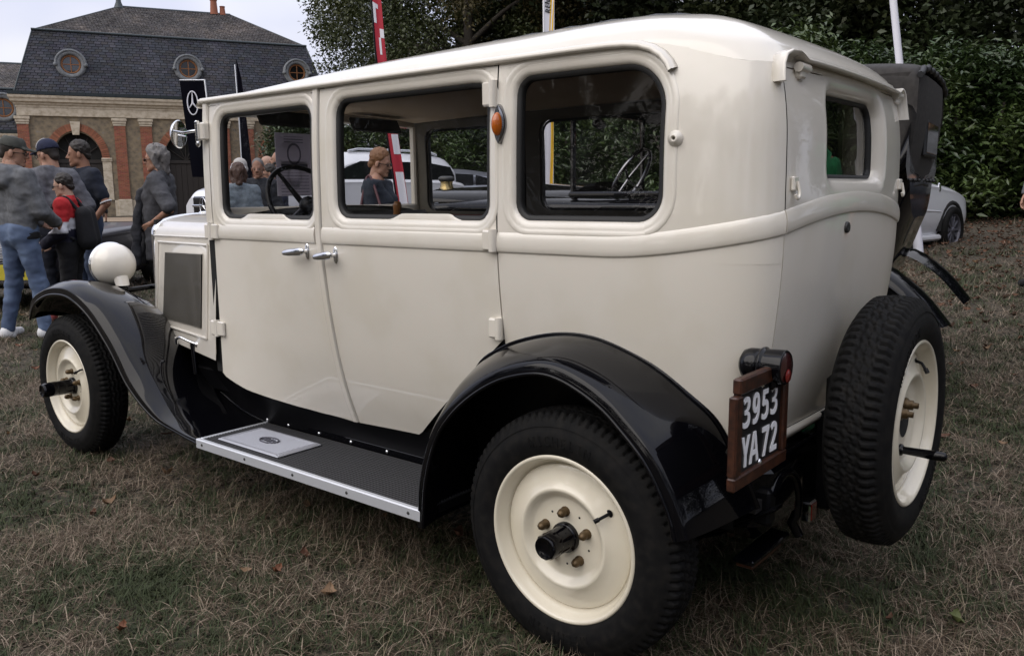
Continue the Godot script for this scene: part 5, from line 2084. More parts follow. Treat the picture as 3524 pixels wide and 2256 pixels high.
func build_block(parent: Node3D, x0: float, x1: float, eaves: float, brk: float, ridge: float, depth: float, hip0: float, hip1: float, bx0: float, bx1: float, wins: Array, r: RandomNumberGenerator) -> void:
	var core := MB.new()
	bbox(core, x0 + 0.02, x1 - 0.02, 0, eaves, -depth, -0.5)
	lpart("inner_walls", core, M.rubble, parent)
	# cornice and gutter
	var co := MB.new()
	var e := eaves
	cornice(co, [[0.02, e - 1.05], [0.10, e - 1.04], [0.10, e - 0.62], [0.13, e - 0.60], [0.13, e - 0.50], [0.20, e - 0.46], [0.22, e - 0.36], [0.34, e - 0.32], [0.36, e - 0.20], [0.42, e - 0.12], [0.44, e], [0.0, e + 0.01]], x0, x1, depth)
	var cn := lpart("cornice", co, M.stone_cream, parent)
	var fz := int((x1 - x0) / 1.0)
	for k in fz:
		var b := MB.new()
		var w := (x1 - x0) / fz
		bbox(b, x0 + k * w + 0.004, x0 + (k + 1) * w - 0.004, e - 1.03, e - 0.63, -0.05, 0.108, 0.004)
		lpart("frieze_stone", b, M.stone_cream, cn)
	var gu := MB.new()
	cornice(gu, [[0.32, e + 0.02], [0.42, e + 0.03], [0.44, e + 0.20], [0.40, e + 0.20], [0.36, e + 0.06], [0.2, e + 0.05]], x0, x1, depth)
	var gn := lpart("gutter", gu, M.zinc_dark, parent)
	for k in int((x1 - x0) / 0.75):
		var s := MB.new()
		bbox(s, x0 + 0.2 + k * 0.75, x0 + 0.225 + k * 0.75, e + 0.02, e + 0.21, 0.43, 0.455)
		lpart("gutter_bracket", s, M.zinc_dark, gn)
	# mansard: base sheets with the slates on top
	var zf := -0.95; var zb := -depth + 0.95
	var a := Vector3(x0 - 0.15, e + 0.05, 0.15); var b2 := Vector3(x1 + 0.15, e + 0.05, 0.15)
	var c := Vector3(bx1, brk, zf); var d := Vector3(bx0, brk, zf)
	var a2 := Vector3(x0 - 0.15, e + 0.05, -depth - 0.15); var b3 := Vector3(x1 + 0.15, e + 0.05, -depth - 0.15)
	var c2 := Vector3(bx1, brk, zb); var d2 := Vector3(bx0, brk, zb)
	var rl := Vector3(hip0, ridge, (zf + zb) * 0.5); var rr := Vector3(hip1, ridge, (zf + zb) * 0.5)
	var base := MB.new()
	base.quad(a, d, c, b2); base.quad(b3, c2, d2, a2); base.quad(a2, d2, d, a); base.quad(b2, c, c2, b3)
	base.quad(d, rl, rr, c); base.quad(c2, rr, rl, d2); base.tri(d2, rl, d); base.tri(c, rr, c2)
	var ro := lpart("roof", base, M.slate_base, parent)
	var s1 := MB.new()
	var blue := [Color(0.030, 0.033, 0.046), Color(0.024, 0.027, 0.038), Color(0.038, 0.040, 0.052), Color(0.028, 0.028, 0.032)]
	slates(s1, a, b2, c, d, 0.155, 0.34, r, blue, wins)
	slates(s1, a2, a, d, d2, 0.135, 0.3, r, blue)
	slates(s1, b2, b3, c2, c, 0.135, 0.3, r, blue)
	lpart("slates", s1, M.vcol, ro).set_meta("kind", "stuff")
	var s2 := MB.new()
	var grey := [Color(0.105, 0.098, 0.100), Color(0.085, 0.080, 0.084), Color(0.135, 0.124, 0.118), Color(0.098, 0.088, 0.082)]
	slates(s2, d, c, rr, rl, 0.105, 0.17, r, grey)
	slates(s2, d2, d, rl, rl, 0.14, 0.26, r, grey)
	slates(s2, c, c2, rr, rr, 0.14, 0.26, r, grey)
	lpart("weathered_slates", s2, M.vcol, ro).set_meta("kind", "stuff")
	var rd := MB.new()
	rd.tube(PackedVector3Array([d + Vector3(-0.05, 0.03, 0.03), c + Vector3(0.05, 0.03, 0.03)]), 0.07, 8)
	rd.tube(PackedVector3Array([rl, rr]), 0.08, 8)
	rd.tube(PackedVector3Array([a, d, rl]), 0.045, 6)
	rd.tube(PackedVector3Array([b2, c, rr]), 0.045, 6)
	lpart("ridge_flashing", rd, M.zinc_dark, ro)

func build_building() -> void:
	var r := RandomNumberGenerator.new()
	r.seed = 91
	M.vcol = mat(lin(1, 1, 1), 0.8); M.vcol.vertex_color_use_as_albedo = true
	M.stone_cream = tri_map(mat(lin(1, 1, 1), 0.85), noise_tex([lin(0.32, 0.27, 0.20), lin(0.45, 0.39, 0.30), lin(0.52, 0.46, 0.37)], 0.02, 5, 5, 512), 0.35)
	M.stone_grey = tri_map(mat(lin(1, 1, 1), 0.85), noise_tex([lin(0.10, 0.11, 0.12), lin(0.19, 0.20, 0.21)], 0.03, 6, 4, 256), 0.6)
	M.rubble = tri_map(mat(lin(1, 1, 1), 0.95), noise_tex([lin(0.10, 0.082, 0.060), lin(0.16, 0.132, 0.095), lin(0.23, 0.18, 0.115), lin(0.20, 0.18, 0.15)], 0.022, 14, 5, 512, FastNoiseLite.TYPE_CELLULAR, 0.1, 0.9), 0.35)
	M.mortar = mat(lin(0.24, 0.19, 0.14), 0.95)
	M.zinc_dark = mat(lin(0.03, 0.04, 0.045), 0.5, 0.3)
	M.slate_base = mat(lin(0.008, 0.008, 0.010), 0.8)
	M.orange_wood = mat(lin(0.19, 0.075, 0.022), 0.6)
	M.pane_dark = mat(lin(0.008, 0.008, 0.009), 0.08, 0.0)
	M.pane_sky = mat(lin(0.06, 0.065, 0.075), 0.08, 0.2)
	M.door_wood = mat(lin(0.016, 0.012, 0.010), 0.7)
	var ba := Basis(Vector3(0.4384, 0, -0.8988), Vector3.UP, Vector3(0.8988, 0, 0.4384))
	B = thing("long_brick_building", "long low brick and stone building with slate mansard roof and round windows", "building", BO)
	B.transform = Transform3D(ba, BO)
	var x0 := -4.05; var x1 := 12.4
	build_block(B, x0, x1, 6.42, 9.95, 12.2, 9.5, 1.28, 7.6, -3.13, 11.4, [Vector2(-1.39, 8.15), Vector2(4.57, 8.22), Vector2(10.68, 8.3)], r)
	# front wall between the openings: rubble panels
	var arches := [-1.43, 4.13, 9.7]
	var edges := [x0 + 0.02]
	for a in arches: edges.append(a)
	edges.append(x1 - 0.02)
	var wl := MB.new()
	for k in arches.size():
		var cx: float = arches[k]
		var lft: float = x0 + 0.02 if k == 0 else (arches[k - 1] + cx) * 0.5
		var rgt: float = x1 - 0.02 if k == arches.size() - 1 else (arches[k + 1] + cx) * 0.5
		bbox(wl, lft, cx - 1.19, 0, 3.1, -0.5, 0.0)
		bbox(wl, cx + 1.19, rgt, 0, 3.1, -0.5, 0.0)
		var poly := PackedVector2Array([Vector2(lft, 3.1), Vector2(cx - 1.19, 3.1)])
		for q in 25:
			var f := PI - PI * q / 24.0
			poly.append(Vector2(cx + cos(f) * 1.19, 3.1 + sin(f) * 1.19 * 1.25 + 0.001))
		poly.append_array(PackedVector2Array([Vector2(cx + 1.19, 3.1), Vector2(rgt, 3.1), Vector2(rgt, 5.4), Vector2(lft, 5.4)]))
		wl.prism(poly, Vector3(0, 0, -0.5), Basis.IDENTITY, 0.5)
	lpart("rubble_wall", wl, M.rubble, B)
	var pb := MB.new()
	for k in arches.size() + 1:
		var lft: float = x0 + 0.02 if k == 0 else arches[k - 1] + 1.66
		var rgt: float = x1 - 0.02 if k == arches.size() else arches[k] - 1.66
		if rgt > lft:
			pb = MB.new()
			bbox(pb, lft, rgt, 0, 0.88, -0.1, 0.06, 0.01)
			lpart("plinth", pb, M.stone_cream, B)
	for a in arches: arch_door(B, a, r)
	for p in [[-4.2, -3.64], [0.46, 1.05], [1.79, 2.40], [5.98, 6.57], [7.3, 7.92], [11.6, 12.3]]:
		pilaster(B, p[0], p[1], r)
	for w in [[-1.39, 8.15, -0.30, false], [4.57, 8.22, -0.30, true], [10.68, 8.3, -0.32, true]]:
		round_window(B, w[0], w[1], w[2], w[3])
	for s in [[6.65, 0.26, 1.3, true], [7.15, 0.20, 0.75, false]]:
		var ch := MB.new()
		var ht: float = s[2]
		ch.lathe(V2([s[1], 0.0, s[1] * 0.9, 0.1, s[1] * 0.72, ht * 0.62, s[1] * 0.85, ht * 0.63, s[1] * 0.85, ht * 0.70]), Vector3(s[0], 12.15, -4.75), Vector3.UP, 14)
		if s[3]:
			for k in 5:
				var f := TAU * k / 5
				ch.tube(PackedVector3Array([Vector3(s[0] + cos(f) * 0.15, 12.15 + ht * 0.7, -4.75 + sin(f) * 0.15), Vector3(s[0] + cos(f) * 0.15, 12.15 + ht * 0.95, -4.75 + sin(f) * 0.15)]), 0.03, 6)
			ch.lathe(V2([0.22, ht * 0.94, 0.2, ht * 1.0, 0.08, ht * 1.08, 0.0, ht * 1.1]), Vector3(s[0], 12.15, -4.75), Vector3.UP, 14)
		lpart("chimney_pot", ch, M.terracotta, B)
	var fi := MB.new()
	fi.lathe(V2([0.30, -0.1, 0.16, 0.25, 0.10, 0.7, 0.14, 0.85, 0.06, 1.1, 0.03, 1.8, 0.0, 1.85]), Vector3(1.28, 12.2, -4.75), Vector3.UP, 10)
	lpart("roof_finial", fi, M.zinc_dark, B)
	# the lower wing to the left
	var W := thing("low_slate_wing", "lower slate-roofed wing at the left end of the brick building", "building", BO + ba * Vector3(-12.0, 0, -1.0))
	W.transform = Transform3D(ba, BO + ba * Vector3(-12.0, 0, -1.0))
	build_block(W, -6.0, 7.7, 4.47, 6.9, 8.6, 7.0, -4.0, 10.0, -5.5, 8.9, [Vector2(7.15, 5.85)], r)
	round_window(W, 7.15, 5.85, -0.25, false)
	arch_door(W, 5.2, r)
	var ww := MB.new()
	bbox(ww, -6.0, 3.5, 0, 3.5, -0.5, 0.0)
	bbox(ww, 6.9, 7.7, 0, 3.5, -0.5, 0.0)
	lpart("wall", ww, M.rubble, W)

# ---------------------------------------------------------------- people
# A field of tapered capsules and ellipsoids joined by a smooth minimum, meshed as surface nets.
class Field:
	var lo: Vector3
	var cell: float
	var nx: int
	var ny: int
	var nz: int
	var d := PackedFloat32Array()
	const FAR := 9.0

	func _init(lo_: Vector3, hi: Vector3, cell_: float) -> void:
		lo = lo_
		cell = cell_
		nx = int((hi.x - lo.x) / cell) + 2
		ny = int((hi.y - lo.y) / cell) + 2
		nz = int((hi.z - lo.z) / cell) + 2
		d.resize(nx * ny * nz)
		d.fill(FAR)

	# tapered capsule; fl > 1 flattens it along z
	func bone(a: Vector3, b: Vector3, ra: float, rb: float, k := 0.03, fl := 1.0) -> void:
		var m := maxf(ra, rb) + k + cell * 2.5
		var p0 := a.min(b) - Vector3.ONE * m
		var p1 := a.max(b) + Vector3.ONE * m
		var i0 := maxi(0, int((p0.x - lo.x) / cell)); var i1 := mini(nx - 1, int((p1.x - lo.x) / cell) + 1)
		var j0 := maxi(0, int((p0.y - lo.y) / cell)); var j1 := mini(ny - 1, int((p1.y - lo.y) / cell) + 1)
		var k0 := maxi(0, int((p0.z - lo.z) / cell)); var k1 := mini(nz - 1, int((p1.z - lo.z) / cell) + 1)
		var ab := b - a
		var il := 1.0 / maxf(ab.length_squared(), 1e-9)
		for kk in range(k0, k1 + 1):
			for j in range(j0, j1 + 1):
				var q := (kk * ny + j) * nx
				for i in range(i0, i1 + 1):
					var p := Vector3(lo.x + i * cell, lo.y + j * cell, lo.z + kk * cell) - a
					var t := clampf(p.dot(ab) * il, 0.0, 1.0)
					p -= ab * t
					p.z *= fl
					var v := p.length() - ra - (rb - ra) * t
					var o := d[q + i]
					var h := k - absf(o - v)
					if h > 0.0:
						d[q + i] = minf(o, v) - h * h / (4.0 * k)
					elif v < o:
						d[q + i] = v

	func ball(c: Vector3, r: Vector3, k := 0.02, sub := false, ba := Basis.IDENTITY) -> void:
		var m := maxf(r.x, maxf(r.y, r.z)) + k + cell * 2.5
		var i0 := maxi(0, int((c.x - m - lo.x) / cell)); var i1 := mini(nx - 1, int((c.x + m - lo.x) / cell) + 1)
		var j0 := maxi(0, int((c.y - m - lo.y) / cell)); var j1 := mini(ny - 1, int((c.y + m - lo.y) / cell) + 1)
		var k0 := maxi(0, int((c.z - m - lo.z) / cell)); var k1 := mini(nz - 1, int((c.z + m - lo.z) / cell) + 1)
		var inv := ba.transposed()
		var mr := minf(r.x, minf(r.y, r.z))
		for kk in range(k0, k1 + 1):
			for j in range(j0, j1 + 1):
				var q := (kk * ny + j) * nx
				for i in range(i0, i1 + 1):
					var p := inv * (Vector3(lo.x + i * cell, lo.y + j * cell, lo.z + kk * cell) - c)
					var l := (p / r).length()
					var v := (l - 1.0) * (p.length() / maxf(l, 1e-6) if l > 0.3 else mr)
					var o := d[q + i]
					if sub:
						v = -v
						var h := k - absf(o - v)
						d[q + i] = maxf(o, v) + (h * h / (4.0 * k) if h > 0.0 else 0.0)
					else:
						var h := k - absf(o - v)
						if h > 0.0: d[q + i] = minf(o, v) - h * h / (4.0 * k)
						elif v < o: d[q + i] = v

	# keep only the side the normal points away from
	func cut(o: Vector3, n: Vector3) -> void:
		n = n.normalized()
		for kk in nz:
			for j in ny:
				var q := (kk * ny + j) * nx
				for i in nx:
					if d[q + i] < FAR:
						d[q + i] = maxf(d[q + i], (Vector3(lo.x + i * cell, lo.y + j * cell, lo.z + kk * cell) - o).dot(n))

	func rough(amp: float, freq: float, seed_: int, squash := 1.0) -> void:
		var f := FastNoiseLite.new()
		f.seed = seed_
		f.frequency = freq
		f.fractal_octaves = 3
		for kk in nz:
			for j in ny:
				var q := (kk * ny + j) * nx
				for i in nx:
					if absf(d[q + i]) < 0.04:
						d[q + i] += amp * f.get_noise_3d(lo.x + i * cell, (lo.y + j * cell) * squash, lo.z + kk * cell)

	func into(mb: MB, tr: Transform3D, paint = null) -> void:
		var v0 := mb.v.size()
		var t0 := mb.i.size()
		var id := PackedInt32Array()
		id.resize(d.size())
		id.fill(-1)
		var s1 := nx
		var s2 := nx * ny
		var off := PackedInt32Array([0, 1, s1, s1 + 1, s2, s2 + 1, s2 + s1, s2 + s1 + 1])
		var cor := [Vector3(0, 0, 0), Vector3(1, 0, 0), Vector3(0, 1, 0), Vector3(1, 1, 0), Vector3(0, 0, 1), Vector3(1, 0, 1), Vector3(0, 1, 1), Vector3(1, 1, 1)]
		var ed := PackedInt32Array([0, 1, 2, 3, 4, 5, 6, 7, 0, 2, 1, 3, 4, 6, 5, 7, 0, 4, 1, 5, 2, 6, 3, 7])
		var near := cell * 2.2
		for kk in nz - 1:
			for j in ny - 1:
				var q := (kk * ny + j) * nx
				for i in nx - 1:
					var g := q + i
					if absf(d[g]) > near: continue
					var neg := 0
					for c in 8:
						if d[g + off[c]] < 0.0: neg += 1
					if neg == 0 or neg == 8: continue
					var sum := Vector3.ZERO
					var n := 0
					for e in range(0, 24, 2):
						var a := d[g + off[ed[e]]]; var b := d[g + off[ed[e + 1]]]
						if (a < 0.0) != (b < 0.0):
							sum += (cor[ed[e]] as Vector3).lerp(cor[ed[e + 1]], a / (a - b))
							n += 1
					id[g] = mb.v.size()
					var p := lo + (Vector3(i, j, kk) + sum / n) * cell
					if paint != null: mb.col = paint.call(p)
					mb._put(tr * p)
		for kk in range(1, nz - 1):
			for j in range(1, ny - 1):
				var q := (kk * ny + j) * nx
				for i in range(1, nx - 1):
					var g := q + i
					if absf(d[g]) > near: continue
					var ins := d[g] < 0.0
					for ax in 3:
						var st := 1 if ax == 0 else (s1 if ax == 1 else s2)
						if ins == (d[g + st] < 0.0): continue
						var u := s1 if ax == 0 else (s2 if ax == 1 else 1)
						var w := s2 if ax == 0 else (1 if ax == 1 else s1)
						var a := id[g - u - w]; var b := id[g - w]; var c := id[g]; var e := id[g - u]
						if a < 0 or b < 0 or c < 0 or e < 0: continue
						if ins: mb.i.append_array(PackedInt32Array([a, c, b, a, e, c]))
						else: mb.i.append_array(PackedInt32Array([a, b, c, a, c, e]))
		mb._norms(v0, t0)
		mb.col = Color(1, 1, 1)

const JOINTS := {
	"ankle": [0.09, 0.085, -0.02], "toe": [0.115, 0.035, 0.15], "knee": [0.095, 0.49, 0.02], "hip": [0.085, 0.91, 0.0],
	"shoulder": [0.185, 1.415, -0.015], "elbow": [0.235, 1.12, -0.03], "wrist": [0.235, 0.87, 0.05]}

func jt(sp: Dictionary, name_: String, side: float) -> Vector3:
	var key := name_ + ("_l" if side > 0 else "_r")
	if sp.has(key):
		var a: Array = sp[key]
		return Vector3(a[0], a[1], a[2])
	var j: Array = JOINTS[name_]
	return Vector3(j[0] * side, j[1], j[2])

func hand_into(mb: MB, wrist: Vector3, elbow: Vector3, side: float, curl: float, base: Transform3D, palm_to := Vector3.ZERO) -> void:
	# a palm with four fingers and a thumb, on the end of the forearm
	var dn := (wrist - elbow).normalized()
	var inw := Vector3(-side, 0, 0)
	if palm_to != Vector3.ZERO: inw = palm_to
	var nrm := (inw - dn * inw.dot(dn)).normalized()          # the palm faces this way
	var wid := dn.cross(nrm) * side                            # towards the thumb
	if wid.z < 0 and palm_to == Vector3.ZERO: wid = -wid
	var f := Field.new(Vector3(-0.07, -0.21, -0.075), Vector3(0.07, 0.04, 0.075), 0.0052)
	# local: y up the arm, x = palm normal, z = thumb side
	for k in 4:
		var z := 0.030 - 0.020 * k
		f.bone(Vector3(0, 0.0, z * 0.55), Vector3(0, -0.085, z), 0.015, 0.0115, 0.012)
	for k in 4:
		var z := 0.030 - 0.020 * k
		var l: float = [0.068, 0.078, 0.072, 0.056][k]
		var p := Vector3(0, -0.088, z)
		var a := 0.15 + curl * 0.5
		for q in 3:
			var e: Vector3 = p + Vector3(sin(a), -cos(a), 0) * l * [0.42, 0.32, 0.26][q]
			f.bone(p, e, 0.0092 - 0.0008 * q, 0.0084 - 0.0008 * q, 0.004)
			p = e
			a += curl * 0.75
	f.bone(Vector3(0.005, -0.02, 0.022), Vector3(0.018, -0.06, 0.050), 0.014, 0.0105, 0.010)
	f.bone(Vector3(0.018, -0.06, 0.050), Vector3(0.028, -0.098, 0.052), 0.0105, 0.0085, 0.004)
	f.bone(Vector3(0, 0.03, 0), Vector3(0, -0.01, 0), 0.022, 0.021, 0.01, 0.85)
	f.into(mb, base * Transform3D(Basis(nrm, -dn, wid), wrist))

func head_field(female: bool, cell: float) -> Field:
	var f := Field.new(Vector3(-0.11, -0.14, -0.13), Vector3(0.11, 0.22, 0.15), cell)
	f.ball(Vector3(0, 0.098, -0.014), Vector3(0.075, 0.094, 0.096), 0.02)
	f.ball(Vector3(0, 0.030, 0.030), Vector3(0.056, 0.082, 0.060), 0.03)
	f.bone(Vector3(-0.032, -0.022, 0.02), Vector3(0, -0.046, 0.066), 0.026, 0.020, 0.02)
	f.bone(Vector3(0.032, -0.022, 0.02), Vector3(0, -0.046, 0.066), 0.026, 0.020, 0.02)
	f.bone(Vector3(-0.032, 0.075, 0.070), Vector3(0.032, 0.075, 0.070), 0.014, 0.014, 0.015)
	f.ball(Vector3(-0.031, 0.052, 0.102), Vector3(0.017, 0.013, 0.018), 0.010, true)
	f.ball(Vector3(0.031, 0.052, 0.102), Vector3(0.017, 0.013, 0.018), 0.010, true)
	f.bone(Vector3(0, 0.066, 0.086), Vector3(0, 0.026, 0.108), 0.008, 0.0125, 0.010)
	f.bone(Vector3(-0.012, 0.020, 0.096), Vector3(0.012, 0.020, 0.096), 0.008, 0.008, 0.008)
	f.bone(Vector3(-0.02, -0.006, 0.080), Vector3(0.02, -0.006, 0.080), 0.0095, 0.0095, 0.006)
	f.bone(Vector3(-0.016, -0.019, 0.080), Vector3(0.016, -0.019, 0.080), 0.009, 0.009, 0.005)
	for s in [-1.0, 1.0]:
		f.ball(Vector3(s * 0.078, 0.042, -0.008), Vector3(0.010, 0.033, 0.020), 0.008)
	f.bone(Vector3(0, 0.02, -0.03), Vector3(0, -0.13, -0.045), 0.050 if female else 0.056, 0.052 if female else 0.060, 0.03)
	return f

func make_person(sp: Dictionary) -> Node3D:
	var H: float = sp.get("H", 1.75)
	var sc := H / 1.75
	var at: Vector3 = sp.at
	var o := thing("person", sp.label, "person", at, sp.get("group", ""))
	var yaw: float = sp.yaw
	o.rotation.y = yaw
	var B0 := Transform3D(Basis.IDENTITY.scaled(Vector3.ONE * sc), Vector3.ZERO)
	var cell: float = sp.get("cell", 0.014)
	var fem: bool = sp.get("female", false)
	var wide: float = sp.get("wide", 1.0)
	var L := Vector3(-0.62, 0.0, -0.48); var U := Vector3(0.62, 1.56, 0.52)
	var skin: Material = sp.skin
	# body
	var f := Field.new(L, U, cell * 1.15)
	for s in [-1.0, 1.0]:
		var hip := jt(sp, "hip", s); var kn := jt(sp, "knee", s); var an := jt(sp, "ankle", s); var to := jt(sp, "toe", s)
		f.bone(hip, kn, 0.083, 0.056, 0.04)
		f.bone(kn, an, 0.054, 0.036, 0.03)
		f.bone(an - Vector3(0, 0.04, 0.02), to, 0.036, 0.026, 0.03)
		var sh := jt(sp, "shoulder", s); var el := jt(sp, "elbow", s); var wr := jt(sp, "wrist", s)
		f.bone(sh, el, 0.050, 0.038, 0.04)
		f.bone(el, wr, 0.038, 0.026, 0.02)
		f.bone(Vector3(s * 0.07 * wide, 1.0, 0), Vector3(s * 0.09 * wide, 1.34, -0.01), 0.092, 0.092, 0.05, 1.1)
		f.bone(Vector3(s * 0.03, 1.46, -0.02), sh, 0.052, 0.05, 0.04)
	f.bone(Vector3(0, 0.94, -0.01), Vector3(0, 1.0, 0), 0.12, 0.11, 0.05, 1.1)
	f.bone(Vector3(0, 1.40, -0.02), Vector3(0, 1.54, -0.018), 0.07, 0.052, 0.04)
	var mb := MB.new()
	f.into(mb, B0)
	var hq := Basis(Vector3.UP, sp.get("head_yaw", 0.0)) * Basis(Vector3.RIGHT, sp.get("head_pitch", 0.0)) * Basis(Vector3(0, 0, 1), sp.get("head_roll", 0.0))
	var HT := B0 * Transform3D(hq, Vector3(0, 1.575, 0.012))
	var hf := head_field(fem, 0.0085 if cell > 0.013 else 0.0075)
	hf.into(mb, HT)
	for s in [-1.0, 1.0]:
		if sp.get("hands", true):
			var key: String = "palm_l" if s > 0 else "palm_r"
			hand_into(mb, jt(sp, "wrist", s), jt(sp, "elbow", s), s, sp.get("curl_l" if s > 0 else "curl_r", 0.45), B0, sp.get(key, Vector3.ZERO))
	lpart("body", mb, skin, o)
	# eyes, brows and mouth
	var ey := MB.new()
	for s in [-1.0, 1.0]:
		ey.ball(HT * Vector3(s * 0.031, 0.052, 0.0845), Vector3(0.011, 0.007, 0.007) * sc, 8, hq)
	lpart("eyes", ey, M.eye_dark, o)
	var mo := MB.new()
	mo.ball(HT * Vector3(0, -0.0125, 0.0885), Vector3(0.022, 0.0045, 0.006) * sc, 8, hq)
	lpart("lips", mo, M.lips, o)
	# trousers
	var tb: Dictionary = sp.bottom
	var t := Field.new(L, Vector3(U.x, 1.08, U.z), cell)
	var lo: float = tb.get("loose", 0.012)
	for s in [-1.0, 1.0]:
		var hip := jt(sp, "hip", s); var kn := jt(sp, "knee", s); var an := jt(sp, "ankle", s)
		t.bone(hip + Vector3(0, -0.02, -0.012), kn, 0.092 + lo * 0.8, 0.060 + lo, 0.035)
		t.bone(kn, an.lerp(kn, tb.get("short", 0.02)), 0.060 + lo, 0.044 + lo * 1.3, 0.03)
		t.bone(Vector3(s * 0.055, 0.93, -0.035), Vector3(s * 0.055, 0.90, -0.04), 0.088, 0.086, 0.03)
	t.bone(Vector3(-0.06 * wide, 1.0, 0), Vector3(0.06 * wide, 1.0, 0), 0.10, 0.10, 0.05, 1.1)
	t.bone(Vector3(-0.065 * wide, 0.96, -0.01), Vector3(0.065 * wide, 0.96, -0.01), 0.112 + lo, 0.112 + lo, 0.05, 1.05)
	t.rough(0.011, 6.5, 5, 2.0)
	var tm := MB.new()
	t.into(tm, B0, tb.get("paint"))
	lpart("trousers", tm, tb.mat, o)
	# shoes
	for s in [-1.0, 1.0]:
		var an := jt(sp, "ankle", s); var to := jt(sp, "toe", s)
		var c0 := an + Vector3(0, -0.03, 0)
		var sf := Field.new(c0.min(to) - Vector3(0.09, 0.06, 0.12), c0.max(to) + Vector3(0.09, 0.10, 0.10), 0.009)
		sf.bone(an + Vector3(0, -0.035, -0.025), to + Vector3(0, 0.012, 0.0), 0.046, 0.034, 0.03)
		sf.bone(an + Vector3(0, 0.0, -0.01), an + Vector3(0, -0.05, 0.02), 0.043, 0.046, 0.03)
		sf.cut(Vector3(0, 0.004, 0), Vector3(0, -1, 0))
		var sm := MB.new()
		sf.into(sm, B0)
		lpart("shoe", sm, sp.shoes, o)
	# upper clothes
	var tp: Dictionary = sp.top
	var g := Field.new(L, Vector3(U.x, 1.60, U.z), cell)
	var lt: float = tp.get("loose", 0.014)
	var hem: float = tp.get("hem", 0.90)
	var slv: float = tp.get("sleeve", 1.0)
	for s in [-1.0, 1.0]:
		var sh := jt(sp, "shoulder", s); var el := jt(sp, "elbow", s); var wr := jt(sp, "wrist", s)
		g.bone(sh, el if slv >= 0.5 else sh.lerp(el, slv * 2.0), 0.056 + lt, lerpf(0.056, 0.044, minf(1, slv * 2)) + lt * 1.1, 0.035)
		if slv > 0.5:
			g.bone(el, el.lerp(wr, (slv - 0.5) * 2.0), 0.044 + lt * 1.1, 0.034 + lt * 0.9, 0.02)
		g.bone(Vector3(s * 0.066 * wide, hem + 0.03, -0.005), Vector3(s * 0.095 * wide, 1.33, -0.01), 0.095 + lt + tp.get("flare", 0.0), 0.098 + lt, 0.05, 1.08)
		g.bone(Vector3(s * 0.03, 1.455, -0.022), sh + Vector3(0, 0.004, 0), 0.056 + lt * 0.6, 0.056 + lt * 0.6, 0.04)
	if tp.get("belly", 0.0) > 0.0:
		g.ball(Vector3(0, 1.10, 0.05), Vector3(0.15, 0.16, 0.10 + tp.belly), 0.06)
	if fem:
		for s in [-1.0, 1.0]:
			g.ball(Vector3(s * 0.075, 1.27, 0.085), Vector3(0.075, 0.085, 0.075), 0.05)
	g.bone(Vector3(0, 1.40, -0.02), Vector3(0, tp.get("collar", 1.50), -0.022), 0.08, 0.062 + lt * 0.4, 0.04)
	if tp.get("hood", false):
		g.ball(Vector3(0, 1.43, -0.115), Vector3(0.125, 0.10, 0.055), 0.04)
		g.bone(Vector3(-0.09, 1.50, -0.03), Vector3(0.09, 1.50, -0.03), 0.035, 0.035, 0.03)
		g.bone(Vector3(-0.07, 1.37, -0.14), Vector3(0.07, 1.37, -0.14), 0.04, 0.04, 0.04)
	g.rough(tp.get("amp", 0.015) * 0.8, 5.5, sp.get("seed", 3), 2.0)
	g.cut(Vector3(0, hem, 0), Vector3(0, -1, 0))
	g.cut(Vector3(0, tp.get("collar", 1.50) + 0.012, 0), Vector3(0, 1, tp.get("neck_tilt", 0.25)))
	var gm := MB.new()
	g.into(gm, B0, tp.get("paint"))
	lpart(tp.get("called", "jacket"), gm, tp.mat, o)
	# hair
	var hr: Dictionary = sp.hair
	var h := Field.new(Vector3(-0.15, -0.18, -0.18), Vector3(0.15, 0.24, 0.15), 0.009)
	var style: String = hr.style
	if style == "short":
		h.ball(Vector3(0, 0.108, -0.020), Vector3(0.083, 0.098, 0.100), 0.02)
		h.bone(Vector3(0, 0.03, -0.075), Vector3(0, -0.01, -0.075), 0.05, 0.035, 0.03)
		h.rough(0.012, 30.0, 8)
		h.cut(Vector3(0, 0.088, 0.030), Vector3(0, -0.62, 0.78))
		h.cut(Vector3(0, 0.02, -0.0), Vector3(0, -1, 0.25))
	elif style == "crop":
		h.ball(Vector3(0, 0.104, -0.020), Vector3(0.0785, 0.093, 0.097), 0.02)
		h.bone(Vector3(0, 0.03, -0.075), Vector3(0, -0.01, -0.072), 0.048, 0.035, 0.03)
		h.cut(Vector3(0, 0.10, 0.035), Vector3(0, -0.62, 0.78))
		h.cut(Vector3(0, 0.02, -0.0), Vector3(0, -1, 0.25))
	elif style == "bob":
		h.ball(Vector3(0, 0.11, -0.02), Vector3(0.093, 0.108, 0.108), 0.03)
		for s in [-1.0, 1.0]:
			h.bone(Vector3(s * 0.068, 0.10, -0.02), Vector3(s * 0.075, -0.05, -0.02), 0.04, 0.034, 0.03)
		h.bone(Vector3(0, 0.08, -0.075), Vector3(0, -0.06, -0.085), 0.062, 0.05, 0.04)
		h.rough(0.02, 22.0, 4, 0.4)
		h.cut(Vector3(0, 0.10, 0.048), Vector3(0, -0.50, 0.86))
		h.ball(Vector3(0, 0.01, 0.10), Vector3(0.12, 0.10, 0.094), 0.012, true)
	elif style == "long":
		h.ball(Vector3(0, 0.11, -0.02), Vector3(0.088, 0.100, 0.105), 0.03)
		h.bone(Vector3(0, 0.08, -0.07), Vector3(0, -0.13, -0.095), 0.07, 0.055, 0.04)
		for s in [-1.0, 1.0]:
			h.bone(Vector3(s * 0.065, 0.09, -0.03), Vector3(s * 0.07, -0.10, -0.05), 0.035, 0.03, 0.03)
		h.rough(0.02, 20.0, 4, 0.4)
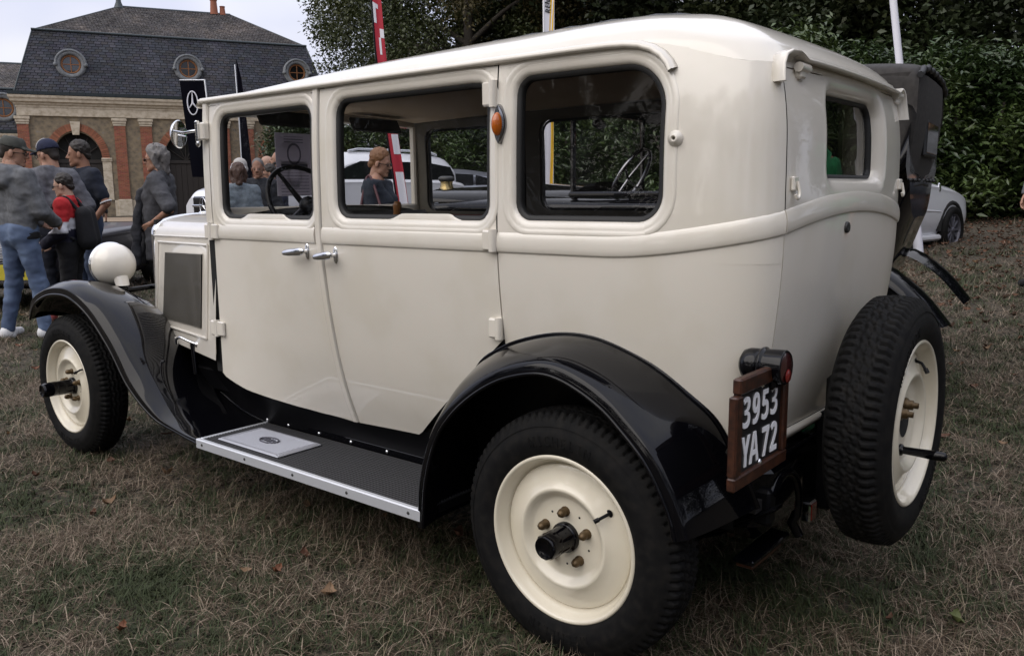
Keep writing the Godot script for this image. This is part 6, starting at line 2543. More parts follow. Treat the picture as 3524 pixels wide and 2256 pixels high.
		h.ball(Vector3(0, 0.02, 0.10), Vector3(0.064, 0.10, 0.085), 0.012, true)
	if style != "none":
		var hm := MB.new()
		h.into(hm, HT)
		lpart("hair", hm, hr.mat, o)
	if sp.has("cap"):
		var cp: Dictionary = sp.cap
		var c := Field.new(Vector3(-0.13, 0.02, -0.14), Vector3(0.13, 0.24, 0.22), 0.0085)
		c.ball(Vector3(0, 0.115, -0.018), Vector3(0.089, 0.098, 0.108), 0.02)
		if cp.get("flat", false):
			c.cut(Vector3(0, 0.188, 0), Vector3(0, 1, 0.1))
		c.cut(Vector3(0, 0.098, 0), Vector3(0, -1, -0.12))
		c.bone(Vector3(-0.045, 0.092, 0.085), Vector3(-0.03, 0.078, 0.165), 0.012, 0.008, 0.02)
		c.bone(Vector3(0.045, 0.092, 0.085), Vector3(0.03, 0.078, 0.165), 0.012, 0.008, 0.02)
		c.bone(Vector3(0, 0.096, 0.09), Vector3(0, 0.082, 0.175), 0.012, 0.008, 0.03)
		var cm := MB.new()
		c.into(cm, HT)
		var cn := lpart("cap", cm, cp.mat, o)
		if cp.has("piping"):
			var pp := MB.new()
			for a in [-0.9, 0.0, 0.9]:
				var line := PackedVector3Array()
				for k in 9:
					var th := lerpf(0.15, 1.45, k / 8.0)
					line.append(HT * (Vector3(0, 0.115, -0.018) + Vector3(sin(a) * sin(th) * 0.092, cos(th) * 0.101, -cos(a) * sin(th) * -0.111)))
				pp.tube(line, 0.003, 5)
			lpart("piping", pp, cp.piping, cn)
	if sp.get("glasses", 0) > 0:
		var gs := MB.new()
		for s in [-1.0, 1.0]:
			var ring := PackedVector3Array()
			for k in 13:
				var fa := TAU * k / 12
				ring.append(HT * Vector3(s * 0.034 + cos(fa) * 0.024, 0.050 + sin(fa) * 0.018, 0.104 - absf(s * 0.034 + cos(fa) * 0.024) * 0.15))
			gs.tube(ring, 0.0026 * sc, 5)
			gs.tube(PackedVector3Array([HT * Vector3(s * 0.058, 0.055, 0.094), HT * Vector3(s * 0.079, 0.055, 0.0)]), 0.003 * sc, 5)
			if sp.glasses == 2: gs.fan(ring)
		gs.tube(PackedVector3Array([HT * Vector3(-0.012, 0.053, 0.103), HT * Vector3(0.012, 0.053, 0.103)]), 0.0025 * sc, 5)
		lpart("glasses", gs, M.black_gloss, o)
	if sp.get("beard", false):
		var bf := Field.new(Vector3(-0.1, -0.1, -0.05), Vector3(0.1, 0.06, 0.13), 0.008)
		bf.bone(Vector3(-0.046, 0.01, 0.03), Vector3(0, -0.048, 0.070), 0.024, 0.026, 0.02)
		bf.bone(Vector3(0.046, 0.01, 0.03), Vector3(0, -0.048, 0.070), 0.024, 0.026, 0.02)
		bf.bone(Vector3(-0.024, 0.006, 0.086), Vector3(0.024, 0.006, 0.086), 0.007, 0.007, 0.01)
		bf.ball(Vector3(0, -0.013, 0.09), Vector3(0.02, 0.008, 0.02), 0.004, true)
		var bm := MB.new()
		bf.into(bm, HT)
		lpart("beard", bm, hr.mat, o)
	o.set_meta("head", HT)
	return o

func facing(fw: float, rt: float) -> float:
	# yaw for a direction given along the view and to its right
	var v := Vector3(-0.6333, 0, -0.7739) * fw + Vector3(0.7739, 0, -0.6333) * rt
	return atan2(v.x, v.z)

func spot(x: float, z: float) -> Vector3:
	return Vector3(x, gh(x, z), z)

func cloth(c: Color, seed_: int) -> StandardMaterial3D:
	var m := tri_map(mat(lin(1, 1, 1), 0.9), noise_tex([Color(c.r * 0.75, c.g * 0.75, c.b * 0.75), Color(c.r * 1.2, c.g * 1.2, c.b * 1.2)], 0.08, seed_, 4, 128), 2.0, false)
	return m

func denim(c: Color, seed_: int) -> StandardMaterial3D:
	return tri_map(mat(lin(1, 1, 1), 0.85), noise_tex([Color(c.r * 0.55, c.g * 0.55, c.b * 0.6), c, Color(c.r * 1.7, c.g * 1.6, c.b * 1.45)], 0.02, seed_, 4, 128), 1.3, false)

func build_people() -> void:
	M.eye_dark = mat(lin(0.02, 0.015, 0.012), 0.3)
	M.lips = mat(lin(0.22, 0.08, 0.06), 0.5)
	var skin := mat(lin(0.34, 0.185, 0.125), 0.55)
	var skin2 := mat(lin(0.27, 0.135, 0.085), 0.55)
	var skin3 := mat(lin(0.42, 0.26, 0.19), 0.55)
	skin.subsurf_scatter_enabled = true; skin.subsurf_scatter_strength = 0.1
	var brown := mat(lin(0.016, 0.011, 0.008), 0.6)
	var grey_h := mat(lin(0.13, 0.12, 0.115), 0.6)
	var white_h := mat(lin(0.45, 0.43, 0.41), 0.6)
	var auburn := mat(lin(0.17, 0.075, 0.028), 0.6)
	var chestnut := mat(lin(0.055, 0.024, 0.014), 0.6)
	var white := mat(lin(0.65, 0.65, 0.66), 0.6)
	var blackc := cloth(lin(0.008, 0.008, 0.010), 3)
	var navy := cloth(lin(0.008, 0.012, 0.024), 4)
	var jean := denim(lin(0.075, 0.11, 0.19), 6)
	var jean2 := denim(lin(0.026, 0.042, 0.085), 7)
	var darkj := denim(lin(0.010, 0.013, 0.024), 8)
	var gjack := cloth(lin(0.115, 0.120, 0.130), 9)
	# man in the grey hooded jacket, his back to us
	var A := make_person({"label": "man in a grey hooded jacket, blue jeans and dark grey cap, seen from behind", "at": spot(-7.01, -1.36), "yaw": facing(0.86, 0.45), "H": 1.80, "head_yaw": -0.85, "head_pitch": 0.12, "skin": skin, "cell": 0.013, "wide": 0.95,
		"shoulder_l": [0.172, 1.41, -0.01], "shoulder_r": [-0.172, 1.41, -0.01], "elbow_r": [-0.235, 1.13, 0.05], "wrist_r": [-0.13, 1.03, 0.25], "elbow_l": [0.25, 1.13, 0.05], "wrist_l": [0.12, 1.03, 0.25],
		"ankle_l": [0.16, 0.085, -0.10], "toe_l": [0.24, 0.035, 0.06], "knee_l": [0.13, 0.49, -0.02], "ankle_r": [-0.14, 0.085, 0.05], "toe_r": [-0.19, 0.035, 0.21], "knee_r": [-0.12, 0.49, 0.05],
		"top": {"mat": gjack, "loose": 0.024, "hem": 0.93, "hood": true, "amp": 0.016, "collar": 1.50}, "bottom": {"mat": jean, "loose": 0.010}, "shoes": white, "hair": {"style": "crop", "mat": brown}, "cap": {"mat": cloth(lin(0.055, 0.057, 0.050), 10), "flat": true}, "glasses": 1, "seed": 4})
	var hb := MB.new()
	var f := Field.new(Vector3(-0.3, 0.84, -0.3), Vector3(0.3, 1.0, 0.3), 0.013)
	for s in [-1.0, 1.0]:
		f.bone(Vector3(s * 0.07, 0.90, -0.005), Vector3(s * 0.07, 0.96, -0.005), 0.126, 0.126, 0.05, 1.12)
	f.cut(Vector3(0, 0.885, 0), Vector3(0, -1, 0)); f.cut(Vector3(0, 0.955, 0), Vector3(0, 1, 0))
	f.into(hb, Transform3D(Basis.IDENTITY.scaled(Vector3.ONE * 1.80 / 1.75), Vector3.ZERO))
	lpart("hem_band", hb, blackc, A)
	# man in the navy cap
	make_person({"label": "broad man in a grey sweater and navy cap with white piping, turned away", "at": spot(-7.91, -2.03), "yaw": facing(0.80, -0.25), "H": 1.83, "head_yaw": 1.05, "head_pitch": 0.1, "skin": skin, "wide": 1.12,
		"elbow_r": [-0.31, 1.14, 0.0], "wrist_r": [-0.22, 1.0, 0.2], "elbow_l": [0.31, 1.14, 0.0], "wrist_l": [0.2, 1.0, 0.2],
		"top": {"mat": cloth(lin(0.105, 0.108, 0.125), 12), "loose": 0.026, "hem": 0.84, "amp": 0.016, "called": "sweater"}, "bottom": {"mat": darkj}, "shoes": mat(lin(0.30, 0.06, 0.06), 0.6), "hair": {"style": "crop", "mat": brown}, "cap": {"mat": cloth(lin(0.010, 0.014, 0.040), 13), "piping": white}, "glasses": 1, "seed": 9})
	# man in the navy polo shirt
	var C := make_person({"label": "dark-haired man in a navy polo shirt with a crest, hand in his pocket", "at": spot(-8.38, -2.56), "yaw": facing(-0.85, -0.5), "H": 1.87, "head_yaw": -0.6, "head_pitch": 0.05, "skin": skin2, "wide": 1.0,
		"elbow_l": [0.29, 1.13, -0.06], "wrist_l": [0.20, 0.93, 0.06], "elbow_r": [-0.26, 1.13, -0.02],
		"top": {"mat": navy, "loose": 0.012, "hem": 0.90, "sleeve": 0.36, "amp": 0.014, "called": "polo_shirt", "neck_tilt": 0.5, "collar": 1.50}, "bottom": {"mat": jean2}, "shoes": blackc, "hair": {"style": "short", "mat": brown}, "seed": 14})
	var cr_ := MB.new()
	var S := Transform3D(Basis.IDENTITY.scaled(Vector3.ONE * 1.87 / 1.75), Vector3.ZERO)
	var shield := PackedVector3Array()
	for q in [[-0.03, 0.035], [0, 0.04], [0.03, 0.035], [0.03, -0.01], [0.0, -0.04], [-0.03, -0.01], [-0.03, 0.035]]:
		shield.append(S * Vector3(0.085 + q[0], 1.29 + q[1], 0.118 - absf(q[0]) * 0.1))
	cr_.tube(shield, 0.003, 5)
	var crest := lpart("crest", cr_, white, C)
	for q in [["GP", 0.012], ["XV", -0.016]]:
		var tm := MeshInstance3D.new()
		tm.name = numbered("crest_letters", crest)
		tm.mesh = text_mesh(q[0], 0.022, 0.002)
		tm.material_override = white
		tm.transform = Transform3D(Basis.IDENTITY, S * Vector3(0.085, 1.29 + q[1], 0.120))
		crest.add_child(tm)
	for s in [-1.0, 1.0]:
		var cu := MB.new()
		var sh := jt({"elbow_l": [0.29, 1.13, -0.06], "elbow_r": [-0.26, 1.13, -0.02]}, "shoulder", s)
		var el := jt({"elbow_l": [0.29, 1.13, -0.06], "elbow_r": [-0.26, 1.13, -0.02]}, "elbow", s)
		var p := sh.lerp(el, 0.93)
		cu.tube(PackedVector3Array([S * p, S * (p + (el - sh).normalized() * 0.012)]), 0.064, 16)
		lpart("white_cuff", cu, white, C)
	# boy
	var stripe := func(p: Vector3) -> Color:
		var y := p.y - 0.10 * absf(p.x) * (1.0 if absf(p.x) < 0.17 else 0.0) + (0.03 if absf(p.x) > 0.19 else 0.0)
		if y > 1.255: return Color(0.42, 0.012, 0.018)
		if y > 1.135: return Color(0.62, 0.62, 0.66)
		return Color(0.008, 0.011, 0.024)
	var vc := mat(lin(1, 1, 1), 0.85); vc.vertex_color_use_as_albedo = true
	var D_ := make_person({"label": "boy with glasses in a red, white and navy jacket carrying a black backpack", "at": spot(-7.31, -1.91), "yaw": facing(-0.12, -1.0), "H": 1.49, "head_yaw": 0.0, "head_pitch": 0.12, "skin": skin3, "cell": 0.0135,
		"elbow_l": [0.27, 1.13, -0.02], "wrist_l": [0.17, 0.98, 0.2], "elbow_r": [-0.26, 1.12, 0.0], "wrist_r": [-0.14, 0.97, 0.23], "curl_l": 0.7,
		"top": {"mat": vc, "paint": stripe, "loose": 0.024, "hem": 0.86, "amp": 0.018, "collar": 1.50}, "bottom": {"mat": blackc, "loose": 0.018}, "shoes": blackc, "hair": {"style": "short", "mat": brown}, "glasses": 1, "seed": 22})
	var bp_ := MB.new()
	var bf := Field.new(Vector3(-0.3, 0.8, -0.45), Vector3(0.3, 1.55, 0.25), 0.015)
	bf.bone(Vector3(-0.07, 1.02, -0.22), Vector3(-0.07, 1.30, -0.20), 0.12, 0.10, 0.05, 1.2)
	bf.bone(Vector3(0.07, 1.02, -0.22), Vector3(0.07, 1.30, -0.20), 0.12, 0.10, 0.05, 1.2)
	bf.into(bp_, Transform3D(Basis.IDENTITY.scaled(Vector3.ONE * 1.49 / 1.75), Vector3.ZERO))
	for s in [-1.0, 1.0]:
		var line := spline(PackedVector3Array([Vector3(s * 0.10, 1.36, -0.16), Vector3(s * 0.12, 1.505, -0.03), Vector3(s * 0.13, 1.38, 0.105), Vector3(s * 0.15, 1.15, 0.10), Vector3(s * 0.16, 1.03, -0.12)]), 5)
		var l2 := PackedVector3Array()
		for p in line: l2.append(p * 1.49 / 1.75)
		bp_.tube(l2, 0.017, 6)
	var pack := thing("backpack", "black backpack on the back of the boy in the red, white and navy jacket", "backpack", D_.position)
	pack.rotation = D_.rotation
	lpart("bag", bp_, blackc, pack)
	var ph := thing("phone", "pale phone held in the hand of the boy in the red, white and navy jacket", "phone", D_.position)
	ph.rotation = D_.rotation
	var pm := MB.new()
	pm.box(Vector3(0.115, 0.765, 0.245), Vector3(0.012, 0.12, 0.06), 0.005, Basis(Vector3(0, 0, 1), 0.3))
	lpart("case", pm, mat(lin(0.4, 0.38, 0.36), 0.4), ph)
	# woman with her hand on her hip
	var E_ := make_person({"label": "woman with a grey bob and sunglasses in a dark grey cardigan, hand on hip", "at": spot(-7.09, -2.75), "yaw": facing(-0.05, -1.0), "H": 1.77, "female": true, "head_pitch": 0.02, "skin": skin, "cell": 0.013, "wide": 1.12,
		"elbow_l": [0.36, 1.13, -0.22], "wrist_l": [0.215, 0.985, 0.03], "curl_l": 0.35, "palm_l": Vector3(-1, 0, 0.2), "elbow_r": [-0.25, 1.12, 0.0], "wrist_r": [-0.2, 0.9, 0.12], "shoulder_l": [0.185, 1.41, -0.04],
		"top": {"mat": cloth(lin(0.048, 0.049, 0.056), 31), "loose": 0.028, "hem": 0.62, "flare": 0.035, "sleeve": 0.46, "amp": 0.018, "called": "cardigan", "belly": 0.03, "collar": 1.49}, "bottom": {"mat": blackc, "loose": 0.0}, "shoes": blackc, "hair": {"style": "bob", "mat": grey_h}, "glasses": 2, "seed": 41})
	var dr := MB.new()
	for s in [-1.0, 1.0]:
		var df := Field.new(Vector3(-0.3, 0.5, -0.2), Vector3(0.3, 1.56, 0.4), 0.014)
		df.bone(Vector3(s * 0.07, 1.49, 0.0), Vector3(s * 0.10, 1.28, 0.15), 0.034, 0.04, 0.03)
		df.bone(Vector3(s * 0.10, 1.28, 0.15), Vector3(s * 0.10, 0.95, 0.21), 0.04, 0.045, 0.03)
		df.bone(Vector3(s * 0.10, 0.95, 0.21), Vector3(s * 0.11, 0.60, 0.24), 0.045, 0.055, 0.03)
		df.rough(0.02, 9.0, 3, 1.0)
		df.into(dr, Transform3D(Basis.IDENTITY.scaled(Vector3.ONE * 1.77 / 1.75), Vector3.ZERO))
	lpart("cardigan_front", dr, cloth(lin(0.026, 0.027, 0.033), 32), E_)
	# woman walking past behind the car
	make_person({"label": "auburn-haired woman in glasses and a navy cardigan walking past, seen through the car", "at": spot(-4.42, -3.36), "yaw": facing(-0.2, 1.0), "H": 1.62, "female": true, "head_pitch": 0.2, "skin": skin, "wide": 1.12,
		"top": {"mat": cloth(lin(0.012, 0.018, 0.030), 33), "loose": 0.026, "hem": 0.80, "amp": 0.016, "called": "cardigan", "collar": 1.47}, "bottom": {"mat": blackc}, "shoes": blackc, "hair": {"style": "short", "mat": auburn}, "glasses": 1, "seed": 43})
	var blouse := thing("handbag", "burgundy handbag at the side of the auburn-haired woman", "handbag", spot(-4.42, -3.36))
	blouse.rotation.y = facing(-0.2, 1.0)
	var bm := MB.new()
	bm.box(Vector3(-0.30, 0.98, 0.04), Vector3(0.10, 0.26, 0.32), 0.04)
	bm.tube(spline(PackedVector3Array([Vector3(-0.28, 1.1, -0.08), Vector3(-0.20, 1.40, -0.02), Vector3(-0.28, 1.1, 0.12)]), 6), 0.012, 6)
	lpart("bag", bm, mat(lin(0.06, 0.010, 0.016), 0.5), blouse)
	# the group beyond, seen through the front door window
	var grp := [
		["white-haired man in the group seen through the front door window", -9.18, -5.09, -0.2, -1.0, 1.74, false, white_h, "crop", lin(0.10, 0.12, 0.16), 0, false, skin3],
		["brown-haired woman with white sunglasses on her head, nearest of the group", -7.87, -4.2, 0.9, -0.3, 1.62, true, chestnut, "bob", lin(0.13, 0.16, 0.19), 0, false, skin],
		["grey-haired man in a dark polo shirt facing us, in the group", -8.29, -4.77, -1.0, 0.1, 1.70, false, grey_h, "crop", lin(0.012, 0.014, 0.02), 0, false, skin2],
		["woman in black glasses in profile, in the group", -8.69, -5.23, -0.3, -1.0, 1.63, true, brown, "short", lin(0.02, 0.03, 0.05), 1, false, skin],
		["bearded man in navy looking up to the left, tallest of the group", -9.29, -5.79, -0.3, -1.0, 1.84, false, brown, "crop", lin(0.016, 0.02, 0.045), 0, true, skin],
		["bald older man at the back of the group", -10.18, -6.24, -0.2, -1.0, 1.80, false, white_h, "none", lin(0.05, 0.05, 0.06), 0, false, skin3]]
	for k in grp.size():
		var g: Array = grp[k]
		var top := cloth(g[9], 50 + k)
		var pr := make_person({"label": g[0], "at": spot(g[1], g[2]), "yaw": facing(g[3], g[4]), "H": g[5], "female": g[6], "skin": g[12], "cell": 0.018, "hands": k == 2, "head_pitch": -0.25 if k == 4 else 0.08, "top": {"mat": top, "loose": 0.022, "hem": 0.86, "amp": 0.018, "called": "top"}, "bottom": {"mat": darkj}, "shoes": blackc, "hair": {"style": g[8], "mat": g[7]}, "glasses": g[10], "beard": g[11], "seed": 60 + k})
		if k == 1:
			var HT: Transform3D = pr.get_meta("head")
			var sg := MB.new()
			for s in [-1.0, 1.0]:
				sg.ball(HT * Vector3(s * 0.035, 0.205, 0.055), Vector3(0.03, 0.022, 0.008), 10, Basis(Vector3.RIGHT, -1.0))
				sg.tube(PackedVector3Array([HT * Vector3(s * 0.07, 0.20, 0.05), HT * Vector3(s * 0.095, 0.13, -0.06)]), 0.005, 6)
			lpart("sunglasses", sg, white, pr)
	# far passer-by, a person past the right edge, and two behind the photographer's right
	make_person({"label": "distant person in shorts walking before the brick building", "at": spot(-33.4, -14.55), "yaw": facing(-0.5, 1.0), "H": 1.72, "skin": skin, "cell": 0.02, "hands": false, "top": {"mat": darkj, "hem": 0.85, "sleeve": 0.4}, "bottom": {"mat": blackc, "short": 0.95}, "shoes": blackc, "hair": {"style": "crop", "mat": brown}})
	make_person({"label": "person in dark trainers standing at the right edge of the field", "at": spot(0.16, -7.52), "yaw": facing(-0.3, -1.0), "H": 1.75, "skin": skin, "cell": 0.018, "top": {"mat": gjack, "hem": 0.88}, "bottom": {"mat": darkj}, "shoes": blackc, "hair": {"style": "crop", "mat": brown}})
	make_person({"label": "man in a blue shirt reflected in the rear window of the cream car", "at": spot(2.55, -6.5), "yaw": facing(-0.6, 1.0), "H": 1.76, "skin": skin2, "cell": 0.018, "top": {"mat": cloth(lin(0.09, 0.11, 0.22), 81), "hem": 0.86, "loose": 0.024, "called": "shirt"}, "bottom": {"mat": darkj}, "shoes": blackc, "hair": {"style": "crop", "mat": brown}})
	make_person({"label": "person in a bright green top reflected in the rear window, arm raised", "at": spot(1.75, -3.9), "yaw": facing(-0.9, -0.4), "H": 1.72, "skin": skin, "cell": 0.018, "elbow_l": [0.42, 1.45, 0.12], "wrist_l": [0.30, 1.62, 0.25], "top": {"mat": cloth(lin(0.012, 0.16, 0.055), 82), "hem": 0.84, "sleeve": 0.42, "loose": 0.03, "called": "top"}, "bottom": {"mat": darkj}, "shoes": blackc, "hair": {"style": "short", "mat": brown}})

# ---------------------------------------------------------------- the other vehicles and the flags
# stations: [x, half width, sill y, shoulder y, top y, half width at the top]
func shell(mb: MB, st: Array, steps := 5) -> void:
	var secs := []
	for s in st:
		var hw: float = s[1]; var y0: float = s[2]; var y1: float = s[3]; var y2: float = s[4]; var ht: float = s[5]
		var half := [[0.0, y0], [hw * 0.80, y0], [hw * 0.95, lerpf(y0, y1, 0.18)], [hw, lerpf(y0, y1, 0.5)], [hw * 0.985, y1 - 0.04], [lerpf(hw, ht, 0.15), y1 + 0.01], [ht, lerpf(y1, y2, 0.82)], [ht * 0.80, y2 - 0.006], [0.0, y2]]
		var sec := PackedVector3Array()
		for p in half: sec.append(Vector3(s[0], p[1], p[0]))
		for k in range(half.size() - 2, -1, -1): sec.append(Vector3(s[0], half[k][1], -half[k][0]))
		secs.append(sec)
	var rows := loft(secs, steps, 3)
	mb.grid(rows)
	mb.fan(rows[0], true)
	mb.fan(rows[rows.size() - 1])

func car_wheel(parent: Node3D, at: Vector3, rad: float, wid: float, side: float, spokes: int, m: Material) -> void:
	var w := Node3D.new()
	w.name = numbered("wheel", parent)
	parent.add_child(w)
	w.position = at
	var ty := MB.new()
	var h := wid * 0.5
	ty.lathe(V2([rad * .68, -h * .8, rad * .80, -h, rad * .93, -h * .92, rad * .99, -h * .7, rad, 0, rad * .99, h * .7, rad * .93, h * .92, rad * .80, h, rad * .68, h * .8]), Vector3.ZERO, Vector3(0, 0, 1), 36)
	lpart("tyre", ty, M.tyre, w)
	var rm := MB.new()
	rm.lathe(V2([rad * .69, h * .75, rad * .66, h * .85, rad * .62, h * .6, rad * .60, -h * .2]), Vector3.ZERO, Vector3(0, 0, side), 36)
	for k in spokes:
		var f := TAU * k / spokes
		rm.box(Vector3(cos(f) * rad * .34, sin(f) * rad * .34, side * h * .55), Vector3(rad * .60, rad * .11, h * .25), 0.006, Basis(Vector3(0, 0, 1), f))
	rm.lathe(V2([rad * .14, h * .55, rad * .12, h * .78, 0, h * .8]), Vector3.ZERO, Vector3(0, 0, side), 16)
	lpart("rim", rm, m, w)

func side_glass(parent: Node3D, polys: Array, hw: float, lean: float, ybase: float, m: Material) -> void:
	for s in [1.0, -1.0]:
		for poly in polys:
			var mb := MB.new()
			var loop := PackedVector3Array()
			for p in poly:
				loop.append(Vector3(p[0], p[1], s * (hw - (p[1] - ybase) * lean)))
			mb.fan(loop, s > 0)
			lpart("side_window", mb, m, parent)

func place_car(o: Node3D, front: Vector3, rear: Vector3) -> void:
	var d := front - rear
	o.rotation.y = atan2(-d.z, d.x)

func star_badge(mb: MB, ce: Vector3, r: float, ba: Basis) -> void:
	var ring := PackedVector3Array()
	for k in 25:
		var f := TAU * k / 24
		ring.append(ce + ba * Vector3(cos(f) * r, sin(f) * r, 0))
	mb.tube(ring, r * 0.055, 6)
	for k in 3:
		var f := PI / 2 + TAU * k / 3
		mb.tube(PackedVector3Array([ce, ce + ba * Vector3(cos(f) * r, sin(f) * r, 0)]), r * 0.10, 5, true, r * 0.02)

func build_suv() -> void:
	var fr := Vector3(-11.60, 0, -6.05); var re := Vector3(-11.0, 0, -10.8)
	var mid := (fr + re) * 0.5
	var o := thing("white_off_roader", "large white off-road car with a star in its grille, parked behind the group", "car", Vector3(mid.x, gh(mid.x, mid.z), mid.z))
	place_car(o, fr, re)
	o.scale = Vector3(1.05, 1.2, 1.05)
	var b := MB.new()
	shell(b, [[-2.30, 0.84, 0.55, 0.95, 1.05, 0.74], [-2.2, 0.93, 0.40, 1.05, 1.12, 0.86], [-1.4, 0.97, 0.30, 1.10, 1.17, 0.90], [0.6, 0.97, 0.30, 1.10, 1.17, 0.90], [1.0, 0.97, 0.30, 1.06, 1.16, 0.86], [1.7, 0.95, 0.32, 1.00, 1.12, 0.80], [2.15, 0.90, 0.36, 0.92, 1.03, 0.70], [2.33, 0.78, 0.42, 0.80, 0.92, 0.60]])
	lpart("body", b, M.car_white, o)
	var g := MB.new()
	shell(g, [[-2.15, 0.8, 1.08, 1.151, 1.196, 0.7], [-2.0, 0.86, 1.06, 1.324, 1.497, 0.66], [-1.2, 0.88, 1.06, 1.42, 1.567, 0.68], [-0.1, 0.88, 1.06, 1.42, 1.574, 0.68], [0.3, 0.87, 1.06, 1.356, 1.522, 0.66], [0.75, 0.84, 1.06, 1.196, 1.292, 0.66], [1.05, 0.8, 1.04, 1.113, 1.151, 0.64]])
	lpart("roof", g, M.car_white, o)
	side_glass(o, [[[0.72, 1.126], [-0.3, 1.126], [-0.3, 1.42], [0.02, 1.42], [0.3, 1.33]], [[-0.38, 1.126], [-1.3, 1.126], [-1.3, 1.42], [-0.38, 1.42]], [[-1.38, 1.138], [-2.02, 1.202], [-1.92, 1.356], [-1.38, 1.42]]], 0.915, 0.02, 1.10, M.car_glass)
	var ws := MB.new()
	ws.quad(Vector3(1.02, 1.158, -0.66), Vector3(1.02, 1.158, 0.66), Vector3(0.36, 1.503, 0.58), Vector3(0.36, 1.503, -0.58))
	lpart("windscreen", ws, M.car_glass_sky, o)
	var gr := MB.new()
	gr.box(Vector3(2.33, 0.80, 0), Vector3(0.06, 0.26, 0.86), 0.02)
	var gn := lpart("grille", gr, M.black_gloss, o)
	var gb := MB.new()
	gb.box(Vector3(2.37, 0.80, 0), Vector3(0.02, 0.035, 0.84), 0.008)
	star_badge(gb, Vector3(2.385, 0.80, 0), 0.115, Basis(Vector3.UP, PI / 2))
	lpart("star_emblem", gb, M.chrome, gn)
	var lw := MB.new()
	lw.box(Vector3(2.28, 0.52, 0), Vector3(0.08, 0.16, 1.1), 0.03)
	lpart("air_intake", lw, M.black_satin, o)
	for s in [1.0, -1.0]:
		var hl := MB.new()
		hl.prism(V2([0, 0.03, 0.36, 0.10, 0.36, -0.03, 0.06, -0.06]), Vector3(2.27, 0.84, s * 0.46), Basis(Vector3(-0.45, 0, s * 0.89), Vector3.UP, Vector3(s * 0.89, 0, 0.45) * s), 0.05)
		lpart("headlight", hl, M.lens_dark, o)
		var ar := MB.new()
		ar.box(Vector3(0.62, 1.15, s * 1.0), Vector3(0.14, 0.15, 0.2), 0.05)
		lpart("door_mirror", ar, M.car_white, o)
		var rr := MB.new()
		rr.tube(PackedVector3Array([Vector3(-1.8, 1.545, s * 0.66), Vector3(-1.6, 1.60, s * 0.66), Vector3(-0.1, 1.605, s * 0.66), Vector3(0.1, 1.57, s * 0.66)]), 0.02, 6)
		lpart("roof_rail", rr, M.aluminium, o)
		for x in [0.1, -0.9]:
			var dh := MB.new()
			dh.box(Vector3(x - 0.2, 0.98, s * 0.98), Vector3(0.22, 0.03, 0.03), 0.01)
			lpart("handle", dh, M.chrome, o)
		for x in [1.45, -1.45]:
			car_wheel(o, Vector3(x, 0.37, s * 0.86), 0.37, 0.26, s, 10, M.aluminium)

func build_coupe() -> void:
	var fr := Vector3(-13.95, 0, -11.1); var re := Vector3(-11.60, 0, -14.4)
	var mid := (fr + re) * 0.5
	var o := thing("grey_coupe", "low silver grey sports coupe seen through the rear door window", "car", Vector3(mid.x, gh(mid.x, mid.z), mid.z))
	place_car(o, fr, re)
	o.scale = Vector3.ONE * 1.12
	var b := MB.new()
	shell(b, [[-2.15, 0.70, 0.45, 0.80, 0.95, 0.60], [-2.0, 0.86, 0.32, 0.88, 1.02, 0.74], [-1.3, 0.93, 0.24, 0.92, 1.04, 0.80], [0.2, 0.92, 0.24, 0.90, 1.0, 0.82], [0.9, 0.92, 0.24, 0.88, 0.98, 0.80], [1.6, 0.90, 0.26, 0.78, 0.86, 0.70], [2.1, 0.76, 0.32, 0.62, 0.70, 0.52], [2.2, 0.6, 0.38, 0.55, 0.62, 0.42]])
	lpart("body", b, M.car_grey, o)
	var g := MB.new()
	shell(g, [[-1.75, 0.70, 0.9, 0.98, 1.02, 0.58], [-1.2, 0.78, 0.9, 1.10, 1.20, 0.58], [-0.5, 0.82, 0.9, 1.18, 1.31, 0.58], [0.0, 0.82, 0.9, 1.18, 1.32, 0.58], [0.4, 0.80, 0.9, 1.10, 1.20, 0.60], [0.95, 0.76, 0.88, 0.95, 0.99, 0.62]])
	lpart("roof", g, M.car_grey, o)
	side_glass(o, [[[0.62, 0.97], [-0.55, 0.97], [-0.55, 1.20], [0.0, 1.23], [0.25, 1.16]], [[-0.60, 0.97], [-0.9, 0.98], [-1.15, 1.06], [-0.60, 1.19]]], 0.848, 0.03, 0.9, M.car_glass)
	var ws := MB.new()
	ws.quad(Vector3(0.93, 1.01, -0.60), Vector3(0.93, 1.01, 0.60), Vector3(0.25, 1.30, 0.50), Vector3(0.25, 1.30, -0.50))
	lpart("windscreen", ws, M.car_glass_sky, o)
	for s in [1.0, -1.0]:
		var ar := MB.new()
		ar.ball(Vector3(0.52, 1.03, s * 0.97), Vector3(0.09, 0.07, 0.11), 12)
		lpart("door_mirror", ar, M.car_grey, o)
		var st := MB.new()
		st.box(Vector3(0.52, 0.985, s * 0.985), Vector3(0.15, 0.025, 0.17), 0.01)
		lpart("red_trim", st, M.red_flag, o)
		for x in [1.3, -1.25]:
			car_wheel(o, Vector3(x, 0.34, s * 0.82), 0.34, 0.26, s, 5, M.dark_alu)

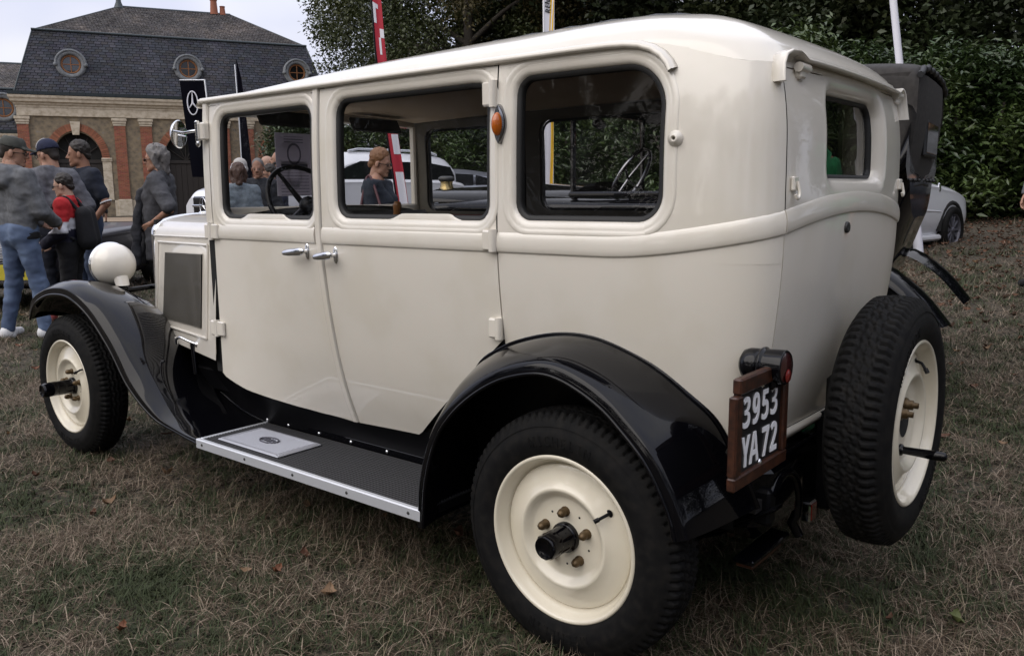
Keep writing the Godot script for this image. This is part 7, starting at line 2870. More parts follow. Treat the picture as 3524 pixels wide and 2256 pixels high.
func build_white_hatch() -> void:
	var fr := Vector3(-2.3, 0, -12.55); var re := Vector3(-3.0, 0, -8.35)
	var mid := (fr + re) * 0.5
	var o := thing("white_saloon", "white modern car with dark alloy wheels parked in front of the laurels", "car", Vector3(mid.x, gh(mid.x, mid.z + 1.0) - 0.02, mid.z))
	place_car(o, fr, re)
	var b := MB.new()
	shell(b, [[-2.1, 0.78, 0.45, 0.85, 0.95, 0.70], [-1.95, 0.88, 0.30, 0.92, 1.0, 0.80], [-1.2, 0.92, 0.22, 0.96, 1.02, 0.84], [0.5, 0.92, 0.22, 0.94, 1.0, 0.84], [0.95, 0.92, 0.22, 0.90, 0.98, 0.82], [1.55, 0.91, 0.24, 0.84, 0.94, 0.74], [1.95, 0.86, 0.28, 0.72, 0.82, 0.62], [2.12, 0.72, 0.34, 0.60, 0.68, 0.5]])
	lpart("body", b, M.car_white, o)
	var g := MB.new()
	shell(g, [[-2.0, 0.72, 0.9, 1.0, 1.05, 0.60], [-1.6, 0.80, 0.9, 1.25, 1.38, 0.58], [-0.8, 0.82, 0.9, 1.30, 1.46, 0.60], [0.0, 0.82, 0.9, 1.28, 1.44, 0.60], [0.5, 0.80, 0.9, 1.12, 1.22, 0.62], [1.0, 0.76, 0.88, 0.96, 1.0, 0.64]])
	lpart("roof", g, M.car_white, o)
	side_glass(o, [[[0.6, 0.98], [-0.35, 0.98], [-0.35, 1.33], [0.0, 1.33], [0.25, 1.24]], [[-0.42, 0.98], [-1.3, 1.0], [-1.35, 1.28], [-0.42, 1.34]]], 0.848, 0.03, 0.9, M.car_glass)
	var cz := MB.new()
	for s in [1.0, -1.0]:
		var cr2 := MB.new()
		cr2.tube(PackedVector3Array([Vector3(-1.7, 0.70, s * 0.895), Vector3(-0.5, 0.66, s * 0.922), Vector3(0.9, 0.60, s * 0.918)]), 0.012, 6)
		lpart("body_crease", cr2, M.car_white, o)
		var ss := MB.new()
		ss.box(Vector3(0, 0.24, s * 0.86), Vector3(2.0, 0.09, 0.12), 0.03)
		lpart("side_sill", ss, M.car_white, o)
		for x in [1.30, -1.30]:
			var ac := MB.new()
			var ring := PackedVector3Array()
			for k in 13:
				var f := PI * k / 12.0
				ring.append(Vector3(x + cos(f) * 0.385, 0.33 + sin(f) * 0.385, s * 0.90))
			ac.tube(ring, 0.035, 8)
			lpart("wheel_arch", ac, M.black_matt, o)
			car_wheel(o, Vector3(x, 0.33, s * 0.86), 0.335, 0.24, s, 10, M.dark_alu)
		var fl := MB.new()
		fl.box(Vector3(0.85, 0.93, s * 0.90), Vector3(0.06, 0.12, 0.03), 0.01)
		lpart("marker_lamp", fl, M.chrome, o)

func build_black_tourer() -> void:
	var g0 := 0.15
	var o := thing("black_tourer", "black vintage tourer with a black fabric hood, parked beside the cream car", "car", Vector3(-1.77, g0, -3.16))
	o.rotation.y = 0.12
	# own axes: x towards the tail, ground at 0
	var b := MB.new()
	var secs := []
	for s in [[-1.46, 0.27, 0.42, 1.06], [-1.1, 0.31, 0.42, 1.08], [-0.6, 0.44, 0.40, 1.10], [-0.25, 0.54, 0.38, 1.10], [0.2, 0.585, 0.36, 1.09], [0.9, 0.60, 0.36, 1.10], [1.30, 0.60, 0.40, 1.16], [1.52, 0.59, 0.48, 1.18], [1.70, 0.58, 0.66, 1.18], [1.82, 0.56, 0.98, 1.18]]:
		var hw: float = s[1]
		var half := [[0.0, s[2]], [hw * 0.45, s[2]], [hw * 0.74, s[2] + 0.10], [hw * 0.90, s[2] + 0.28], [hw * 0.985, s[2] + 0.48], [hw, s[3]]]
		var sec := PackedVector3Array()
		for p in half: sec.append(Vector3(s[0], p[1], p[0]))
		for k in range(half.size() - 1, -1, -1): sec.append(Vector3(s[0], half[k][1], -half[k][0]))
		secs.append(sec)
	var rows := loft(secs, 5, 4)
	b.grid(rows)
	b.fan(rows[rows.size() - 1])
	lpart("body", b, M.black_gloss, o)
	var bt := MB.new()
	var br := []
	for q in 13:
		var x := lerpf(-1.48, -0.10, q / 12.0)
		var hw := lerpf(0.275, 0.54, pow(q / 12.0, 1.3))
		var row := PackedVector3Array()
		for k in 17:
			var f := PI * k / 16.0
			row.append(Vector3(x, 1.07 + (0.10 + 0.03 * q / 12.0) * sin(f), hw * signf(cos(f)) * pow(absf(cos(f)), 0.85)))
		br.append(row)
	bt.grid(br)
	lpart("bonnet", bt, M.black_gloss, o)
	var rs := MB.new()
	rs.box(Vector3(-1.50, 0.80, 0), Vector3(0.07, 0.70, 0.56), 0.06)
	var rn := lpart("radiator_shell", rs, M.black_gloss, o)
	var rc := MB.new()
	rc.lathe(V2([0.075, -0.06, 0.06, 0.0, 0.045, 0.05, 0.05, 0.075]), Vector3(-1.48, 1.15, 0), Vector3.UP, 18)
	lpart("filler_neck", rc, M.brass_bright, rn)
	var rk := MB.new()
	rk.lathe(V2([0.05, 0.0, 0.062, 0.01, 0.062, 0.03, 0.04, 0.04, 0.0, 0.04]), Vector3(-1.48, 1.22, 0), Vector3.UP, 18)
	lpart("radiator_cap", rk, M.dark_metal, rn)
	# windscreen
	var ws := MB.new()
	for s in [-1.0, 1.0]:
		ws.box(Vector3(-0.10, 1.37, s * 0.53), Vector3(0.03, 0.56, 0.035), 0.008)
	ws.box(Vector3(-0.10, 1.64, 0), Vector3(0.03, 0.035, 1.08), 0.008)
	ws.box(Vector3(-0.10, 1.13, 0), Vector3(0.03, 0.03, 1.08), 0.008)
	var wn := lpart("windscreen_frame", ws, M.black_gloss, o)
	var wp := MB.new()
	wp.quad(Vector3(-0.10, 1.14, -0.52), Vector3(-0.10, 1.14, 0.52), Vector3(-0.10, 1.63, 0.52), Vector3(-0.10, 1.63, -0.52))
	lpart("windscreen_pane", wp, M.glass, wn)
	# folding hood
	var hd := MB.new()
	var hsec := []
	for s in [[-0.14, 0.55, 1.62, 1.68, 1.0], [0.3, 0.575, 1.58, 1.74, 1.0], [0.9, 0.58, 1.57, 1.76, 1.0], [1.45, 0.58, 1.56, 1.76, 1.0], [1.78, 0.575, 1.55, 1.74, 1.0], [1.845, 0.57, 1.50, 1.70, 1.0]]:
		var hw: float = s[1]
		var sec := PackedVector3Array()
		for p in [[hw, s[2]], [hw, s[2] + 0.05], [hw * 0.99, lerpf(s[2], s[3], 0.75)], [hw * 0.90, s[3]], [hw * 0.5, s[3] + 0.03], [0.0, s[3] + 0.04]]:
			sec.append(Vector3(s[0], p[1], p[0]))
		for k in range(4, -1, -1): sec.append(Vector3(sec[k].x, sec[k].y, -sec[k].z))
		hsec.append(sec)
	hd.grid(loft(hsec, 5, 4))
	var hn := lpart("fabric_hood", hd, M.vinyl_brown, o)
	var rear := MB.new()
	var rr := []
	for q in 9:
		var t := q / 8.0
		var y := lerpf(1.70, 1.15, t)
		var x := 1.845 - 0.05 * t + 0.02 * sin(t * PI)
		var row := PackedVector3Array()
		for p in [[0.575, -0.62], [0.577, -0.30], [0.572, -0.05], [0.54, -0.005], [0.3, 0.012], [0.0, 0.016], [-0.3, 0.012], [-0.54, -0.005], [-0.572, -0.05], [-0.577, -0.30], [-0.575, -0.62]]:
			row.append(Vector3(x + p[1], y, p[0] * lerpf(1.0, 0.97, t)))
		rr.append(row)
	rear.grid(rr)
	lpart("hood_curtain", rear, M.vinyl_brown, hn)
	var ed := MB.new()
	var el := PackedVector3Array()
	for k in 21:
		var t := k / 20.0 * 2 - 1
		el.append(Vector3(1.85, 1.745 - 0.06 * t * t * t * t + 0.008 * sin(k * 2.2), t * 0.565))
	ed.tube(el, 0.016, 7)
	lpart("hood_edge", ed, M.vinyl, hn)
	ed = MB.new()
	var e2 := PackedVector3Array()
	for k in 21:
		var t := k / 20.0 * 2 - 1
		e2.append(Vector3(1.812 - 0.05 * absf(t) * absf(t) * absf(t), 1.165 - 0.03 * absf(t), t * 0.575))
	ed.tube(e2, 0.018, 7)
	lpart("hood_edge", ed, M.vinyl, hn)
	var bw := MB.new()
	bw.box(Vector3(1.848, 1.40, 0.0), Vector3(0.02, 0.20, 0.50), 0.02)
	lpart("rear_window_border", bw, M.vinyl, hn)
	var bp2 := MB.new()
	bp2.box(Vector3(1.856, 1.40, 0.0), Vector3(0.012, 0.16, 0.46), 0.003)
	lpart("rear_window_pane", bp2, M.pane_dark, hn)
	for k in 7:
		var st := MB.new()
		st.ball(Vector3(1.825, 1.175, lerpf(-0.5, 0.5, k / 6.0)), Vector3(0.012, 0.01, 0.01), 8)
		lpart("hood_stud", st, M.dark_metal, hn)
	# wings, wheels, running board
	for s in [1.0, -1.0]:
		var w := MB.new()
		var ws2 := []
		for k in 13:
			var f := lerpf(0.15, PI + 0.5, k / 12.0)
			var c := Vector3(1.32 + cos(f) * 0.46, 0.33 + sin(f) * 0.46, 0)
			if k == 0: c = Vector3(2.04, 0.46, 0)
			if k == 1: c = Vector3(1.90, 0.62, 0)
			if k == 2: c = Vector3(1.72, 0.74, 0)
			ws2.append(PackedVector3Array([c + Vector3(0, -0.02, s * 0.44), c * 1.0 + Vector3(cos(f) * 0.025, sin(f) * 0.025, s * 0.58), c + Vector3(0, 0, s * 0.70), c + Vector3(-cos(f) * 0.05, -sin(f) * 0.05, s * 0.73)]))
		w.grid(loft(ws2, 3, 4))
		var we := PackedVector3Array()
		for q in ws2: we.append(q[3])
		w.tube(spline(we, 3), 0.008, 6)
		lpart("rear_wing", w, M.black_gloss, o)
		var fw := MB.new()
		var fs := []
		for k in 11:
			var f := lerpf(0.35, PI, k / 10.0)
			var c := Vector3(-1.30 + cos(f) * 0.48, 0.33 + sin(f) * 0.48, 0)
			fs.append(PackedVector3Array([c + Vector3(0, -0.05, s * 0.40), c + Vector3(0, 0.02, s * 0.55), c + Vector3(0, 0, s * 0.68), c + Vector3(-cos(f) * 0.03, -sin(f) * 0.03, s * 0.70)]))
		fw.grid(loft(fs, 3, 4))
		lpart("front_wing", fw, M.black_gloss, o)
		var rb := MB.new()
		rb.box(Vector3(-0.1, 0.31, s * 0.61), Vector3(2.0, 0.03, 0.22), 0.01)
		lpart("running_board", rb, M.black_satin, o)
		for x in [1.32, -1.30]:
			car_wheel(o, Vector3(x, 0.35, s * 0.60), 0.36, 0.14, s, 12, M.black_satin)
		var dl := MB.new()
		dl.box(Vector3(0.32, 1.115, s * 0.585), Vector3(0.85, 0.035, 0.03), 0.012)
		lpart("door_capping", dl, M.black_gloss, o)
	var sw := MB.new()
	var ring := PackedVector3Array()
	for k in 33:
		var f := TAU * k / 32
		ring.append(Vector3(0.18, 1.22, 0.28) + Vector3(0.10 * sin(f), 0.17 * sin(f), 0.19 * cos(f)))
	sw.tube(ring, 0.012, 7)
	for k in 4:
		var f := TAU * k / 4 + 0.4
		sw.tube(PackedVector3Array([Vector3(0.16, 1.21, 0.28), Vector3(0.18, 1.22, 0.28) + Vector3(0.10 * sin(f), 0.17 * sin(f), 0.19 * cos(f))]), 0.008, 6)
	lpart("steering_wheel", sw, M.chrome_dark, o)
	var rm := MB.new()
	rm.ball(Vector3(-0.06, 1.56, 0.25), Vector3(0.02, 0.035, 0.09), 12)
	lpart("inside_mirror", rm, M.black_satin, o)
	for x in [0.75, 1.5]:
		var st := MB.new()
		st.box(Vector3(x, 0.92, 0), Vector3(0.14, 0.5, 0.95), 0.05)
		lpart("bench_seat", st, M.leather_red, o)

func build_left_car() -> void:
	var at := Vector3(-9.37, 0, -1.74)
	var o := thing("dark_saloon", "dark saloon with a yellow number plate, half hidden behind the standing men", "car", Vector3(at.x, gh(at.x, at.z), at.z))
	o.rotation.y = facing(-1.0, 0.0) - PI / 2
	var b := MB.new()
	shell(b, [[-4.2, 0.66, 0.30, 0.78, 0.88, 0.6], [-2.6, 0.72, 0.20, 0.80, 0.88, 0.64], [-1.2, 0.74, 0.20, 0.76, 0.84, 0.64], [-0.5, 0.72, 0.22, 0.70, 0.78, 0.60], [-0.12, 0.68, 0.28, 0.60, 0.68, 0.52], [0.0, 0.62, 0.34, 0.54, 0.60, 0.45]])
	lpart("body", b, mat(lin(0.006, 0.004, 0.009), 0.4, 0.0, 0.3), o)
	var bu := MB.new()
	bu.box(Vector3(0.06, 0.36, 0), Vector3(0.06, 0.10, 1.40), 0.025)
	lpart("bumper", bu, M.chrome_dark, o)
	var sl := MB.new()
	for k in 9:
		sl.box(Vector3(0.012, 0.50 + k * 0.028, 0), Vector3(0.02, 0.010, 0.8), 0.003)
	lpart("grille", sl, M.chrome_dark, o)
	var pl := MB.new()
	pl.box(Vector3(0.115, 0.46, -0.44), Vector3(0.012, 0.17, 0.48), 0.003)
	var pn := lpart("number_plate", pl, M.plate_yellow, o)
	for k in 3:
		var s: String = "SSY"[k]
		var tm := MeshInstance3D.new()
		tm.name = numbered("plate_character", pn)
		tm.mesh = text_mesh(s, 0.10, 0.002)
		tm.material_override = M.plate_black
		tm.transform = Transform3D(Basis(Vector3(0, 0, -1), Vector3.UP, Vector3(1, 0, 0)), Vector3(0.123, 0.46, -0.46 - k * 0.075))
		pn.add_child(tm)
	for s in [1.0, -1.0]:
		car_wheel(o, Vector3(-0.75, 0.31, s * 0.66), 0.31, 0.17, s, 8, M.chrome_dark)
		car_wheel(o, Vector3(-3.2, 0.31, s * 0.66), 0.31, 0.17, s, 8, M.chrome_dark)
		var hl := MB.new()
		hl.lathe(V2([0.10, -0.05, 0.10, 0.02, 0.07, 0.05, 0.0, 0.06]), Vector3(-0.02, 0.62, s * 0.54), Vector3(1, 0, 0), 20)
		lpart("headlight", hl, M.lens_clear, o)

# a feather flag: cloth hung from a bent pole; outline given as left and right edges
func flag_cloth(mb: MB, left: PackedVector3Array, right: PackedVector3Array, ripple: float, from := 0.0, to := 1.0, y0 := 0.0, y1 := 1.0) -> void:
	var n := 40
	var rows := []
	for k in n + 1:
		var t := lerpf(y0, y1, float(k) / n)
		var i := minf(t, 0.9999) * (left.size() - 1)
		var a := left[int(i)].lerp(left[int(i) + 1], i - int(i))
		var b := right[int(i)].lerp(right[int(i) + 1], i - int(i))
		var row := PackedVector3Array()
		for q in 9:
			var u := lerpf(from, to, q / 8.0)
			var p := a.lerp(b, u)
			row.append(p + Vector3(0.6333, 0, 0.7739) * ripple * u * sin(u * 5.0 + t * 9.0))
		rows.append(row)
	mb.grid(rows)
	# thickness: a second face a little behind
	var back := []
	for r in rows:
		var row := PackedVector3Array()
		for p in r: row.append(p - Vector3(0.6333, 0, 0.7739) * 0.004)
		back.append(row)
	mb.grid(back, false, true)

func build_flags() -> void:
	var R := Vector3(0.7739, 0, -0.6333)
	# red and white feather flag
	var base := Vector3(-8.36, 0, -7.34)
	base.y = gh(base.x, base.z)
	var o := thing("feather_flag", "tall red feather flag with white blocks of lettering, behind the cream car", "flag", base)
	var lp := PackedVector3Array([Vector3(-0.38, 4.7, 0.0) , Vector3(-0.35, 4.20, 0), Vector3(-0.325, 3.7, 0), Vector3(-0.30, 3.2, 0), Vector3(-0.24, 2.6, 0), Vector3(-0.17, 2.0, 0), Vector3(-0.06, 1.1, 0), Vector3(0.0, 0.5, 0)])
	var left := PackedVector3Array(); var right := PackedVector3Array()
	for k in lp.size():
		left.append(R * lp[k].x + Vector3(0, lp[k].y, 0))
		right.append(R * (lp[k].x + [0.04, 0.13, 0.14, 0.145, 0.15, 0.155, 0.16, 0.16][k]) + Vector3(0, lp[k].y - [0.0, 0.1, 0.05, 0.02, 0, 0, 0, 0][k], 0))
	left = spline(left, 4); right = spline(right, 4)
	var fm := MB.new()
	flag_cloth(fm, left, right, 0.02)
	var cl := lpart("cloth", fm, M.red_flag, o)
	for q in [[0.02, 0.55, 0.215, 0.235], [0.02, 0.30, 0.235, 0.30], [0.55, 1.0, 0.32, 0.36], [0.40, 0.62, 0.36, 0.43], [0.45, 0.98, 0.52, 0.60], [0.30, 0.98, 0.64, 0.67], [0.35, 0.98, 0.71, 0.76], [0.2, 0.95, 0.80, 0.92]]:
		var wm := MB.new()
		var l2 := PackedVector3Array(); var r2 := PackedVector3Array()
		for p in left: l2.append(p + Vector3(0.6333, 0, 0.7739) * 0.005)
		for p in right: r2.append(p + Vector3(0.6333, 0, 0.7739) * 0.005)
		flag_cloth(wm, l2, r2, 0.02, q[0], q[1], q[2], q[3])
		lpart("white_block", wm, M.white_flag, cl)
	var pm := MB.new()
	var pole := PackedVector3Array()
	for p in left: pole.append(p - R * 0.012)
	pole.append(R * 0.05)
	pm.tube(pole, 0.014, 8)
	lpart("pole", pm, M.black_satin, o)
	# white and yellow flag
	var b2 := Vector3(-7.78, 0, -10.42)
	b2.y = gh(b2.x, b2.z)
	var y := thing("banner_flag", "white and yellow flag with black letters, above the roof of the cream car", "flag", b2)
	var yl := PackedVector3Array(); var yr := PackedVector3Array()
	for k in 13:
		var t := k / 12.0
		var h := lerpf(5.4, 0.8, t)
		yl.append(R * (-0.115 + 0.03 * t) + Vector3(0, h, 0))
		yr.append(R * (0.08 - 0.03 * t) + Vector3(0, h, 0))
	var wm2 := MB.new()
	flag_cloth(wm2, yl, yr, 0.012)
	var yc := lpart("cloth", wm2, M.white_flag, y)
	var ym := MB.new()
	var l3 := PackedVector3Array(); var r3 := PackedVector3Array()
	for k in yl.size():
		var w := 0.58 + 0.10 * sin(k * 0.9)
		l3.append(yl[k].lerp(yr[k], w) + Vector3(0.6333, 0, 0.7739) * 0.005)
		r3.append(yl[k].lerp(yr[k], minf(0.98, w + 0.36)) + Vector3(0.6333, 0, 0.7739) * 0.005)
	flag_cloth(ym, l3, r3, 0.012)
	lpart("yellow_band", ym, M.yellow_flag, yc)
	for k in 3:
		var tm := MeshInstance3D.new()
		tm.name = numbered("letter", yc)
		tm.mesh = text_mesh("REN"[k], 0.085, 0.002)
		tm.material_override = M.plate_black
		var ba := Basis(R, Vector3.UP, Vector3(0.6333, 0, 0.7739)) * Basis(Vector3(0, 0, 1), 1.35)
		tm.transform = Transform3D(ba, yl[3].lerp(yl[4], 0.55) + R * 0.065 + Vector3(0, -0.02 + k * 0.075, 0) + Vector3(0.6333, 0, 0.7739) * 0.008)
		yc.add_child(tm)
	var yp := MB.new()
	var ypp := PackedVector3Array()
	for p in yl: ypp.append(p - R * 0.008)
	ypp.append(R * -0.09)
	yp.tube(ypp, 0.014, 8)
	lpart("pole", yp, M.white_paint, y)
	# leaning white pole
	var b3 := Vector3(-1.60, 0, -10.18)
	b3.y = gh(b3.x, b3.z)
	var po := thing("white_pole", "leaning white flag pole behind the rear corner of the cream car", "pole", b3)
	var top := Vector3(-2.30, 4.7, -10.32) - b3
	var pp := MB.new()
	pp.tube(PackedVector3Array([Vector3.ZERO, top * 0.48]), 0.062, 12)
	pp.tube(PackedVector3Array([top * 0.48, top]), 0.046, 12)
	lpart("shaft", pp, M.white_flag, po)
	var cl2 := MB.new()
	cl2.tube(PackedVector3Array([top * 0.47, top * 0.49]), 0.070, 12)
	lpart("collar", cl2, M.white_flag, po)
	# black banner with the star
	var b4 := Vector3(-26.62, 0, -15.0)
	b4.y = gh(b4.x, b4.z)
	var bn := thing("black_banner", "tall black banner with a white three-pointed star in a ring", "banner", b4)
	var nl := PackedVector3Array(); var nr := PackedVector3Array()
	for k in 9:
		var t := k / 8.0
		var h := lerpf(5.06, 1.75, t)
		nl.append(R * (-0.60 + 0.22 * t) + Vector3(0, h, 0))
		nr.append(R * (0.26 + 0.22 * t) + Vector3(0, h + 0.03 * sin(t * 4.0), 0))
	var nm := MB.new()
	flag_cloth(nm, nl, nr, 0.04)
	lpart("cloth", nm, M.black_flag, bn)
	var sm := MB.new()
	star_badge(sm, R * -0.17 + Vector3(0, 4.30, 0) + Vector3(0.6333, 0, 0.7739) * 0.06, 0.40, Basis(R * 0.46, Vector3.UP, Vector3(0.6333, 0, 0.7739)))
	lpart("star_emblem", sm, M.white_flag, bn)
	var np := MB.new()
	np.tube(PackedVector3Array([R * 0.52, R * 0.46 + Vector3(0, 2.0, 0), R * 0.28 + Vector3(0, 5.1, 0)]), 0.03, 8)
	np.tube(PackedVector3Array([R * 0.28 + Vector3(0, 5.09, 0), R * -0.60 + Vector3(0, 5.09, 0)]), 0.02, 6)
	lpart("pole", np, M.aluminium, bn)
	# slim black feather flag, only its tip above the bonnet line
	var b5 := Vector3(-13.08, 0, -7.72)
	b5.y = gh(b5.x, b5.z)
	var sf := thing("slim_black_flag", "slim black feather flag whose tip shows before the slate roof", "flag", b5)
	var sl := PackedVector3Array(); var sr := PackedVector3Array()
	for k in 9:
		var t := k / 8.0
		sl.append(R * (-0.02 + 0.0 * t) + Vector3(0, lerpf(3.72, 0.9, t), 0))
		sr.append(R * (-0.01 + 0.20 * sqrt(t)) + Vector3(0, lerpf(3.70, 0.9, t), 0))
	var sm2 := MB.new()
	flag_cloth(sm2, sl, sr, 0.01)
	lpart("cloth", sm2, M.black_flag, sf)
	var sp := MB.new()
	sp.tube(PackedVector3Array([R * -0.03, R * -0.03 + Vector3(0, 2.6, 0), R * -0.05 + Vector3(0, 3.62, 0)]), 0.012, 6)
	lpart("pole", sp, M.aluminium, sf)

func build_vehicles() -> void:
	M.car_white = mat(lin(0.66, 0.67, 0.70), 0.3, 0.0, 0.9)
	M.car_grey = mat(lin(0.20, 0.21, 0.24), 0.35, 0.5, 0.8)
	M.car_glass = mat(lin(0.010, 0.011, 0.013), 0.05)
	M.car_glass_sky = mat(lin(0.03, 0.033, 0.038), 0.05)
	M.lens_dark = mat(lin(0.25, 0.26, 0.28), 0.1, 0.7)
	M.brass_bright = mat(lin(0.50, 0.38, 0.18), 0.25, 1.0)
	M.vinyl_brown = tri_map(mat(lin(1, 1, 1), 0.75), noise_tex([lin(0.016, 0.014, 0.013), lin(0.034, 0.030, 0.028)], 0.05, 61, 4, 256), 2.0)
	M.red_flag = mat(lin(0.36, 0.010, 0.028), 0.7)
	M.white_flag = mat(lin(0.62, 0.62, 0.68), 0.7)
	M.yellow_flag = mat(lin(0.66, 0.40, 0.02), 0.7)
	M.black_flag = mat(lin(0.004, 0.004, 0.007), 0.9)
	M.black_flag.metallic_specular = 0.1
	M.plate_yellow = mat(lin(0.50, 0.42, 0.03), 0.5)
	build_suv()
	build_coupe()
	build_white_hatch()
	build_black_tourer()
	build_left_car()
	build_flags()

# ---------------------------------------------------------------- everything
func materials() -> void:
	M.cream = paint(lin(0.72, 0.68, 0.605), 0.30, 0.85)
	M.cream_wheel = paint(lin(0.71, 0.655, 0.53), 0.30, 0.8)
	M.black_gloss = mat(lin(0.002, 0.002, 0.003), 0.12, 0.0, 0.5)
	M.black_gloss.metallic_specular = 0.15
	M.black_satin = mat(lin(0.004, 0.004, 0.005), 0.4)
	M.black_satin.metallic_specular = 0.3
	M.black_matt = mat(lin(0.006, 0.006, 0.006), 0.9)
	M.recess = mat(lin(0.012, 0.011, 0.009), 0.8)
	M.rubber = mat(lin(0.008, 0.008, 0.008), 0.6)
	M.rubber_mat = mat(lin(0.018, 0.018, 0.02), 0.55)
	M.tyre = tri_map(mat(lin(1, 1, 1), 0.7), noise_tex([lin(0.0055, 0.0055, 0.006), lin(0.008, 0.008, 0.008), lin(0.013, 0.012, 0.011)], 0.03, 17, 5, 256), 3.0, false)
	M.tyre.metallic_specular = 0.25
	M.chrome = mat(lin(0.75, 0.76, 0.78), 0.08, 1.0)
	M.chrome_dark = mat(lin(0.25, 0.25, 0.26), 0.2, 1.0)
	M.aluminium = mat(lin(0.66, 0.68, 0.72), 0.5, 0.55)
	M.cast_alu = mat(lin(0.42, 0.43, 0.47), 0.5, 0.5)
	M.dark_alu = mat(lin(0.10, 0.10, 0.12), 0.5, 0.5)
	M.dark_metal = mat(lin(0.05, 0.05, 0.05), 0.45, 0.5)
	M.brass_old = mat(lin(0.10, 0.065, 0.03), 0.45, 0.6)
	M.trim_dark = mat(lin(0.012, 0.010, 0.009), 0.8)
	M.trim_grey = mat(lin(0.09, 0.08, 0.06), 0.7)
	M.trim_beige = mat(lin(0.25, 0.21, 0.15), 0.5)
	M.leather_red = mat(lin(0.11, 0.022, 0.018), 0.6)
	M.leather_dark = mat(lin(0.02, 0.012, 0.010), 0.6)
	M.headliner = mat(lin(0.42, 0.33, 0.235), 0.95)
	M.vinyl = mat(lin(0.02, 0.021, 0.024), 0.6)
	M.white_paint = mat(lin(0.78, 0.78, 0.80), 0.5)
	M.plate_black = mat(lin(0.008, 0.008, 0.009), 0.3)
	M.notice = mat(lin(0.6, 0.59, 0.60), 0.8)
	var nim := Image.create(96, 136, false, Image.FORMAT_RGB8)
	nim.fill(Color(0.93, 0.92, 0.95))
	for j in 136:
		for i in 96:
			var ink := 0.0
			var rad := Vector2(i - 48, (j - 44) * 0.8).length()
			if absf(rad - 17) < 2.0: ink = 0.6
			if j > 66 and j < 76 and i > 12 and i < 84: ink = 0.75
			if (j > 84 and j % 7 < 2 and i > 10 and i < 86 and (i * 7 + j * 3) % 11 > 2) or (j > 6 and j < 22 and j % 6 < 2 and i > 22 and i < 74): ink = 0.5
			if j > 100 and j < 118 and i > 20 and i < 60: ink = maxf(ink, 0.25)
			if ink > 0: nim.set_pixel(i, j, Color(0.93, 0.92, 0.95).lerp(Color(0.22, 0.22, 0.26), ink))
	M.notice.albedo_texture = ImageTexture.create_from_image(nim)
	M.notice.backlight_enabled = true
	M.notice.backlight = Color(1.0, 1.0, 1.0)
	M.mirror = mat(lin(0.8, 0.8, 0.8), 0.02, 1.0)
	M.amber = mat(lin(0.45, 0.10, 0.004), 0.15, 0.0, 0.6)
	M.red_lens = mat(lin(0.16, 0.008, 0.006), 0.15, 0.0, 0.6)
	M.red_dark = mat(lin(0.035, 0.004, 0.004), 0.2, 0.0, 0.6)
	M.lens_clear = mat(lin(0.6, 0.6, 0.6), 0.1, 0.6)
	M.terracotta = mat(lin(0.22, 0.075, 0.04), 0.8)
	M.wood_light = mat(lin(0.30, 0.13, 0.04), 0.35)
	M.wood_red = tri_map(mat(lin(1, 1, 1), 0.4), noise_tex([lin(0.016, 0.006, 0.003), lin(0.034, 0.011, 0.005), lin(0.055, 0.018, 0.008)], 0.02, 3, 4, 256), 6.0)
	var g := mat(lin(0.02, 0.02, 0.02), 0.0)
	g.albedo_color.a = 0.09
	g.transparency = BaseMaterial3D.TRANSPARENCY_ALPHA
	g.metallic_specular = 0.22
	M.glass = g
	var g2: StandardMaterial3D = g.duplicate()
	g2.metallic_specular = 0.6
	M.glass_rear = g2

func paint(c: Color, rough: float, coat: float) -> StandardMaterial3D:
	# old cellulose: faintly mottled, with a very slight ripple
	var p := tri_map(mat(c, rough, 0.0, coat), noise_tex([Color(c.r * 0.955, c.g * 0.95, c.b * 0.93), c, Color(c.r * 1.02, c.g * 1.02, c.b * 1.02)], 0.012, 71, 5, 256), 0.9)
	p.normal_enabled = true
	p.normal_texture = bump_tex(0.012, 72, 1.6, 256)
	p.normal_scale = 0.05
	return p

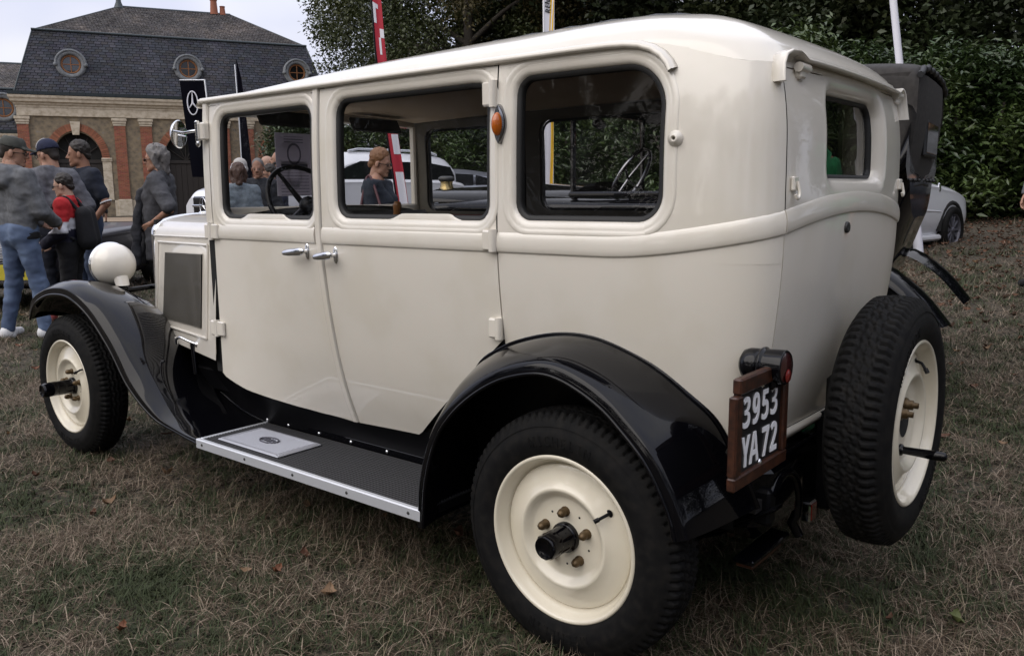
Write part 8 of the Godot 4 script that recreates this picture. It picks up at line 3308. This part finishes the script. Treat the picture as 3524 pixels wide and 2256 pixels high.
func set_stage() -> void:
	var cam := Camera3D.new()
	cam.name = "camera"
	add_child(cam)
	cam.position = Vector3(1.2938, 1.2787, 1.7827)
	cam.basis = Basis(Vector3.UP, 0.68592) * Basis(Vector3.RIGHT, -0.15804) * Basis(Vector3(0, 0, 1), -0.00953)
	cam.fov = 42.33
	cam.near = 0.05
	cam.far = 400.0
	cam.current = true
	var we := WorldEnvironment.new()
	we.name = "world_environment"
	var en := Environment.new()
	en.background_mode = Environment.BG_SKY
	var sk := Sky.new()
	# overcast: brighter overhead than at the horizon, with soft cloud
	var fn := FastNoiseLite.new()
	fn.seed = 31; fn.frequency = 1.6; fn.fractal_octaves = 5
	var im := Image.create(768, 384, false, Image.FORMAT_RGBF)
	for j in 384:
		var el := PI * 0.5 - PI * (j + 0.5) / 384.0
		for i in 768:
			var az := TAU * (i + 0.5) / 768.0
			var d := Vector3(cos(el) * sin(az), sin(el), -cos(el) * cos(az))
			if d.y < 0.0:
				im.set_pixel(i, j, Color(0.10, 0.09, 0.08))
				continue
			var q := d / (d.y + 0.35)
			var c := fn.get_noise_3d(q.x, 1.0, q.z)
			var l := (0.50 + 0.50 * d.y) * (1.0 + 0.22 * c)
			var t := clampf(0.5 + 1.4 * c, 0, 1)
			im.set_pixel(i, j, Color(l * lerpf(0.86, 0.985, t), l * lerpf(0.91, 0.995, t), l * lerpf(1.14, 1.08, t)))
	var pm := PanoramaSkyMaterial.new()
	pm.panorama = ImageTexture.create_from_image(im)
	sk.sky_material = pm
	en.sky = sk
	en.tonemap_mode = Environment.TONE_MAPPER_LINEAR
	en.tonemap_exposure = 1.52
	en.sdfgi_enabled = true
	en.ssao_enabled = true
	en.ssil_enabled = true
	we.environment = en
	add_child(we)
	var sun := DirectionalLight3D.new()
	sun.name = "overcast_sun"
	sun.light_energy = 0.5
	sun.light_angular_distance = 75.0
	sun.light_color = Color(1.0, 0.96, 0.9)
	sun.shadow_enabled = true
	sun.rotation = Vector3(deg_to_rad(-36), deg_to_rad(-12), 0)
	add_child(sun)

func _ready() -> void:
	rng.seed = 7
	materials()
	set_stage()
	build_ground()
	build_building()
	build_trees()
	build_car()
	build_vehicles()
	build_people()
